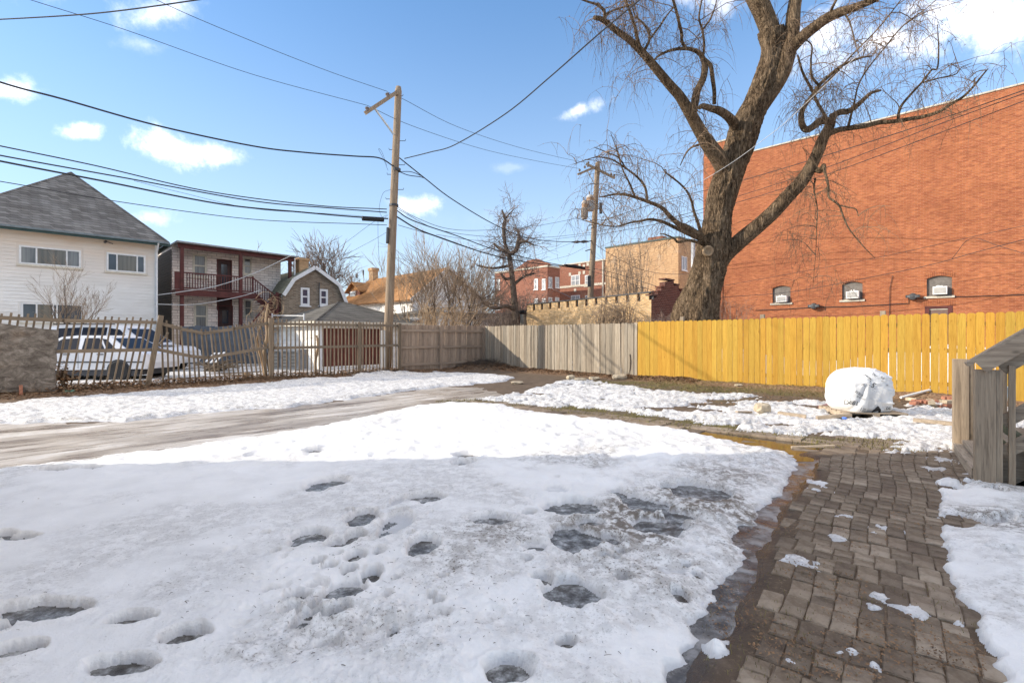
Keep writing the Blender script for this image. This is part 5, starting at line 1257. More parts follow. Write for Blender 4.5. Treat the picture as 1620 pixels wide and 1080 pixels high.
# ---- solid shaded fence on the left of the corner (its rails face the yard)
us0 = FL.u(632)
SF = Frame(*(FL.o + FL.ex * us0).xy, 'L')
t = thing('shaded_fence', 'shaded brown board fence with its rails and posts facing the yard, next to the corner', 'fence', SF)
sm_ = [board_mesh('board', .138, 1.80, .018, .02, 50 + s) for s in range(5)]
for me in sm_: me.materials.append(M['shade_fence'])
u = .07
while u < -us0 - .02:
    Mx = TR(u, .055 + rf_.uniform(-.002, .002), rf_.uniform(-.01, .01)) @ RY(rf_.uniform(-.006, .006))
    o = bpy.data.objects.new('board', rf_.choice(sm_)); COL.objects.link(o); o.parent = t; o.matrix_local = Mx; u += .138 + .003
pp = SF.u(697)
for z in (.30, .95, 1.58):
    for a, c in ((.05, pp - .05), (pp + .05, -us0 - .03)): b = MB(); b.box(a, c, .0, .042, z - .045, z + .045); obj('rail', b, M['shade_rail'], t)
for p, h in ((pp, 1.80), (.0, 1.84), (-us0 - .06, 1.75)): b = MB(); b.box(p - .05, p + .05, -.055, .04, 0, h); obj('post', b, M['shade_fence'], t)
# ---- picket fences
def picket_fence(label, px0, px1, n, rails, lean0, lean1, topv, cat='fence', hmin=.0, skip=(), posts=(), dropped=()):
    u0, u1 = FL.u(px0), FL.u(px1); fr = Frame(*(FL.o + FL.ex * u0).xy, 'L'); L = u1 - u0
    t = thing('picket_fence', label, cat, fr, group='old wooden picket fence panels along the alley')
    def line(pts):
        P = [(fr.u(px), fr.z(fr.u(px), py)) for px, py in pts]
        def f(u):
            if u <= P[0][0]: return P[0][1]
            for (a, za), (c, zc) in zip(P[:-1], P[1:]):
                if u <= c: return za + (zc - za) * (u - a) / (c - a)
            return P[-1][1]
        return f, P
    fs = []
    for ri, pts in enumerate(rails):
        f, P = line(pts); fs.append(f)
        for (a, za), (c, zc) in zip(P[:-1], P[1:]): b = MB(); b.beam((a - .02, 0, za), (c + .02, 0, zc), .036, .085); obj('rail', b, M['rail'], t)
    for i in range(n):
        if i in skip: continue
        u = L * (i + .5) / n + rf_.uniform(-.012, .012); f_ = i / max(1, n - 1); lean = lean0 + (lean1 - lean0) * f_ + rf_.uniform(-.015, .015)
        zt = fs[0](u) + topv + rf_.uniform(-.03, .03); zb = fs[-1](u) - rf_.uniform(.10, .17)
        if i in dropped: zt = fs[1](u) + .05
        w = rf_.uniform(.034, .044)
        b = MB(); b.box(-w / 2, w / 2, .02, .042, 0, (zt - zb)); zmid = 0
        obj('picket', b, M['picket'], t, M=TR(u - math.tan(lean) * (zt - zb) * .5, rf_.uniform(-.002, .004), zb) @ RY(lean))
    for (px, pyt, pyb, px2, w) in posts:
        a = fr.u(px); c = fr.u(px2); b = MB(); b.beam((c, -.07, fr.z(c, pyb)), (a, -.07, fr.z(a, pyt)), w, w, up=Vector((0, 1, 0))); obj('post', b, M['picket'], t)
    return t, fr
pf1, fr1 = picket_fence('leaning grey picket fence panel in front of the parked cars, pickets tilting to the right', -60, 246, 25,
    [[(-60, 500), (100, 507), (246, 510)], [(84, 556), (246, 553)], [(-60, 631), (100, 618), (246, 609)]], .11, .17, .13, posts=[(254, 499, 620, 231, .11)])
pf2, fr2 = picket_fence('sagging middle picket fence panel, its top rail bowed down and the pickets leaning left', 254, 424, 23,
    [[(254, 511), (285, 520), (322, 527.5), (370, 520), (424, 511)], [(248, 552), (300, 563), (330, 566), (424, 549)], [(240, 617), (424, 597)]], -.02, -.17, .11, posts=[(426.5, 503, 612, 427, .10)])
pf3, fr3 = picket_fence('upright picket fence panel in front of the garage and its red-brown door', 430, 629, 34,
    [[(430, 512), (629, 515)], [(430, 550.5), (629, 546)], [(430, 602), (500, 596), (629, 585)]], .0, 0, .12, posts=[(567.5, 510, 600, 567, .10), (630, 512, 590, 630, .10)])
b = MB(); a = fr1.u(266); c = fr1.u(244); b.beam((fr1.u(250), -.03, fr1.z(c, 547)), (a, -.03, fr1.z(a, 526)), .09, .03); obj('brace', b, M['picket'], pf1)
# plywood sheet leaning on the pickets
pu0, pu1 = FL.u(-40, -.12), FL.u(92, -.12); PLf = Frame(*(FL.o + FL.ex * pu0 + FL.ey * -.12).xy, 'L'); L = pu1 - pu0
b = MB(); nx, nz = 10, 6; zt0, zt1 = PLf.z(0, 507), PLf.z(L, 522.5); zb0, zb1 = PLf.z(0, 622), PLf.z(L - .05, 618)
for s in (0, .018):
    for j in range(nz + 1):
        for i in range(nx + 1):
            fu, fv = i / nx, j / nz; x = L * fu + (.03 * rf_.uniform(-1, 1) if i == nx else 0) - (.06 * fu * (1 - fv)); zb = zb0 + (zb1 - zb0) * fu; zt = zt0 + (zt1 - zt0) * fu
            b.v.append((x, -.10 + s + .08 * fv + .02 * math.sin(fu * 5), zb + (zt - zb) * fv + (rf_.uniform(-.012, .012) if j in (0, nz) else 0)))
N = (nx + 1) * (nz + 1)
for j in range(nz):
    for i in range(nx):
        a = j * (nx + 1) + i; b.f.append((a, a + 1, a + nx + 2, a + nx + 1)); b.f.append((N + a, N + a + nx + 1, N + a + nx + 2, N + a + 1))
for i in range(nx): a = i; c = nz * (nx + 1) + i; b.f.append((a, N + a, N + a + 1, a + 1)); b.f.append((c, c + 1, N + c + 1, N + c))
for j in range(nz): a = j * (nx + 1); c = a + nx; b.f.append((a, a + nx + 1, N + a + nx + 1, N + a)); b.f.append((c, N + c, N + c + nx + 1, c + nx + 1))
o = obj('plywood_sheet', b, M['ply']); o.matrix_world = PLf.m; tag(o, 'weathered dark grey plywood sheet leaning against the picket fence', 'plywood')
b = MB(); a = PLf.u(33); b.box(a - .03, a + .03, -.2, -.16, 0, PLf.z(a, 608)); o = obj('rusty_stake', b, M['clay']); o.matrix_world = PLf.m; tag(o, 'short rust-red stake in front of the plywood sheet', 'stake')

# ================================================================== UTILITY POLES AND WIRES
def pole(name, lab, base, top, r0, r1):
    base, top = Vector(base), Vector(top); t = thing(name, lab, 'utility pole', loc=base, group='wooden utility poles')
    d = top - base; pts = [d * f for f in (0, .2, .4, .6, .8, .985, 1)]; rr = [r0 + (r1 - r0) * f for f in (0, .2, .4, .6, .8, .985)] + [r1 * .75]
    b = MB(); b.tube(pts, rr, 16); obj('shaft', b, M['pole'], t, smooth=True); return t, base, d
Y1 = 18.62; pb_ = W(611.5, 560, Y1); pb_.z = 0; pt1 = W(630.5, 137.5, Y1)
p1, b1, d1_ = pole('utility_pole', 'tall wooden utility pole with one side arm standing behind the picket fence', pb_, pt1, .175, .125)
def local(p, base): return Vector(p) - base
arm = MB(); a0, a1 = W(628, 146, Y1 - .15), W(578, 179, Y1 - 1.0)
arm.beam(local(a0, b1), local(a1, b1), .10, .13); obj('side_arm', arm, M['pole'], p1)
b = MB(); b.beam(local(W(593, 172, Y1 - .75), b1), local(W(623, 213, Y1 - .15), b1), .05, .05); obj('arm_brace', b, M['metal'], p1)
for px, py, Y in ((581, 169, Y1 - .98), (613, 147, Y1 - .45)):
    c = local(W(px, py + 3, Y), b1); b = MB(); b.lathe([(.03, -.10), (.05, -.04), (.075, -.02), (.05, .0), (.08, .03), (.04, .06)], c, 10); obj('insulator', b, M['porcelain'], p1)
for i, (px, py, s) in enumerate([(633, 152, 1), (637, 223, 1), (620, 237, -1), (636, 261, 1), (617, 276, -1), (634, 300, 1), (615, 315, -1)]):
    c = local(W(px - s * 5, py, Y1), b1); b = MB(); b.tube([c, c + Vector((s * .22, 0, 0)), c + Vector((s * .23, 0, .06))], .012, 5); obj('climbing_peg', b, M['dark_metal'], p1)
b = MB(); c0, c1 = local(W(613.5, 360, Y1 - .16), b1), local(W(612.5, 385, Y1 - .16), b1); b.tube([c0, c1], .05, 8); obj('conduit', b, M['dark_metal'], p1)
b = MB(); c = local(W(627, 269, Y1), b1); b.lathe([(.165, -.05), (.165, .05)], c, 14); c = local(W(623, 325, Y1), b1); b.lathe([(.175, -.04), (.175, .04)], c, 14); obj('bands', b, M['dark_metal'], p1, kind='stuff')
Y2 = 31.5
def ymap(Y): return Y if Y <= 19 else 19 + (Y - 19) * 12.5 / 8
pb2 = W(929, 560, Y2); pb2.z = 0; pt2 = W(945.5, 257, Y2)
p2, b2, d2_ = pole('utility_pole', 'wooden utility pole with crossed arms and a transformer rising behind the toothed brick wall', pb2, pt2, .21, .155)
b = MB(); b.beam(local(W(927, 259, Y2 - .2), b2), local(W(973, 282, Y2 - .2), b2), .11, .13); obj('cross_arm', b, M['pole'], p2)
b = MB(); b.beam(local(W(948, 262, Y2 - .35), b2), local(W(914, 276, Y2 - .9), b2), .10, .12); obj('cross_arm', b, M['pole'], p2)
b = MB(); b.beam(local(W(929, 270, Y2 - .6), b2), local(W(941, 292, Y2 - .15), b2), .04, .05); obj('arm_brace', b, M['metal'], p2)
for px, py, Y in ((925, 264, Y2 - .6), (917, 269, Y2 - .8), (931, 257, Y2 - .2), (967, 275, Y2 - .2), (972, 277, Y2 - .2), (930, 262, Y2 - .5)):
    c = local(W(px, py, Y), b2); b = MB(); b.lathe([(.03, -.10), (.06, -.05), (.08, -.02), (.05, .0), (.07, .03), (.04, .06)], c, 8); obj('insulator', b, M['porcelain'], p2)
for (x0, x1, yt, yb, dy, lab) in [(928, 939.5, 309, 333, -.45, 'rusty grey transformer can nearest the pole'), (920.5, 929, 318, 346, -.75, 'ribbed transformer can on the outer side')]:
    cx_ = (x0 + x1) / 2; top = local(W(cx_, yt, Y2 + dy), b2); bot = local(W(cx_, yb, Y2 + dy), b2); r = (x1 - x0) / 2 / F * Y2; h = top.z - bot.z
    cm = flat('can_paint', (.44, .42, .39), .6, .3, 3) if x0 > 925 else flat('can_rusty', (.36, .30, .24), .65, .4, 3)
    b = MB(); b.lathe([(r * .85, -.03), (r, 0), (r, h * .82), (r * 1.05, h * .84), (r * 1.05, h * .9), (r * .7, h), (r * .3, h + .04)], bot, 18); tk = obj('transformer', b, cm, p2, label=lab)
    b = MB(); b.lathe([(.03, 0), (.05, .05), (.03, .1), (.05, .15), (.03, .22)], top + Vector((-.05, 0, .02)), 8); obj('bushing', b, M['porcelain'], tk)
    b = MB(); b.lathe([(r * 1.02, h * .62), (r * 1.03, h * .66), (r * 1.02, h * .82)], bot, 18); obj('rust_band', b, M['rust'], tk)
    b = MB()
    for k in range(7): a = math.pi + k * .45; b.box(-.012, .012, 0, .06, .06, h * .6, TR(*(bot + Vector((math.cos(a) * r * .96, math.sin(a) * r * .96, 0)))) @ RZ(a - math.pi / 2))
    obj('cooling_fins', b, cm, tk, kind='stuff')
b = MB(); c0, c1 = local(W(950.5, 321, Y2 - .1), b2), local(W(950.5, 338, Y2 - .1), b2); b.tube([c0, c1], .09, 8); b.beam(local(W(944, 330, Y2), b2), local(W(951, 330, Y2), b2), .08, .05); obj('cutout_bracket', b, M['dark_metal'], p2)
b = MB(); c = local(W(932, 445, Y2 - .25), b2); b.box(c.x - .1, c.x + .1, c.y - .1, c.y, c.z - .35, c.z + .35); obj('junction_box', b, M['dark_metal'], p2)
for (px, py) in ((931, 357), (928, 383), (926, 397), (935, 361)): c = local(W(px, py, Y2 - .2), b2); b = MB(); b.tube([c, c + Vector((.35, .1, .12))], .03, 6); obj('bracket', b, M['dark_metal'], p2)
# pale street pole behind the big tree
Y3 = 41; c = W(1096.5, 560, Y3); c.z = 0; tt = thing('pale_pole', 'slender pale grey pole beside the big tree trunk, in front of the tan building', 'pole', loc=c)
b = MB(); b.tube([(0, 0, 0), (0, 0, W(1096, 362, Y3).z)], [.19, .16], 10); obj('shaft', b, M['metal'], tt, smooth=True); b = MB(); z_ = W(1096, 388, Y3).z; b.box(-.05, .5, -.05, .05, z_ - .04, z_ + .04); obj('bracket', b, M['dark_metal'], tt)

def wire(lab, pts, r=.011, mat=None, n=7, group=None, cat='wire', name='wire'):
    if any(w_ in lab for w_ in ('far pole', 'heavy', 'two poles', 'lower pair')): pts = [(p[0], p[1], ymap(p[2])) for p in pts]
    P = catmull([tuple(W(*p)) for p in pts], n); b = MB(); b.tube(P, r, 5); o = obj(name, b, mat or M['wire']); tag(o, lab, cat, group); return o
wire("thin power wire from the top left corner down to the near pole's side arm", [(-160, -68, 10.4), (48, 0, 12.1), (200, 48, 13.4), (400, 118, 15.6), (581, 167, 17.64)], .008)
wire('thin power wire crossing the upper left sky to the top of the near pole', [(60, -100, 10.8), (247, 0, 12.9), (400, 66, 15), (520, 113, 16.9), (613, 145, 18.2)], .008)
wire('thick sagging cable across the left sky meeting the near pole above its middle', [(-200, 60, 10.5), (0, 130, 12.5), (100, 157, 13.6), (250, 199, 15), (400, 231, 16.6), (480, 241, 17.4), (560, 247, 18.2), (600, 250, 18.4), (624, 264, 18.5)], .026)
wire('dark cable cutting across the very top left corner', [(-120, 36, 8.5), (0, 31, 8), (120, 24, 7.6), (200, 16, 7.3), (300, 2, 7), (400, -14, 6.7)], .010)
wire('upper cable of the low bundle on the left side of the near pole', [(-160, 197, 11.5), (0, 231, 12.6), (150, 262, 14), (330, 303, 16), (500, 325, 17.5), (612, 331, 18.5)], .018)
wire('second cable of the low bundle on the left side of the near pole', [(-160, 214, 11.5), (0, 246, 12.6), (200, 282, 14.4), (400, 318, 16.6), (520, 329, 17.6), (612, 336, 18.5)], .020)
wire('thickest cable of the low left bundle carrying the black splice sleeve', [(-160, 222, 11.5), (0, 255, 12.6), (160, 286, 14), (350, 323, 16.2), (480, 336, 17.4), (560, 343, 18), (614, 346, 18.5)], .026)
wire('lowest thin cable of the left bundle passing the white house roof', [(-160, 262, 11.5), (0, 287, 12.6), (200, 321, 14.4), (400, 347, 16.6), (560, 354, 18), (612, 356, 18.5)], .012)
b = MB(); q0, q1 = W(573, 345.5, 18.1), W(607, 347.5, 18.45); dd = (q1 - q0); b.tube([q0 - dd * .02, q0, q1, q1 + dd * .02], [.04, .085, .085, .04], 12); tag(obj('splice_sleeve', b, M['black']), 'thick black splice sleeve on the cables just left of the near pole', 'cable sleeve')
wire('twisted service cable rising from the near pole to the upper right into the tree', [(640, 251, 18.5), (680, 241, 17.9), (720, 229, 17.1), (800, 180, 15.2), (870, 122, 13.4), (945, 56, 11.6), (1012, 0, 10.3), (1100, -70, 9)], .018)
wire('thin upper wire from the pole top across the sky to the far pole', [(613, 146, 18.2), (640, 158, 18.8), (722, 200, 20.6), (820, 233, 23.4), (913, 255, 26.2), (931, 256, 26.8)], .009)
wire('thin lower wire from the side arm across the sky to the far pole', [(581, 167, 17.64), (654, 200, 19.2), (760, 235, 22.4), (840, 253, 24.6), (917, 267, 26.2)], .009)
wire('thick cable dropping from the near pole past the slim bare tree to the far pole', [(632, 250, 18.6), (672, 282, 19.3), (715, 315, 20.2), (780, 354, 22), (830, 375, 23.8), (880, 382, 25.4), (932, 382, 26.8)], .022)
wire('short slack loop of cable between the near pole and the thick cable', [(628, 270, 18.55), (645, 277, 18.8), (665, 280, 19.2), (673, 282.5, 19.3)], .016)
wire('second short slack loop of cable to the right of the near pole', [(628, 272, 18.55), (650, 272, 18.8), (668, 279, 19.2)], .014)
wire('lower heavy cable bundle from the near pole down to the far pole, bottom strand', [(628, 343, 18.6), (660, 362, 19.2), (700, 377, 20.1), (770, 401, 22), (830, 414, 24), (890, 421, 25.8), (933, 427, 26.8)], .028)
wire('lower heavy cable bundle from the near pole down to the far pole, top strand', [(628, 333, 18.6), (645, 345, 18.9), (672, 356, 19.5), (720, 372, 20.6), (790, 397, 22.6), (880, 418, 25.5), (933, 423, 26.8)], .022)
wire('thin lashing wire under the heavy cable bundle right of the near pole', [(630, 356, 18.6), (680, 371, 19.6), (740, 392, 21.2), (820, 416, 23.8)], .010)
wire('thin wire leaving the near pole and flattening out toward the far pole', [(628, 327, 18.6), (660, 345, 19.3), (710, 362, 20.6), (770, 364, 22.4), (850, 357, 25), (910, 346, 26.6), (938, 342, 26.9)], .010)
wire('thin wire running level to the far pole below the transformer', [(628, 330, 18.6), (700, 365, 20.4), (800, 376, 23.2), (870, 375, 25.2), (937, 368, 26.9)], .010)
wire('lowest thin line between the two poles behind the slim tree', [(690, 371, 20.2), (760, 381, 22.2), (840, 382, 24.4), (937, 371, 26.9)], .009)
b = MB(); q0, q1 = W(893, 419, ymap(25.8)), W(925, 424, ymap(26.6)); b.tube([q0, (q0 + q1) / 2, q1], [.05, .11, .06], 10); tag(obj('cable_box', b, M['black']), 'black cable box on the heavy bundle just left of the far pole', 'cable box')
b = MB(); q0, q1 = W(905, 383, ymap(26.1)), W(931, 382, ymap(26.8)); b.tube([q0, q0.lerp(q1, .3), q0.lerp(q1, .5), q0.lerp(q1, .7), q1], [.03, .09, .04, .10, .04], 10); tag(obj('cable_clamp', b, M['dark_metal']), 'cluster of cable clamps where the thick cable meets the far pole', 'clamp')
# wires running right in front of the brick wall
wire('topmost dark wire slanting across the brick wall from the far pole', [(944, 352, 26.8), (1043, 320, 25), (1173, 286, 22.5), (1400, 217, 18.6), (1620, 143, 15.5), (1760, 90, 13.9)], .016)
wire('middle dark wire slanting across the brick wall from the far pole', [(944, 366, 26.8), (1075, 341, 24.4), (1164, 312, 22.7), (1311, 264, 20), (1480, 199, 17.4), (1620, 148, 15.5), (1760, 97, 13.9)], .014)
wire('lower dark wire slanting across the brick wall from the far pole', [(944, 372, 26.8), (1050, 352, 24.8), (1161, 322, 22.7), (1308, 276, 20), (1480, 213, 17.4), (1620, 160, 15.5), (1760, 110, 13.9)], .014)
wire('pale wire looping in front of the tree trunk toward the upper right', [(1040, 324, 15.5), (1111, 286, 14.6), (1160, 256, 14.2), (1200, 227, 14), (1240, 196, 13.6), (1300, 140, 13), (1420, 30, 12)], .008, M['wire_pale'])
wire('thin line low on the brick wall, rising gently to the right', [(1144, 452, 28), (1300, 424, 24.5), (1400, 405, 22.6), (1527, 377, 20.6), (1620, 357, 19), (1720, 334, 17.6)], .010)
wire('second thin line low on the brick wall passing the two left windows', [(1090, 474, 28.5), (1160, 469, 27.6), (1256, 461, 25.3), (1400, 434, 22.4), (1480, 417, 21.2), (1540, 400, 20.2), (1620, 379, 19), (1720, 352, 17.6)], .013)
wire('short slack branch wire hanging from the lines on the brick wall', [(1505, 411, 21), (1515, 398, 20.8), (1528, 382, 20.6), (1545, 377, 20.4), (1580, 389, 19.8), (1620, 401, 19.2), (1700, 424, 18)], .010)
wire('dark wire from the far pole dropping to the right behind the tree', [(940, 385, 26.9), (962, 400, 27.4), (1008, 424, 28.4), (1050, 433, 30), (1096, 433, 32.9)], .014)
wire('lower pair wire from the far pole to the stepped dark gable, upper strand', [(937, 424, 26.9), (975, 433, 25.6), (1042, 454, 23.4)], .014)
wire('lower pair wire from the far pole to the stepped dark gable, lower strand', [(937, 429, 26.9), (975, 441, 25.6), (1044, 463, 23.4)], .012)
wire('thin guy line running down left from the clamps on the far pole', [(926, 391, 26.8), (900, 404, 27.5), (860, 416, 28.6), (800, 450, 30.5)], .008)
wire('thin service line from the far pole down to the left past the slim tree', [(905, 384, 26.2), (870, 397, 27.5), (830, 410, 29), (800, 424, 30.5)], .008)
wire('thin dark line from the red apartments down to the toothed parapet', [(870, 455, 57), (890, 464, 45), (910, 474, 30)], .02)
for i, (pts, lab) in enumerate([([(612, 340, 18.5), (590, 352, 18.6), (560, 374, 19), (520, 404, 20)], 'thin line slanting down left from the near pole under the splice sleeve'),
        ([(614, 366, 18.5), (590, 380, 19), (560, 396, 19.6), (500, 430, 21)], 'second thin line slanting down left from the near pole'),
        ([(598, 348, 18.4), (598, 370, 18.4), (599, 396, 18.4), (600, 420, 18.4)], 'thin wire hanging straight down beside the near pole'),
        ([(618, 300, 18.5), (606, 306, 18.4), (600, 330, 18.4), (606, 345, 18.4), (614, 340, 18.5)], 'small dangling wire loop on the left of the near pole'),
        ([(612, 262, 18.5), (604, 240, 18.3), (599, 236, 18.3), (606, 250, 18.4), (614, 270, 18.5)], 'loose wire curl at the cable joint of the near pole'),
        ([(212, 286, 14.6), (280, 303, 15.4), (400, 330, 16.6), (520, 338, 17.6), (575, 342, 18)], 'thin wire wrapped under the left cable bundle')]): wire(lab, pts, .006)
wire('pale service cable crossing the porch house from roof corner to white house', [(461, 404, 27.0), (400, 433, 26.3), (340, 453, 25.7), (290, 461, 25.2), (240, 468, 24.7)], .022, M['wire_pale'])
wire('lower pale service cable crossing the porch house stair', [(412, 459, 26), (384, 468, 25.8), (340, 477, 25.4), (300, 482, 25.1), (245, 481, 24.7)], .020, M['wire_pale'])
wire('thin dark line across the white house front up to the left', [(-60, 395, 22), (0, 409, 22.6), (60, 428, 23.2), (140, 449, 24)], .012)

# ================================================================== CARS
def wheel(parent, x, y, z, r, w, side):
    b = MB(); b.lathe([(r * .62, -w / 2), (r * .93, -w / 2), (r, -w * .35), (r, w * .35), (r * .93, w / 2), (r * .62, w / 2)], (x, y, z), 24, 'y'); wh = obj('wheel', b, M['black'], parent, smooth=False)
    b = MB(); b.lathe([(r * .62, -w * .36), (r * .60, -w * .30), (r * .2, -w * .30), (r * .12, -w * .42)] if side < 0 else [(r * .12, w * .42), (r * .2, w * .30), (r * .6, w * .30), (r * .62, w * .36)], (x, y, z), 20, 'y'); rm = obj('rim', b, M['rim'], wh)
    b = MB()
    for k in range(6): a = k * math.pi / 3; b.box(r * .1, r * .58, side * w * .34 - .012, side * w * .34 + .012, -.025, .025, TR(x, y, z) @ RY(a))
    obj('spokes', b, M['rim'], rm, kind='stuff')
def car(frame, name, label, cat, L, Wd, lower, cabin, glass, wheels, r, zbelt, paint, group, tail=None, dark=False):
    """lower: side outline (x,z) of the hull above the sill; cabin: side outline of the roof part, tapered inward"""
    t = thing(name, label, cat, frame, group=group)
    b = MB(); n = len(lower); hw = Wd / 2
    zs = [p[1] for p in lower]; zmax = max(zs)
    rings = []
    for (inset, sh) in ((.10, .97), (.0, 1.0), (.0, 1.0), (.10, .97)): pass
    ys_ = [-hw + .09, -hw, -hw, -hw + .0, hw, hw - .09]
    def ring(y, s): cx_ = L / 2; cz = .55; return [(cx_ + (x - cx_) * s, y, cz + (z - cz) * s) for x, z in lower]
    layers = [ring(-hw + .0, .955), ring(-hw + .0, 1.0)]
    layers = [ring(-hw, .93), ring(-hw + .03, .985), ring(-hw + .10, 1.0), ring(hw - .10, 1.0), ring(hw - .03, .985), ring(hw, .93)]
    for l in layers: b.v += l
    for i in range(len(layers) - 1):
        for k in range(n):
            a = i * n + k; c = i * n + (k + 1) % n; b.f.append((a, a + n, c + n, c))
    b.f.append(tuple(range(n))); b.f.append(tuple(reversed(range((len(layers) - 1) * n, len(layers) * n))))
    obj('body', b, paint, t)
    # cabin
    b = MB(); zt = max(p[1] for p in cabin); n = len(cabin)
    def cy(z): return hw - .05 - .20 * max(0, (z - zbelt)) / max(.01, zt - zbelt)
    b.v += [(x, -cy(z), z) for x, z in cabin] + [(x, cy(z), z) for x, z in cabin]
    b.f.append(tuple(range(n))); b.f.append(tuple(reversed(range(n, 2 * n))))
    for k in range(n): k2 = (k + 1) % n; b.f.append((k, n + k, n + k2, k2))
    obj('cabin', b, paint, t)
    for g in glass:
        for s in (-1, 1):
            b = MB(); m = len(g); b.v += [(x, s * (cy(z) + .006), z) for x, z in g] + [(x, s * (cy(z) - .01), z) for x, z in g]
            b.f.append(tuple(range(m))); b.f.append(tuple(reversed(range(m, 2 * m))))
            for k in range(m): k2 = (k + 1) % m; b.f.append((k, m + k, m + k2, k2))
            obj('window', b, M['car_glass'], t)
    # windscreens: the sloping ends
    for (i, j) in ((0, 1), (-2, -1)):
        p, q = Vector((cabin[i][0], 0, cabin[i][1])), Vector((cabin[j][0], 0, cabin[j][1])); nrm = Vector((-(q.z - p.z), 0, q.x - p.x)).normalized() * .008
        a, c = p.lerp(q, .1), p.lerp(q, .88); b = MB(); y0, y1 = cy(a.z) - .06, cy(c.z) - .06
        b.quad(a + nrm + Vector((0, -y0, 0)), c + nrm + Vector((0, -y1, 0)), c + nrm + Vector((0, y1, 0)), a + nrm + Vector((0, y0, 0))); obj('windscreen', b, M['car_glass'], t)
    for x in wheels:
        for s in (-1, 1):
            b = MB(); b.lathe([(r * 1.18, -.02), (r * 1.18, .05)], (x, s * (hw - .015) + (0 if s < 0 else -.03), r), 24, 'y'); obj('wheel_arch', b, M['car_trim'], t)
            wheel(t, x, s * (hw - .06), r, r, .2, s)
    return t, hw
# sedan, nose to the left
SEf = Frame(W(30, 0, 15.9).x, 15.9, ex=(1, .03)); Ls = SEf.u(262)
k = Ls / 4.7
low = [(.05, .42), (.0, .55), (.05, .72), (.25, .80), (1.25, .90), (3.75, .93), (4.45, .90), (4.65, .82), (4.7, .55), (4.65, .36), (.3, .30)]
cab = [(1.15, .90), (1.92, 1.34), (2.4, 1.39), (3.1, 1.39), (3.45, 1.34), (4.1, .92)]
gl1 = [[(1.50, .955), (1.98, 1.28), (2.50, 1.31), (2.54, .955)], [(2.68, .955), (2.66, 1.31), (3.10, 1.31), (3.38, .955)], [(3.44, .955), (3.20, 1.29), (3.34, 1.27), (3.72, .965)]]
sc_ = lambda P: [(x * k, z) for x, z in P]
t, hw = car(SEf, 'parked_sedan', 'white sedan parked sideways right behind the leaning picket fence', 'car', Ls, 1.75, sc_(low), sc_(cab), [sc_(g) for g in gl1], [.93 * k, 3.85 * k], .305, .93, M['car_white'], 'cars parked beyond the picket fence')
b = MB(); b.box(.12, Ls - .1, -hw - .018, -hw + .01, .56, .60); obj('side_trim', b, M['car_trim'], t)
for x in (2.28 * k, 3.30 * k): b = MB(); b.box(x - .09, x + .09, -hw - .03, -hw, .80, .83); obj('door_handle', b, M['car_trim'], t)
for x in (1.45 * k, 2.62 * k, 3.42 * k): b = MB(); b.box(x - .006, x + .006, -hw - .003, -hw + .01, .38, .88); obj('door_seam', b, M['car_trim'], t)
b = MB(); b.box(.12, .17, -hw - .012, -hw + .02, .58, .72); obj('marker_lamp', b, flat('amber_lamp', (.7, .25, .05), .3), t)
b = MB(); b.box(.3, Ls - .3, -hw + .02, hw - .02, .17, .33); obj('underbody', b, M['car_trim'], t)
b = MB(); b.box(2.55 * k, 2.67 * k, -hw + .10, -hw + .13, .95, 1.3)
# minivan behind, nose to the right
VAf = Frame(W(90, 0, 19.4).x, 19.4, ex=(1, .06)); Lv = VAf.u(300, 0)
k = Lv / 5.0
low = [(.0, .40), (-.02, .70), (.05, 1.02), (.15, 1.08), (3.6, 1.05), (4.7, .95), (4.95, .80), (5.0, .50), (4.9, .32), (.2, .32)]
cab = [(.12, 1.05), (.38, 1.72), (.75, 1.80), (2.6, 1.80), (3.0, 1.72), (3.95, 1.04)]
gl2 = [[(.42, 1.10), (.62, 1.66), (1.45, 1.70), (1.45, 1.10)], [(1.53, 1.10), (1.53, 1.70), (2.42, 1.70), (2.42, 1.10)], [(2.50, 1.10), (2.50, 1.68), (2.88, 1.62), (3.45, 1.10)]]
t, hw = car(VAf, 'parked_minivan', 'white minivan with dark windows parked behind the white sedan, red lamp at its tail', 'van', Lv, 1.9, sc_(low), sc_(cab), [sc_(g) for g in gl2], [.95 * k, 4.0 * k], .33, 1.05, M['car_white'], 'cars parked beyond the picket fence')
b = MB(); b.box(-.03, .14, -hw - .02, -hw + .15, .95, 1.22); obj('tail_lamp', b, M['tail_red'], t)
b = MB(); b.box(.05, Lv - .02, -hw - .02, -hw + .01, .34, .52); obj('lower_trim', b, M['car_trim'], t)
b = MB(); b.box(3.6 * k, Lv - .02, -hw - .015, -hw + .012, .96, 1.02); obj('hood_trim', b, M['car_trim'], t)
b = MB(); b.box(.5, 2.7 * k, -hw + .16, -hw + .2, 1.80, 1.84); b2_ = obj('roof_rail', b, M['car_trim'], t)
b = MB(); b.box(3.5 * k, 3.62 * k, -hw - .2, -hw - .02, 1.08, 1.22); obj('mirror', b, M['car_white'], t)

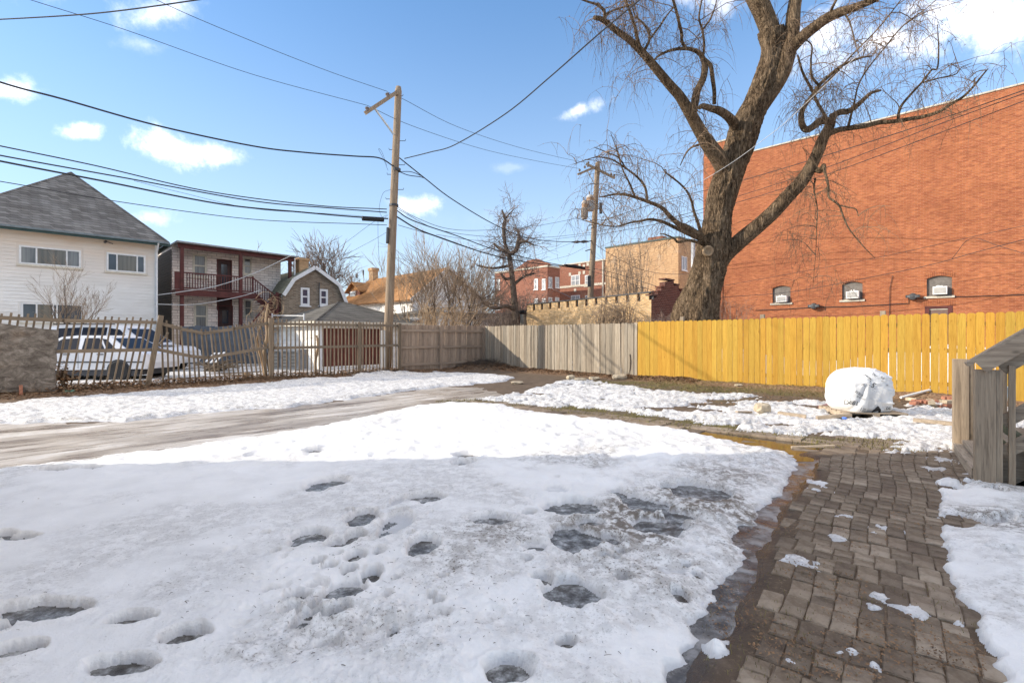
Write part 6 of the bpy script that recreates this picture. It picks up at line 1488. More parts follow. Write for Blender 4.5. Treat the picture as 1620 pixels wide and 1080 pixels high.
# ================================================================== STAIR ON THE RIGHT
Uv = Vector((.81, -.59, 0)); STf = Frame(4.395, 4.63, ex=(.81, -.59))
t = thing('porch_stair', 'weathered wooden porch stair with sloping handrails at the edge of the brick path', 'stairs', STf)
def post(x, y, w, d, z0, z1): b = MB(); b.box(x - w / 2, x + w / 2, y - d / 2, y + d / 2, z0, z1); bev = obj('post', b, M['stair'], t); return bev
post(0, 0, .14, .14, -.02, 1.05); post(-.0, 1.60, .14, .14, .02, 1.09)
b = MB(); b.box(.073, .115, -.06, .05, -.02, 1.05); obj('post_trim', b, M['stair'], t)
b = MB(); b.box(.075, .115, 1.54, 1.65, .02, 1.05); obj('post_trim', b, M['stair'], t)
slope = .80; RN = 2.1
def slbeam(name, x0, x1, z0, y, w, h, mat='stair_x'):
    b = MB(); b.beam((x0, y, z0 + slope * x0), (x1, y, z0 + slope * x1), w, h); return obj(name, b, M[mat], t)
for y in (-.0,):
    slbeam('handrail', -.13, RN, 1.20, y - .03, .14, .036)          # flat cap
    slbeam('handrail_board', -.04, RN, 1.112, y - .085, .036, .128)
    slbeam('upper_rail', .115, RN, .965, y + .0, .038, .10)
    slbeam('middle_rail', .115, RN, .48, y + .0, .038, .11)
    slbeam('lower_rail', .115, RN, .20, y + .0, .038, .11)
    for i in range(6):
        x = .175 + i * .33; b = MB(); zt = 1.06 + slope * x - .04; b.box(x - .022, x + .022, y - .067, y - .025, max(-.02, slope * x - .30), zt - .06); obj('baluster', b, M['stair'], t)
b = MB(); b.box(.335, .395, 1.57, 1.63, .15, 1.30); obj('baluster', b, M['stair'], t)
for i in range(8):
    x0 = .0 + i * .24; z = .19 * (i + 1) - .04
    for k in range(2): b = MB(); b.box(x0 + .02 + k * .135 - .02, x0 + .02 + k * .135 + .11, .09, 1.52, z - .038, z); obj('tread', b, M['stair_y'], t)
b = MB(); b.box(-.08, .06, .075, 1.52, -.02, .10); obj('bottom_step', b, M['stair_y'], t)
for y in (.09,): slbeam('stringer', .0, RN, .0, y, .04, .26)
b = MB(); b.box(RN, RN + 2.5, -1.5, 3.2, 1.62, 1.70); obj('deck', b, M['stair_y'], t)
for (x, y) in ((RN + .1, -1.3), (RN + .1, 1.7), (RN + .1, 3.0), (RN + 2.3, -1.3), (RN + 2.3, 3.0)): post(x, y, .14, .14, 0, 1.62)
# mossy board seen beneath the treads
b = MB(); b.box(.28, .32, -.02, 1.4, -.02, .42); obj('riser_board', b, flat('mossy_board', (.07, .075, .045), .95, .4, 5), t)

# ================================================================== WRAPPED BAG ON A PALLET
bY = 8.55; bc = W(1366, 655, bY); bcx = bc.x
PA = Frame(bcx - .48, bY - .26, ex=(.99, -.12))
t = thing('wood_pallet', 'low wooden pallet under the white sack, half buried in snow', 'pallet', PA)
for k in range(6): b = MB(); b.box(.0, .96, k * .16, k * .16 + .12, .075, .093); obj('slat', b, M['lumber'], t)
for x in (0, .43, .86): b = MB(); b.box(x, x + .1, 0, .92, .0, .073); obj('stringer', b, M['lumber'], t)
def sack():
    n = 120; m = 84; v = []; f = []
    for j in range(m + 1):
        ph = -math.pi / 2 + math.pi * j / m
        for i in range(n):
            th = 2 * math.pi * i / n
            e1, e2 = (.30 if ph < 0 else .58), .52
            sg = lambda q, e: math.copysign(abs(q) ** e, q)
            x = sg(math.cos(ph), e1) * sg(math.cos(th), e2); y = sg(math.cos(ph), e1) * sg(math.sin(th), e2); z = sg(math.sin(ph), .7)
            # big folds, then crumples
            zz = (z + 1) / 2
            lean = .10 * zz
            X = x * (.405 + .015 * (1 - abs(z)) - .10 * max(0, zz - .55)) + lean * .1 - .015
            Yc = y * .40
            aa = math.atan2(X + .09, .62 - .72 * zz + 1e-6); ww = math.exp(-(aa / .55) ** 2) * max(0, min(1, (.62 - .72 * zz) / .12)) * (1 if y < 0 else .2); fold = .085 * (abs(math.sin(aa * 7)) - .5) * ww + .016 * math.sin(th * 5 + 3 * zz)
            crease = abs(math.sin(3.1 * X + 2.3 * Yc + 4.0 * zz))
            p = Vector((X * 3.1, Yc * 3.1, zz * 3.1)); nn = mnoise.fractal(p * .6, 1.0, 2.0, 2) * .022; rid = ((1 - abs(mnoise.noise(p * 1.2 + Vector((3, 1, 7))))) ** 10 * .034 + (1 - abs(mnoise.noise(p * 2.6 + Vector((9, 2, 1))))) ** 14 * .022) * (.35 + .9 * max(0, min(1, X * 3 + .4)))
            s = 1 + (fold + nn + rid) / .5
            top = .77 * zz - .03 * abs(X) * zz - .05 * max(0, X) * zz
            v.append((X * s, Yc * s, .045 + top + (.5 * (nn + rid) if zz > .5 else 0)))
    for j in range(m):
        for i in range(n):
            a = j * n + i; c = j * n + (i + 1) % n; f.append((a, c, c + n, a + n))
    b = MB(); b.v = v; b.f = f; return b
bgm = NT('white_woven_plastic', .42, .4); nb_ = bgm.noise(3.0, 5, .6); bgm.col(bgm.ramp(nb_, [(.3, (.66, .65, .63)), (.6, (.80, .79, .77))])); bgm.bump(bgm.math('ADD', bgm.noise(9, 6, .7), bgm.math('MULTIPLY', bgm.noise(120, 2, .5), .15)), .55, .03)
SK = Frame(bcx - .0, bY + .10, ex=(1, 0))
troot = thing('white_sack', 'bulging white woven plastic sack with dark printing standing on a pallet before the yellow fence', 'sack', SK)
sb_ = sack(); so = obj('wrapping', sb_, bgm.m, troot, smooth=True)
bvh = BVHTree.FromPolygons([Vector(p) for p in sb_.v], sb_.f)
def print_text(txt, x, z, size, rot=0, flip=False, name='lettering', dirv=(0, 1, 0)):
    cu_ = bpy.data.curves.new('txt', 'FONT'); cu_.body = txt; cu_.size = size; cu_.align_x = 'CENTER'; cu_.resolution_u = 2
    o = bpy.data.objects.new('txt', cu_); COL.objects.link(o); dg = bpy.context.evaluated_depsgraph_get(); me = bpy.data.meshes.new_from_object(o.evaluated_get(dg)); bpy.data.objects.remove(o)
    ca, sa = math.cos(rot), math.sin(rot); b = MB(); ok = {}
    for v in me.vertices:
        lx, lz = v.co.x * (-1 if flip else 1), v.co.y; X, Z = x + lx * ca - lz * sa, z + lx * sa + lz * ca
        h = bvh.ray_cast(Vector((X, -2, Z)), Vector((0, 1, 0))); p = h[0]; b.v.append(tuple(p - Vector((0, .010, 0))) if p else (X, -.5, Z))
    b.f = [tuple(p.vertices) for p in me.polygons]
    obj(name, b, M['print'], troot)
M['print'] = flat('dark_print', (.05, .055, .06), .6, .2, bump=0)
M['print_soft'] = flat('faded_print', (.30, .30, .30), .6, .2, bump=0)
def spx(px, py): p = W(px, py, bY - .35); return p.x - SK.o.x, p.z
for (txt, px, py, sz, rot, fl) in [('Des1', 1343, 639, .088, .0, False), ('101', 1356, 642, .085, -.1, False), ('5.', 1384, 614, .10, -.5, False), (':', 1377, 610, .11, -.5, False), ('A-', 1369, 611, .055, -.6, False),
        ('. . .', 1386, 619, .05, -.4, False), ('===', 1362, 626, .075, -.6, False), ('===', 1364, 632, .06, -.4, False), ('ETT', 1346, 654.5, .038, .0, False), ('125', 1369, 651, .06, -.25, False), ('00', 1411, 649, .06, .1, False), ('-', 1405, 612, .1, -.4, False)]:
    x, z = spx(px, py); print_text(txt, x, z, sz * 1.25, rot, fl)
# round emblem: two rings and strokes
def ring_print(px, py, r0, r1, n=28, sq=.6, rot=-.6):
    x, z = spx(px, py); b = MB()
    for k in range(n):
        for r in (r0, r1):
            a = 2 * math.pi * k / n; lx, lz = r * math.cos(a) * sq, r * math.sin(a); X, Z = x + lx * math.cos(rot) - lz * math.sin(-rot), z + lx * math.sin(-rot) * -1 + lz * math.cos(rot)
            h = bvh.ray_cast(Vector((X, -2, Z)), Vector((0, 1, 0)))[0]; b.v.append(tuple(h - Vector((0, .004, 0))) if h else (X, -.3, Z))
    for k in range(n): a = 2 * k; c = 2 * ((k + 1) % n); b.f.append((a, a + 1, c + 1, c))
    obj('emblem', b, M['print'], troot)
ring_print(1378, 598, .066, .058); ring_print(1379, 597, .050, .020)
for (txt, px, py, sz, rot) in (('-(.', 1388, 595, .09, -.3), ('IIII', 1398, 599, .06, -.9), ('_', 1399, 602, .1, -.2)): x, z = spx(px, py); print_text(txt, x, z, sz, rot)
b = MB(); pts = []
for (px, py) in ((1391, 642), (1397, 648), (1399, 653), (1393, 658), (1384, 662), (1385, 653)):
    x, z = spx(px, py); h = bvh.ray_cast(Vector((x, -2, z)), Vector((0, 1, 0)))[0]; pts.append((h or Vector((x, -.45, z))) - Vector((0, .035, 0)))
b.poly(pts); c = sum(pts, Vector()) / len(pts) + Vector((0, .01, 0)); obj('torn_opening', b, M['black'], troot)
b = MB(); q = [pts[4] + Vector((-.05, -.06, -.02)), pts[4] + Vector((.02, -.09, -.045)), pts[3] + Vector((.02, -.05, -.01)), pts[2] + Vector((0, -.01, 0)), pts[3] + Vector((0, 0, 0)), pts[4], pts[5]]; b.poly(q); obj('torn_flap', b, bgm.m, troot)

# ================================================================== SMALL THINGS IN THE YARD
def rock(px, py, w, h, mat, label, cat, name, seed, Y=None, depth=None, sharp=.25):
    x, y = G(px, py); r = random.Random(seed); ww, hh_ = w / F * y / 2, h / F * y; dd = depth or ww * .8
    b = MB(); n, m = 10, 6
    for j in range(m + 1):
        ph = -math.pi / 2 + math.pi * j / m
        for i in range(n):
            th = 2 * math.pi * i / n; sg = lambda q, e: math.copysign(abs(q) ** e, q)
            s = 1 + r.uniform(-sharp, sharp) * .5
            b.v.append((sg(math.cos(ph), .6) * sg(math.cos(th), .6) * ww * s, sg(math.cos(ph), .6) * sg(math.sin(th), .6) * dd * s, (sg(math.sin(ph), .7) * .5 + .45) * hh_ * (1 + r.uniform(-.08, .08))))
    for j in range(m):
        for i in range(n): a = j * n + i; c = j * n + (i + 1) % n; b.f.append((a, c, c + n, a + n))
    o = obj(name, b, mat); o.location = (x, y, gz1(x, y) - .01); tag(o, label, cat); return o
rock(1206, 658, 24, 16, M['stone_pale'], 'pale chunk of stone sitting in the broken snow left of the sack', 'stone', 'stone', 1)
rock(903, 601, 14, 9, M['stone_pale'], 'small tan boulder at the foot of the grey fence', 'stone', 'stone', 2)
rock(980, 600, 24, 9, M['stone_pale'], 'square grey-brown block near the end of the grey fence', 'stone', 'stone', 3, sharp=.1)
rock(940, 600, 18, 5, M['stone_pale'], 'low flat stone between the boulder and the square block', 'stone', 'stone', 4)
rock(918, 603, 20, 4, M['stone_pale'], 'thin flat slab lying beside the tan boulder', 'stone', 'stone', 5)
rock(1168, 612, 12, 4, M['stone_pale'], 'small flat stone in the litter below the yellow fence', 'stone', 'stone', 6)
rock(1255, 1040, 3, 2, M['stone_pale'], 'tiny pebble near the bottom of the paver path', 'pebble', 'pebble', 7)
rock(818, 607, 20, 5, M['stone_pale'], 'flat stone at the near edge of the corner rubbish heap', 'stone', 'stone', 17)
def stick(pts, r, mat, label, cat='stick', name='stick', flatw=None):
    P = []
    for (px, py, dz) in pts: x, y = G(px, py); P.append(Vector((x, y, gz1(x, y) + dz)))
    b = MB()
    if flatw: b.beam(P[0], P[-1], flatw, r)
    else: b.tube(P, r, 6)
    o = obj(name, b, mat); tag(o, label, cat); return o
stick([(1252, 706, .03), (1290, 708, .03), (1320, 709, .03)], .022, M['lumber'], 'thin pale plank floating at the end of the puddle', 'plank', 'plank', flatw=.05)
stick([(1231, 661, .03), (1275, 665, .03)], .05, M['lumber'], 'weathered board poking out of the snow beside the stone', 'plank', 'plank', flatw=.10)
stick([(1292, 666, .03), (1345, 668, .03)], .045, M['lumber'], 'second weathered board running toward the pallet', 'plank', 'plank', flatw=.10)
stick([(1445, 676, .05), (1500, 681, .05), (1530, 683, .05)], .05, M['lumber'], 'long board half under snow behind the stair post', 'plank', 'plank', flatw=.10)
stick([(1600, 703, .05), (1660, 706, .05)], .05, M['lumber'], 'long dark board in the snow seen through the stair', 'plank', 'plank', flatw=.12)
stick([(1425, 632, .04), (1470, 630, .05), (1520, 627, .06)], .028, M['pvc'], 'white plastic pipe lying along the fence foot toward the stair', 'pipe', 'pipe')
stick([(1588, 625, .30), (1650, 627, .30)], .035, M['pvc'], 'white plastic pipe resting behind the pale bin', 'pipe', 'pipe')
stick([(1188, 655, .01), (1165, 657, .01)], .03, M['lumber'], 'short flat piece of wood left of the stone', 'wood scrap', 'wood_scrap', flatw=.06)
b = MB(); x, y = G(1336, 670); b.lathe([(.02, 0), (.035, .01), (.035, .03), (.02, .035)], (x, y, gz1(x, y) + .01), 10); tag(obj('bottle_cap', b, M['blue_cap']), 'bright blue plastic cap in the snow below the sack', 'cap')
b = MB(); x, y = G(1308, 647); b.tube([(x - .16, y, gz1(x, y) + .04), (x, y, .05 + gz1(x, y)), (x + .1, y - .02, gz1(x, y) + .045), (x + .17, y, gz1(x, y) + .04)], [.02, .045, .045, .02], 10); tag(obj('dark_bottle', b, M['plum']), 'dark purple bottle lying left of the sack', 'bottle')
# stacked bricks behind the post
bricks_t = None
rb_ = random.Random(5)
for k in range(22):
    px = rb_.uniform(1472, 1512) if k < 16 else rb_.uniform(1440, 1475); py = rb_.uniform(637, 645); x, y = G(px, py); lvl = 0 if k < 12 else .07
    b = MB(); b.box(-.10, .10, -.05, .05, 0, .062); o = obj('loose_brick', b, M['clay'] if k % 3 else M['stone_pale']); o.matrix_world = TR(x, y, gz1(x, y) + lvl) @ RZ(rb_.uniform(0, 3.1)) @ RX(rb_.uniform(-.15, .15))
    tag(o, ('reddish' if k % 3 else 'pale') + ' loose brick in the rubble heap left of the stair posts', 'brick', ('reddish' if k % 3 else 'pale') + ' loose bricks in the rubble heap')
# pale bin behind the stair
x, y = G(1583, 664); b = MB(); b.lathe([(.25, 0), (.27, .02), (.31, .50), (.33, .50), (.33, .53), (.29, .53), (.27, .06)], (0, 0, 0), 28)
bt = thing('storage_bin', 'pale blue-grey plastic tub standing behind the stair balusters', 'tub', loc=(x, y + .3, .0)); obj('tub', b, M['bin'], bt, smooth=False)
b = MB(); b.tube([(.05, -.33, .22), (.12, -.37, .20), (.20, -.32, .22)], .008, 5); obj('handle', b, M['pvc'], bt)
# rubble twigs heap at the fence corner, brush below the picket fence
hb = MB(); r_ = random.Random(9)
for k in range(560):
    cx_, cy_ = CO.x + r_.gauss(-.05, .65), CO.y - abs(r_.gauss(.55, .45)) - .1; z = float(ground_z(np.array([cx_]), np.array([cy_]))[0]); a = r_.uniform(0, 6.3); L = r_.uniform(.12, .55); e = r_.uniform(-.1, .5)
    d = Vector((math.cos(a), math.sin(a), e)) * L; p = Vector((cx_, cy_, z + .01)); hb.tube([p, p + d * .5 + Vector((0, 0, .03)), p + d], [.008, .006, .002], 4)
o = obj('brush_heap', hb, M['bark_dark'], kind='stuff'); tag(o, 'heap of dead twigs and leaves in the fence corner', 'brush heap')
fb = MB()
for k in range(1200):
    u = FL.u(r_.uniform(0, 632)); v = r_.gauss(.12, .22); p = FL.o + FL.ex * u + FL.ey * v; z = float(ground_z(np.array([p.x]), np.array([p.y]))[0]); a = r_.uniform(0, 6.3); L = r_.uniform(.06, .35); e = r_.uniform(-.05, 1.2)
    d = Vector((math.cos(a), math.sin(a), e)).normalized() * L; p = Vector((p.x, p.y, z)); fb.tube([p, p + d * .5, p + d + Vector((0, 0, -.02))], [.005, .004, .0015], 3)
o = obj('fence_brush', fb, M['twig_tan'], kind='stuff'); tag(o, 'dry stems and dead leaves under the picket fence', 'brush')
lb2 = MB()
for k in range(5200):
    u = FL.u(r_.uniform(-30, 640)); v = r_.gauss(.05, .16); p = FL.o + FL.ex * u + FL.ey * v; z = float(ground_z(np.array([p.x]), np.array([p.y]))[0]); leaf(lb2, p.x, p.y, z + r_.uniform(0, .12), r_.uniform(.02, .05), r_)
o = obj('fence_leaves', lb2, M['leaf'], kind='stuff'); tag(o, 'brown dead leaves drifted against the picket fence', 'leaves')
# dead leafy clump by the plywood, tan paper bag, green scrap
cb_ = MB(); cc = FL.o + FL.ex * FL.u(100) + FL.ey * .1
for k in range(420):
    a = r_.uniform(0, 6.3); rr = abs(r_.gauss(0, .13)); leaf(cb_, cc.x + rr * math.cos(a), cc.y + rr * math.sin(a), .22 + r_.gauss(.15, .13), r_.uniform(.03, .06), r_)
o = obj('dead_leaf_clump', cb_, M['leaf']); tag(o, 'clump of rusty dead leaves at the right edge of the plywood sheet', 'leaf clump'); o['kind'] = 'stuff'
b = MB(); p = FL.o + FL.ex * FL.u(108) + FL.ey * -.2; b.box(-.11, .11, -.04, .05, 0, .05, TR(p.x, p.y, .04) @ RZ(.4) @ RX(.3)); tag(obj('green_scrap', b, flat('green_plastic', (.12, .26, .20), .4)), 'small green plastic scrap under the leaning picket fence', 'scrap')
# scrap wood leaning behind the sagging pickets
for k, (px, py0, py1) in enumerate([(334, 558, 572), (341, 558, 574), (349, 557, 573)]):
    p0, p1 = W(px - 8, py1, 19.0), W(px + 6, py0, 19.6); b = MB(); b.beam(p0, p1, .07, .03); tag(obj('leaning_slat', b, M['white_trim']), 'pale slat leaning on the scrap heap behind the sagging fence', 'slat', 'pale slats on the scrap heap')
hb = MB()
for k in range(60):
    p = W(r_.uniform(322, 352), 580, r_.uniform(18.4, 19.4)); p.z = 0; a = r_.uniform(0, 3); L = r_.uniform(.2, .8); d = Vector((math.cos(a), math.sin(a), r_.uniform(-.1, .3))) * L; hb.beam(p + Vector((0, 0, r_.uniform(0, .35))), p + d + Vector((0, 0, r_.uniform(.05, .3))), .07, .03)
o = obj('scrap_heap', hb, M['picket'], kind='stuff'); tag(o, 'heap of broken boards lying beyond the sagging picket fence', 'scrap heap')
# ploughed snow bank beyond the yellow fence
sbm = MB(); nx, ny = 90, 14; f_ = Frame(*(FR.o + FR.ex * 6.0 + FR.ey * 4.5).xy, 'R')
for j in range(ny + 1):
    for i in range(nx + 1):
        u, v = 15.0 * i / nx, 3.0 * j / ny - 1.5; hgt = max(0, 1 - (v / 1.5) ** 2) * (.85 + .3 * math.sin(u * .9) + .2 * mnoise.noise(Vector((u * 1.3, v * 2, 3)))) * min(1, u / 1.2, (15 - u) / 1.2) + .05 * mnoise.noise(Vector((u * 5, v * 5, 0)))
        sbm.v.append((u, v, max(-.1, hgt * .95 - .02)))
for j in range(ny):
    for i in range(nx): a = j * (nx + 1) + i; sbm.f.append((a, a + 1, a + nx + 2, a + nx + 1))
o = obj('snow_bank', sbm, M['dirt_snow'], smooth=True, kind='structure'); o.matrix_world = f_.m

# ================================================================== TREES
rt = random.Random(77)
def rv(r): return Vector((r.gauss(0, 1), r.gauss(0, 1), r.gauss(0, 1))).normalized()
def grow(b, p, d, L, r0, lvl, rng, cfg, tw=None):
    """recursive limb: b wood mesh, tw twig mesh"""
    n = cfg['seg'][min(lvl, len(cfg['seg']) - 1)]; pts = [p.copy()]; rad = [r0]; dd = d.copy(); q = p.copy(); r1 = r0 * cfg.get('taper', .45)
    for i in range(n):
        dd = (dd + rv(rng) * cfg['wob'] + Vector((0, 0, cfg['up'][min(lvl, len(cfg['up']) - 1)]))).normalized()
        q = q + dd * (L / n); pts.append(q.copy()); rad.append(r0 + (r1 - r0) * (i + 1) / n)
    last = lvl >= cfg['lv']
    tgt = tw if (tw is not None and lvl >= cfg.get('twl', 2)) else b
    tgt.tube(pts, rad, 8 if lvl == 0 else (5 if lvl == 1 else 3), cap=False)
    if last: return
    k = cfg['kids'][min(lvl, len(cfg['kids']) - 1)]
    for c in range(k):
        f = rng.uniform(cfg['from'][min(lvl, len(cfg['from']) - 1)], 1.0); i = min(n - 1, int(f * n)); a = f * n - i; pp = pts[i].lerp(pts[i + 1], a); td = (pts[i + 1] - pts[i]).normalized()
        side = rv(rng); side = (side - td * side.dot(td)).normalized(); ang = rng.uniform(*cfg['ang']); nd = (td * math.cos(ang) + side * math.sin(ang)).normalized()
        grow(b, pp, nd, L * rng.uniform(*cfg['len']) * (1.15 - .4 * f), max(cfg['rmin'], rad[i] * rng.uniform(.4, .62)), lvl + 1, rng, cfg, tw)
def tree(name, label, px, Y, ytop, cfg, mat, tmat, seed, stems=1, r0=.1, spread=.15, cat='tree', group=None, crownh=.35):
    base = W(px, 560, Y); base.z = -.05; h = W(px, ytop, Y).z; rng = random.Random(seed)
    t = thing(name, label, cat, loc=base, group=group); b, tw = MB(), MB()
    for s in range(stems):
        a = rng.uniform(0, 6.28); d = Vector((math.cos(a) * spread, math.sin(a) * spread, 1)).normalized() if stems > 1 else Vector((rng.uniform(-.04, .04), 0, 1)).normalized()
        off = Vector((rng.uniform(-.15, .15), rng.uniform(-.15, .15), 0)) if stems > 1 else Vector()
        grow(b, off, d, h * crownh * rng.uniform(.85, 1.1), r0, 0, rng, cfg, tw)
    if b.v: obj('trunk', b, mat, t, smooth=True)
    if tw.v: obj('crown', tw, tmat, t)
    return t
C1 = dict(seg=(6, 5, 4, 3), wob=.16, up=(.08, .10, .08, .05), lv=4, kids=(5, 5, 4, 3), ang=(.35, .8), len=(.55, .8), rmin=.006, taper=.4, twl=2)
C1['from'] = (.45, .25, .2, .1)
def cf(**k): c = dict(C1); c.update(k); return c
# young tree in front of the white house
tree('young_tree', 'bare many-branched young tree in front of the white house', 102, 19.5, 378, cf(up=(.02, .12, .10, .06), kids=(6, 4, 3, 2), wob=.10, rmin=.005, ang=(.25, .75), len=(.55, .8)), M['bark_dark'], M['twig_grey'], 4, stems=3, r0=.055, spread=.30, crownh=.46)
# far trees over the roofs
tree('far_tree', 'bare tree rising behind the gambrel house', 528, 46, 380, cf(kids=(8, 6, 4, 3), rmin=.022, ang=(.3, .75), len=(.62, .9)), M['bark_dark'], M['twig_dark'], 11, r0=.26, crownh=.52, group='bare trees behind the houses')
tree('far_tree', 'bare slender tree just left of the gambrel house chimney', 472, 42, 372, cf(kids=(7, 5, 4, 3), rmin=.016, up=(.1, .2, .16, .1)), M['bark_dark'], M['twig_dark'], 12, r0=.2, crownh=.50, group='bare trees behind the houses')
tree('far_tree', 'bare treetop peeking over the porch house roof', 402, 50, 370, cf(kids=(5, 4, 3, 3), rmin=.02), M['bark_dark'], M['twig_dark'], 13, r0=.2, crownh=.48, group='bare trees behind the houses')
tree('far_tree', 'bare tree behind the garage roof beside the orange roof', 575, 52, 392, cf(kids=(5, 4, 3, 3), rmin=.022), M['bark_dark'], M['twig_dark'], 14, r0=.2, crownh=.48, group='bare trees behind the houses')
# thicket right of the near pole
for i, (px, Y, yt, sd_, st_, lab) in enumerate([(660, 24.5, 372, 21, 3, 'bare brushy tree directly right of the near pole'), (690, 26, 362, 22, 4, 'tallest brushy tree of the thicket, right of the near pole'),
        (722, 27, 380, 23, 3, 'bare brushy tree at the right side of the thicket'), (748, 30, 400, 24, 3, 'lower brushy tree between the thicket and the slim tree')]):
    tree('thicket_tree', lab, px, Y, yt, cf(kids=(5, 4, 3, 2), wob=.12, up=(.05, .10, .08, .05), rmin=.010, ang=(.2, .6), len=(.62, .88)), M['bark_dark'], M['twig_grey'], sd_, stems=st_, r0=.07, spread=.30, crownh=.46, group='bare brushy trees of the thicket')
# tan shrub mass at the foot of the thicket: arching canes
def canes(name, label, px0, px1, Y0, Y1_, n, hmin, hmax, mat, seed, rad=.007, arch=.8, cat='shrub'):
    rng = random.Random(seed); b = MB()
    for k in range(n):
        px = rng.uniform(px0, px1); p = W(px, 560, rng.uniform(Y0, Y1_)); p.z = 0; a = rng.uniform(0, 6.28); h = rng.uniform(hmin, hmax); out = h * rng.uniform(.2, 1) * arch; d = Vector((math.cos(a), math.sin(a), 0))
        pts = [p, p + d * out * .25 + Vector((0, 0, h * .5)), p + d * out * .6 + Vector((0, 0, h * .85)), p + d * out + Vector((0, 0, h * rng.uniform(.7, 1.05)))]
        pts = [q_ + rv(rng) * .05 for q_ in pts]; b.tube(pts, [rad, rad * .9, rad * .7, rad * .4], 3, cap=False)
        for j in range(3):
            s = pts[2].lerp(pts[3], rng.random()); e = s + rv(rng) * h * .14; b.tube([s, (s + e) / 2 + rv(rng) * .02, e], [rad * .5, rad * .4, rad * .25], 3, cap=False)
    o = obj(name, b, mat); tag(o, label, cat); return o
canes('cane_shrub', 'dense tan arching shrub canes behind the shaded board fence', 648, 730, 22.8, 25.5, 300, 1.2, 3.3, M['twig_tan'], 31, rad=.012)
canes('cane_shrub', 'thin reddish brush in front of the low garage beyond the fence corner', 735, 815, 27, 33, 320, 1.3, 3.2, M['twig_dark'], 32, rad=.012)
# slim bare tree at the centre
tr_Y = 29.5
base = W(816, 560, tr_Y); base.z = 0; t = thing('slim_tree', 'tall slim bare tree with dense twig clusters at the middle of the skyline', 'tree', loc=base); b, tw = MB(), MB()
def lim(pts, Y, b, rs, n=5, sides=8, cap=False, base=Vector()):
    P = catmull([(*(W(px, py, Y + dy) - base), r) for (px, py, dy), r in zip(pts, rs)], n); b.tube([p[:3] for p in P], [p[3] for p in P], sides, cap); return P
L1 = [((816, 505, 0), .22), ((812, 455, 0), .17), ((808, 420, 0), .15), ((805, 403, 0), .14), ((799, 385, 0), .10), ((797, 360, 0), .12), ((799, 347, 0), .09), ((794, 332, 0), .05)]
L2 = [((806, 402, 0), .15), ((816, 396, -.3), .13), ((820, 383, -.4), .13), ((821, 372, -.4), .09), ((818, 362, -.3), .05)]
L3 = [((801, 399, 0), .12), ((790, 393, .2), .09), ((781, 385, .3), .06)]
L4 = [((806, 420, 0), .09), ((792, 423, -.5), .07), ((775, 424, -1), .07), ((755, 420, -1.4), .04)]
L5 = [((812, 440, 0), .10), ((800, 441, -.6), .08), ((793, 434, -.9), .06)]
L6 = [((821, 384, -.4), .10), ((832, 382, -.8), .07), ((845, 388, -1), .04)]
L7 = [((799, 347, 0), .06), ((806, 338, .2), .04), ((812, 332, .3), .025)]
L8 = [((815, 490, 0), .13), ((800, 484, -1), .11), ((785, 488, -1.6), .08), ((768, 482, -2), .06), ((758, 468, -2.2), .05)]
L9 = [((813, 450, 0), .10), ((828, 438, .5), .08), ((845, 432, 1), .06)]
allP = []
for Lx in (L1, L2, L3, L4, L5, L6, L7, L8, L9): allP.append(lim([p for p, r in Lx], tr_Y, b, [r for p, r in Lx], base=base))
rng = random.Random(8); CT = cf(seg=(4, 3, 3), kids=(4, 3, 3), lv=2, twl=0, wob=.34, up=(.03, .0, .0), rmin=.008, ang=(.4, 1.2), len=(.5, .85), taper=.5); CT['from'] = (.2, .2, .1)
for P in allP:
    m = len(P)
    for k in range(int(m * 1.0)):
        i = rng.randrange(max(1, int(m * (.35 if P is allP[0] else .2))), m); p = Vector(P[i][:3])
        if P is allP[0] and rng.random() < .2: i = rng.randrange(5, m)
        grow(tw, p, rv(rng), rng.uniform(.6, 1.5), .020, 0, rng, CT, tw)
obj('trunk', b, M['bark_dark'], t, smooth=True); obj('crown', tw, M['twig_dark'], t)
canes('vine_tangle', 'grey-brown leafless bush in front of the red apartments below the slim tree', 785, 850, 29.5, 33, 420, 2.2, 4.6, M['twig_dark'], 33, rad=.016, arch=.6)
canes('climbing_vines', 'tangle of bare grey vines growing over the right half of the toothed garage wall', 946, 1002, 22.7, 23.4, 420, 1.2, 3.4, M['twig_grey'], 34, rad=.013, arch=.35)
canes('bare_shrub', 'tall thin bare shrub stems standing against the tan building', 958, 1022, 30, 34, 130, 4.0, 8.2, M['twig_grey'], 35, rad=.02, arch=.22)
canes('red_bramble', 'dark red bramble stems between the stepped gable and the tree trunk', 1018, 1075, 19, 21, 130, 1.6, 2.5, M['twig_dark'], 36, rad=.008, arch=.5)
canes('fence_bramble', 'thin bare bramble behind the left end of the yellow fence against the brick wall', 1130, 1180, 17.5, 19, 45, 1.9, 3.0, M['twig_dark'], 37, rad=.007, arch=.6)
# vine-wrapped stems at the post between sagging and upright pickets
def vinestem(label, pts, Y, rads, seed, curls=10):
    rng = random.Random(seed); base = W(pts[0][0], 560, Y); base.z = 0; t = thing('climbing_vine', label, 'vine', loc=base); b = MB(); P = lim([(x, y, 0) for x, y in pts], Y, b, rads, base=base, sides=7); obj('stem', b, M['twig_tan'], t, smooth=True)
    b = MB()
    for k in range(curls):
        p = Vector(P[rng.randrange(len(P) // 3, len(P))][:3]); a0 = rng.uniform(0, 6.3); R_ = rng.uniform(.08, .28); c = p + Vector((math.cos(a0) * R_, 0, math.sin(a0) * R_)); sp = rng.uniform(3, 7)
        b.tube([c + Vector((-math.cos(a0 + s * sp / 9) * R_ * (1 + .03 * s), rng.uniform(-.02, .02), -math.sin(a0 + s * sp / 9) * R_ * (1 + .03 * s))) for s in range(10)], .006, 3, cap=False)
    obj('tendrils', b, M['twig_tan'], t); return t
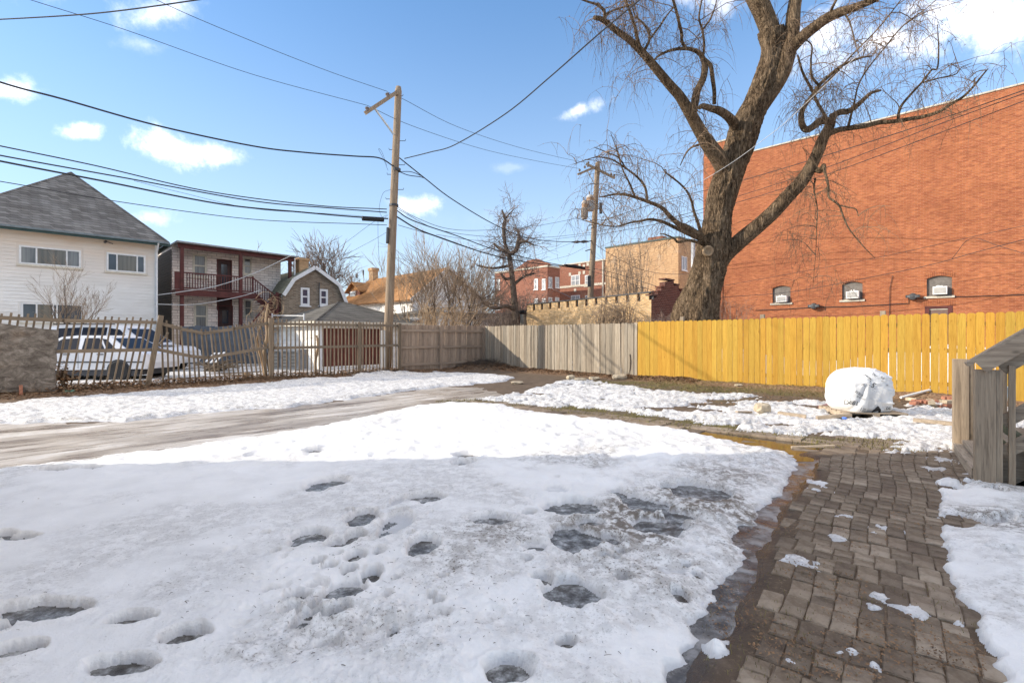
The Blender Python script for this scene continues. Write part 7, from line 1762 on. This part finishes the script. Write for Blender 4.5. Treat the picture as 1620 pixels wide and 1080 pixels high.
Yv_ = FL.Y(FL.u(418)) + .12
vinestem('thick tan vine stem climbing beside the post between the sagging and upright pickets', [(421, 600), (418, 560), (423, 530), (421, 505), (424, 480)], Yv_, [.06, .05, .05, .04, .02], 1, 26)
vinestem('second tan vine stem leaning across the right end of the sagging panel', [(420, 605), (414, 570), (407, 540), (412, 515), (418, 490)], Yv_ + .05, [.035, .035, .03, .02, .01], 2, 14)
vinestem('dead grey stem standing among the upright pickets in front of the garage corner', [(502, 605), (499, 575), (503, 548), (501, 530)], FL.Y(FL.u(502)) + .12, [.05, .045, .04, .03], 3, 3)
vinestem('short cut stump with tan bark at the foot of the sagging panel', [(392, 612), (391, 600), (390, 588)], FL.Y(FL.u(391)) + .1, [.09, .08, .07], 4, 0)
# pale post and dark stump near the pole base
b = MB(); p = W(606, 560, 18.0); b.box(-.07, .07, -.07, .07, 0, W(606, 522, 18.0).z, TR(p.x, p.y, 0)); tag(obj('pale_post', b, M['white_trim']), 'short pale post standing left of the near pole base', 'post')

# ================================================================== THE BIG WILLOW
TY = 16.6; tb0 = W(1098, 545, TY); tb0.z = -.1
t = thing('willow_tree', 'huge bare willow with deeply furrowed bark leaning over the yellow fence', 'tree', loc=tb0)
def wl_(px, py, dy=0): return W(px, py, TY + dy) - tb0
PXM = TY / F
def limb(name, pts, ridge=.0, sides=20, n=6, seg_parent=None, mat=None):
    """pts: (px, py, dy, r_px)"""
    P = catmull([(*wl_(p[0], p[1], p[2]), p[3] * (TY + p[2]) / F) for p in pts], n); m = len(P)
    b = MB(); ang = lambda j: 2 * math.pi * j / sides
    def rf(i, j):
        if not ridge: return 1.0
        z = i * .26; a = ang(j)
        v = mnoise.noise(Vector((math.cos(a) * 2.6, math.sin(a) * 2.6, z * .22))) * .5 + (1 - abs(mnoise.noise(Vector((math.cos(a) * 5.2 + 5, math.sin(a) * 5.2, z * .5))))) * .5 - .3
        w = (1 - abs(mnoise.noise(Vector((math.cos(a) * 11, math.sin(a) * 11 + 3, z * 1.3))))) * .35 - .2
        return 1 + ridge * (v + w)
    b.tube([p[:3] for p in P], [p[3] for p in P], sides, True, rf); obj(name, b, mat or M['bark'], seg_parent or t, smooth=True); return P
limbs = []
trunk = limb('trunk', [(1096, 548, 0, 42), (1099, 512, 0, 34), (1108, 470, 0, 28), (1119, 437, 0, 25), (1128, 395, 0, 23), (1133, 360, 0, 21), (1141, 318, 0, 20), (1154, 274, -.1, 20), (1167, 238, -.2, 21),
    (1180, 200, -.3, 20), (1196, 164, -.4, 18), (1212, 125, -.5, 17.5), (1222, 82, -.6, 16), (1219, 48, -.7, 17)], ridge=.30, sides=110, n=18)
def addl(pts, ridge=0, sides=12, name='limb', mat=None, dens=1.0): P = limb(name, pts, ridge, sides, mat=mat); limbs.append((P, dens)); return P
addl([(1219, 50, -.7, 14), (1205, 15, -.8, 14), (1192, -10, -.9, 13), (1170, -60, -1.1, 11), (1150, -130, -1.4, 7)], .10, 28)
addl([(1205, 170, -.4, 10), (1232, 125, -.7, 12), (1244, 92, -.8, 12), (1252, 55, -.9, 11), (1256, 15, -1, 9.5), (1262, -20, -1.1, 9), (1275, -90, -1.4, 6)], .10, 28)
addl([(1240, 90, -.8, 9), (1268, 60, -1.2, 8.5), (1290, 42, -1.5, 8), (1312, 27, -1.8, 7.6), (1346, 14, -2.2, 6), (1382, 0, -2.6, 5), (1430, -25, -3.2, 4), (1500, -70, -4, 2)], .08, 20)
LA = [(1154, 285, -.1, 13), (1137, 252, -.4, 12), (1120, 228, -.6, 11), (1109, 210, -.7, 9.5), (1090, 176, -1, 8.5), (1075, 152, -1.2, 7.5), (1059, 134, -1.4, 7), (1029, 98, -1.8, 6.3), (1010, 77, -2, 5.6), (994, 62, -2.3, 5), (977, 50, -2.6, 4.6), (954, 32, -3, 4), (940, 28, -3.2, 3)]
addl(LA, .09, 24)
addl([(956, 33, -3, 3), (956, 18, -3.1, 2.4), (945, 8, -3.3, 2), (930, 3, -3.5, 1.6), (905, -6, -3.9, 1)], sides=8)
addl([(956, 24, -3, 2), (975, 15, -2.8, 1.5), (1005, 5, -2.4, 1.2), (1020, -12, -2.2, .8)], sides=8)
addl([(1013, 80, -2, 3.2), (1008, 60, -2.1, 2.8), (1005, 45, -2.2, 2.6), (997, 20, -2.4, 2.3), (989, -2, -2.6, 2), (980, -40, -3, 1.2)], sides=10)
addl([(1018, 83, -2, 2.6), (1028, 60, -2.2, 1.9), (1020, 40, -2.4, 1.6), (1005, 25, -2.6, 1.2), (1000, 5, -2.7, .8)], sides=8)
addl([(1028, 62, -2.2, 1.8), (1045, 40, -2.5, 1.4), (1057, 22, -2.8, 1.1), (1070, 8, -3, .7)], sides=8)
addl([(1096, 184, -1, 6), (1099, 165, -1.2, 6), (1103, 144, -1.3, 5.6), (1112, 125, -1.5, 5.2), (1115, 108, -1.6, 5), (1113, 95, -1.7, 4), (1106, 84, -1.8, 3.6), (1096, 79, -1.9, 3), (1085, 77, -2, 2.8), (1070, 78, -2.1, 2.4), (1055, 82, -2.2, 2), (1040, 90, -2.3, 1.6), (1032, 100, -2.4, 1)], .05, 14)
addl([(1114, 94, -1.7, 3.2), (1124, 104, -1.7, 3.2), (1127, 122, -1.6, 3.2), (1130, 145, -1.4, 3), (1130, 165, -1.2, 3)], sides=10, dens=.6)
addl([(1166, 208, -.3, 8), (1160, 194, -.6, 7.5), (1150, 183, -.9, 6.5), (1137, 175, -1.2, 6), (1125, 172, -1.4, 5), (1112, 168, -1.6, 4.2), (1106, 171, -1.7, 2.5)], .09, 16, dens=.5)
addl([(1085, 77, -2, 2.6), (1079, 66, -2.1, 2.6), (1078, 52, -2.2, 2.5), (1074, 35, -2.4, 2.4), (1070, 18, -2.5, 2.3), (1064, -2, -2.7, 2), (1052, -40, -3, 1.2)], sides=10)
addl([(1112, 92, -1.7, 2.2), (1114, 70, -1.9, 2), (1111, 48, -2, 1.8), (1106, 30, -2.2, 1.5), (1108, 12, -2.3, 1.3), (1112, -8, -2.5, 1)], sides=8)
addl([(1111, 48, -2, 1.5), (1124, 30, -2.3, 1.2), (1132, 8, -2.5, .9), (1136, -10, -2.7, .7)], sides=8)
RB_ = [(1140, 415, .1, 12), (1150, 400, .0, 12), (1173, 379, -.2, 12), (1203, 354, -.5, 11), (1225, 334, -.7, 10.8), (1247, 310, -.9, 10.4), (1268, 287, -1.1, 10), (1282, 265, -1.2, 9), (1293, 243, -1.3, 8.5), (1302, 220, -1.4, 8), (1311, 203, -1.5, 7.5), (1316, 186, -1.6, 6.5)]
addl(RB_, .11, 30, dens=.8)
addl([(1316, 192, -1.6, 6), (1298, 192, -1.8, 5.5), (1284, 202, -1.9, 5.2), (1275, 205, -2, 5), (1269, 197, -2.1, 4.6), (1268, 180, -2.2, 4), (1274, 166, -2.3, 3.4), (1285, 152, -2.4, 3), (1296, 135, -2.6, 2.8), (1312, 120, -2.8, 2.5), (1332, 104, -3, 2.1), (1361, 92, -3.3, 1.6), (1379, 89, -3.4, 1)], .06, 14)
addl([(1314, 186, -1.6, 5), (1328, 178, -1.7, 4.6), (1342, 176, -1.8, 4.4), (1355, 168, -1.9, 3.6), (1368, 156, -2, 3), (1379, 147, -2.1, 2.4), (1394, 143, -2.2, 1.6)], .06, 12)
addl([(1309, 212, -1.5, 5), (1322, 207, -1.7, 4.4), (1335, 204, -1.8, 4), (1366, 200, -2.1, 3.6), (1392, 194, -2.4, 3.4), (1418, 192, -2.7, 3.2), (1440, 188, -2.9, 3), (1459, 185, -3.1, 2.8), (1485, 177, -3.4, 2.5), (1506, 164, -3.6, 2.1), (1524, 153, -3.8, 1.9), (1540, 137, -4, 1.6), (1552, 122, -4.2, 1.3), (1563, 109, -4.3, .9)], .05, 12, dens=.6)
addl([(1421, 191, -2.7, 2.2), (1422, 178, -2.8, 2), (1427, 166, -2.9, 1.9), (1443, 147, -3.1, 1.7), (1459, 130, -3.3, 1.6), (1468, 118, -3.4, 1.5), (1475, 110, -3.5, 1.3), (1483, 108, -3.5, 1.1), (1485, 78, -3.6, 1), (1483, 39, -3.8, .5)], sides=8)
addl([(1460, 131, -3.3, 1.2), (1485, 124, -3.5, 1), (1511, 118, -3.7, .9), (1520, 108, -3.8, .7), (1537, 100, -3.9, .4)], sides=6)
addl([(1543, 136, -4, 1), (1541, 126, -4, .8), (1545, 122, -4, .6)], sides=6, dens=0)
addl([(1376, 200, -2.2, 1.8), (1342, 200, -1.9, 2.4), (1352, 160, -2.4, 1.4), (1358, 135, -2.7, 1.3), (1372, 110, -3, 1.2), (1400, 75, -3.5, 1.1), (1430, 40, -4, 1), (1470, 10, -4.4, .7), (1500, -20, -4.8, .5)][1:], sides=6)
addl([(1285, 153, -2.4, 2.2), (1320, 118, -3, 1.6), (1350, 85, -3.4, 1.3), (1385, 50, -3.8, 1.1), (1410, 20, -4.2, 1), (1440, -20, -4.6, .7)], sides=6)
addl([(1311, 196, -1.6, 2.6), (1302, 178, -1.9, 2.4), (1293, 162, -2.1, 2.2), (1283, 140, -2.4, 2.2), (1270, 115, -2.6, 1.9), (1262, 88, -2.8, 1.5)], sides=8)
addl([(1295, 135, -2.6, 2), (1284, 120, -2.8, 1.8), (1283, 95, -3, 1.5), (1284, 72, -3.2, 1.2), (1270, 60, -3.3, .9)], sides=8)
addl([(1311, 27, -1.8, 2.5), (1318, 10, -2, 2), (1325, -4, -2.1, 1.8), (1335, -30, -2.3, 1.2)], sides=8)
addl([(1335, 20, -2.2, 1.6), (1344, 35, -2.5, 1.3), (1349, 52, -2.7, 1.1), (1355, 75, -3, .9), (1362, 95, -3.2, .5)], sides=6)
# knob with hanging dead branch on the right limb
addl([(1290, 268, -1.2, 5), (1299, 270, -1.5, 4), (1303, 262, -1.6, 3.5), (1305, 272, -1.7, 2.2), (1310, 292, -1.8, 1.9), (1311, 311, -1.9, 1.7), (1319, 318, -2, 1.6), (1328, 326, -2, 1.5), (1334, 342, -2.1, 1.3), (1342, 360, -2.2, 1.1), (1354, 376, -2.3, .9), (1368, 392, -2.4, .7), (1384, 408, -2.5, .4)], sides=8, dens=.5)
addl([(1329, 325, -2, 1.2), (1342, 328, -2.1, 1), (1354, 331, -2.2, .9), (1358, 342, -2.2, .5)], sides=6, dens=.5)
addl([(1290, 282, -1.2, 1.4), (1288, 300, -1.3, 1.1), (1293, 330, -1.3, .9), (1292, 360, -1.3, .7), (1291, 390, -1.3, .5), (1288, 430, -1.3, .35), (1286, 455, -1.3, .25)], sides=6, dens=1.6)
# low limbs reaching left
addl([(1122, 400, 0, 8), (1108, 375, -.3, 6), (1090, 362, -.6, 4.5), (1073, 354, -.9, 4), (1058, 340, -1.1, 3.4), (1046, 328, -1.3, 3), (1022, 318, -1.6, 2.6), (998, 310, -1.9, 2.2), (982, 307, -2.1, 1.9), (969, 308, -2.2, 1.5), (948, 312, -2.5, .8)], .05, 12)
addl([(1024, 318, -1.6, 2.2), (1023, 308, -1.7, 2), (1020, 295, -1.8, 1.9), (1010, 282, -1.9, 1.7), (998, 272, -2.1, 1.5), (984, 262, -2.3, 1.4), (969, 253, -2.5, 1.2), (952, 249, -2.7, 1), (937, 250, -2.9, .8), (907, 260, -3.2, .4)], sides=8)
addl([(990, 266, -2.2, 1.4), (979, 250, -2.4, 1.1), (965, 243, -2.5, .9), (940, 233, -2.7, .5)], sides=6)
addl([(1004, 310, -1.8, 1.6), (996, 290, -2, 1.4), (985, 268, -2.2, 1.1), (975, 235, -2.4, .8), (966, 210, -2.6, .4)], sides=6)
addl([(1110, 378, -.2, 4.5), (1090, 370, -.6, 3.6), (1064, 358, -1, 2.8), (1046, 350, -1.3, 2.4), (1028, 347, -1.5, 2.1), (1012, 350, -1.7, 1.8), (998, 352, -1.9, 1.5), (982, 357, -2.1, 1.2), (966, 358, -2.3, 1), (935, 352, -2.7, .7), (910, 344, -3, .4)], sides=8)
addl([(1110, 372, -.3, 3.4), (1104, 352, -.6, 2.6), (1098, 335, -.8, 2.2), (1094, 318, -1, 1.9), (1087, 303, -1.2, 1.7), (1075, 290, -1.4, 1.4), (1062, 280, -1.5, 1.1), (1052, 272, -1.6, .8), (1046, 263, -1.7, .5)], sides=8)
addl([(1112, 386, -.2, 3), (1090, 380, -.6, 2.4), (1073, 383, -.9, 2), (1066, 377, -1, 1.6), (1052, 371, -1.2, 1.1), (1044, 370, -1.3, .6)], sides=8, dens=.3)
addl([(1168, 262, -.2, 2.4), (1126, 222, -.8, 2), (1108, 228, -1.2, 1.8), (1093, 234, -1.4, 1.5), (1084, 245, -1.5, 1.2), (1076, 262, -1.6, .7)][1:], sides=8)
# cut knob on the trunk
kc = wl_(1120, 397, -.55); b = MB()
for k in range(16):
    pass
prof = [(.10, .25), (.165, .05), (.175, -.03), (.14, -.05), (.10, -.02), (.07, .03)]
b.lathe([(r, h) for r, h in prof], kc, 18, 'y'); obj('cut_knob', b, flat('cut_wood', (.36, .25, .15), .9, .3, 8, bump=.5), t, smooth=True)
# fine drooping shoots
rw = random.Random(41); tw = MB(); fine = MB()
def droop(b, p, d, L, r, seg, grav, rng, wob=.10):
    pts = [p.copy()]; q = p.copy(); dd = d.copy()
    for i in range(seg):
        dd = (dd + Vector((0, 0, -grav)) + rv(rng) * wob).normalized(); q = q + dd * L / seg; pts.append(q.copy())
    b.tube(pts, [r * (1 - .7 * i / seg) for i in range(seg + 1)], 3, cap=False); return pts
for P, dens in limbs:
    m = len(P); tot = sum((Vector(P[i + 1][:3]) - Vector(P[i][:3])).length for i in range(m - 1)); nshoot = int(tot * 4.0 * dens)
    for k in range(nshoot):
        i = rw.randrange(m // 4 if P[0][3] > .12 else 0, m); p = Vector(P[i][:3])
        if P[i][3] > .20 and rw.random() < .75: continue
        d = rv(rw); d.z = abs(d.z) * .7 + .15; d.normalize()
        L = rw.uniform(.5, 1.6); pts = droop(tw, p, d, L, rw.uniform(.009, .017), 6, .16, rw, .22)
        for c in range(rw.randrange(3, 7)):
            s = pts[rw.randrange(2, 7)]; d2 = (rv(rw) + Vector((0, 0, .1))).normalized(); pts2 = droop(fine, s, d2, rw.uniform(.35, 1.2), .0062, 5, .38, rw, .16)
            for e in range(rw.randrange(1, 4)):
                s2 = pts2[rw.randrange(1, 6)]; droop(fine, s2, (rv(rw) + Vector((0, 0, -.6))).normalized(), rw.uniform(.2, .9), .0048, 4, .45, rw, .12)
            for e in range(2):      # catkin-like buds along the shoot
                s3 = pts2[rw.randrange(1, 6)]; fine.tube([s3, s3 + rv(rw) * .03], [.008, .006], 3, cap=False)
obj('shoots', tw, M['twig'], t, kind='stuff'); obj('hanging_twigs', fine, M['twig'], t, kind='stuff')
print('willow twigs verts', len(tw.v), len(fine.v))
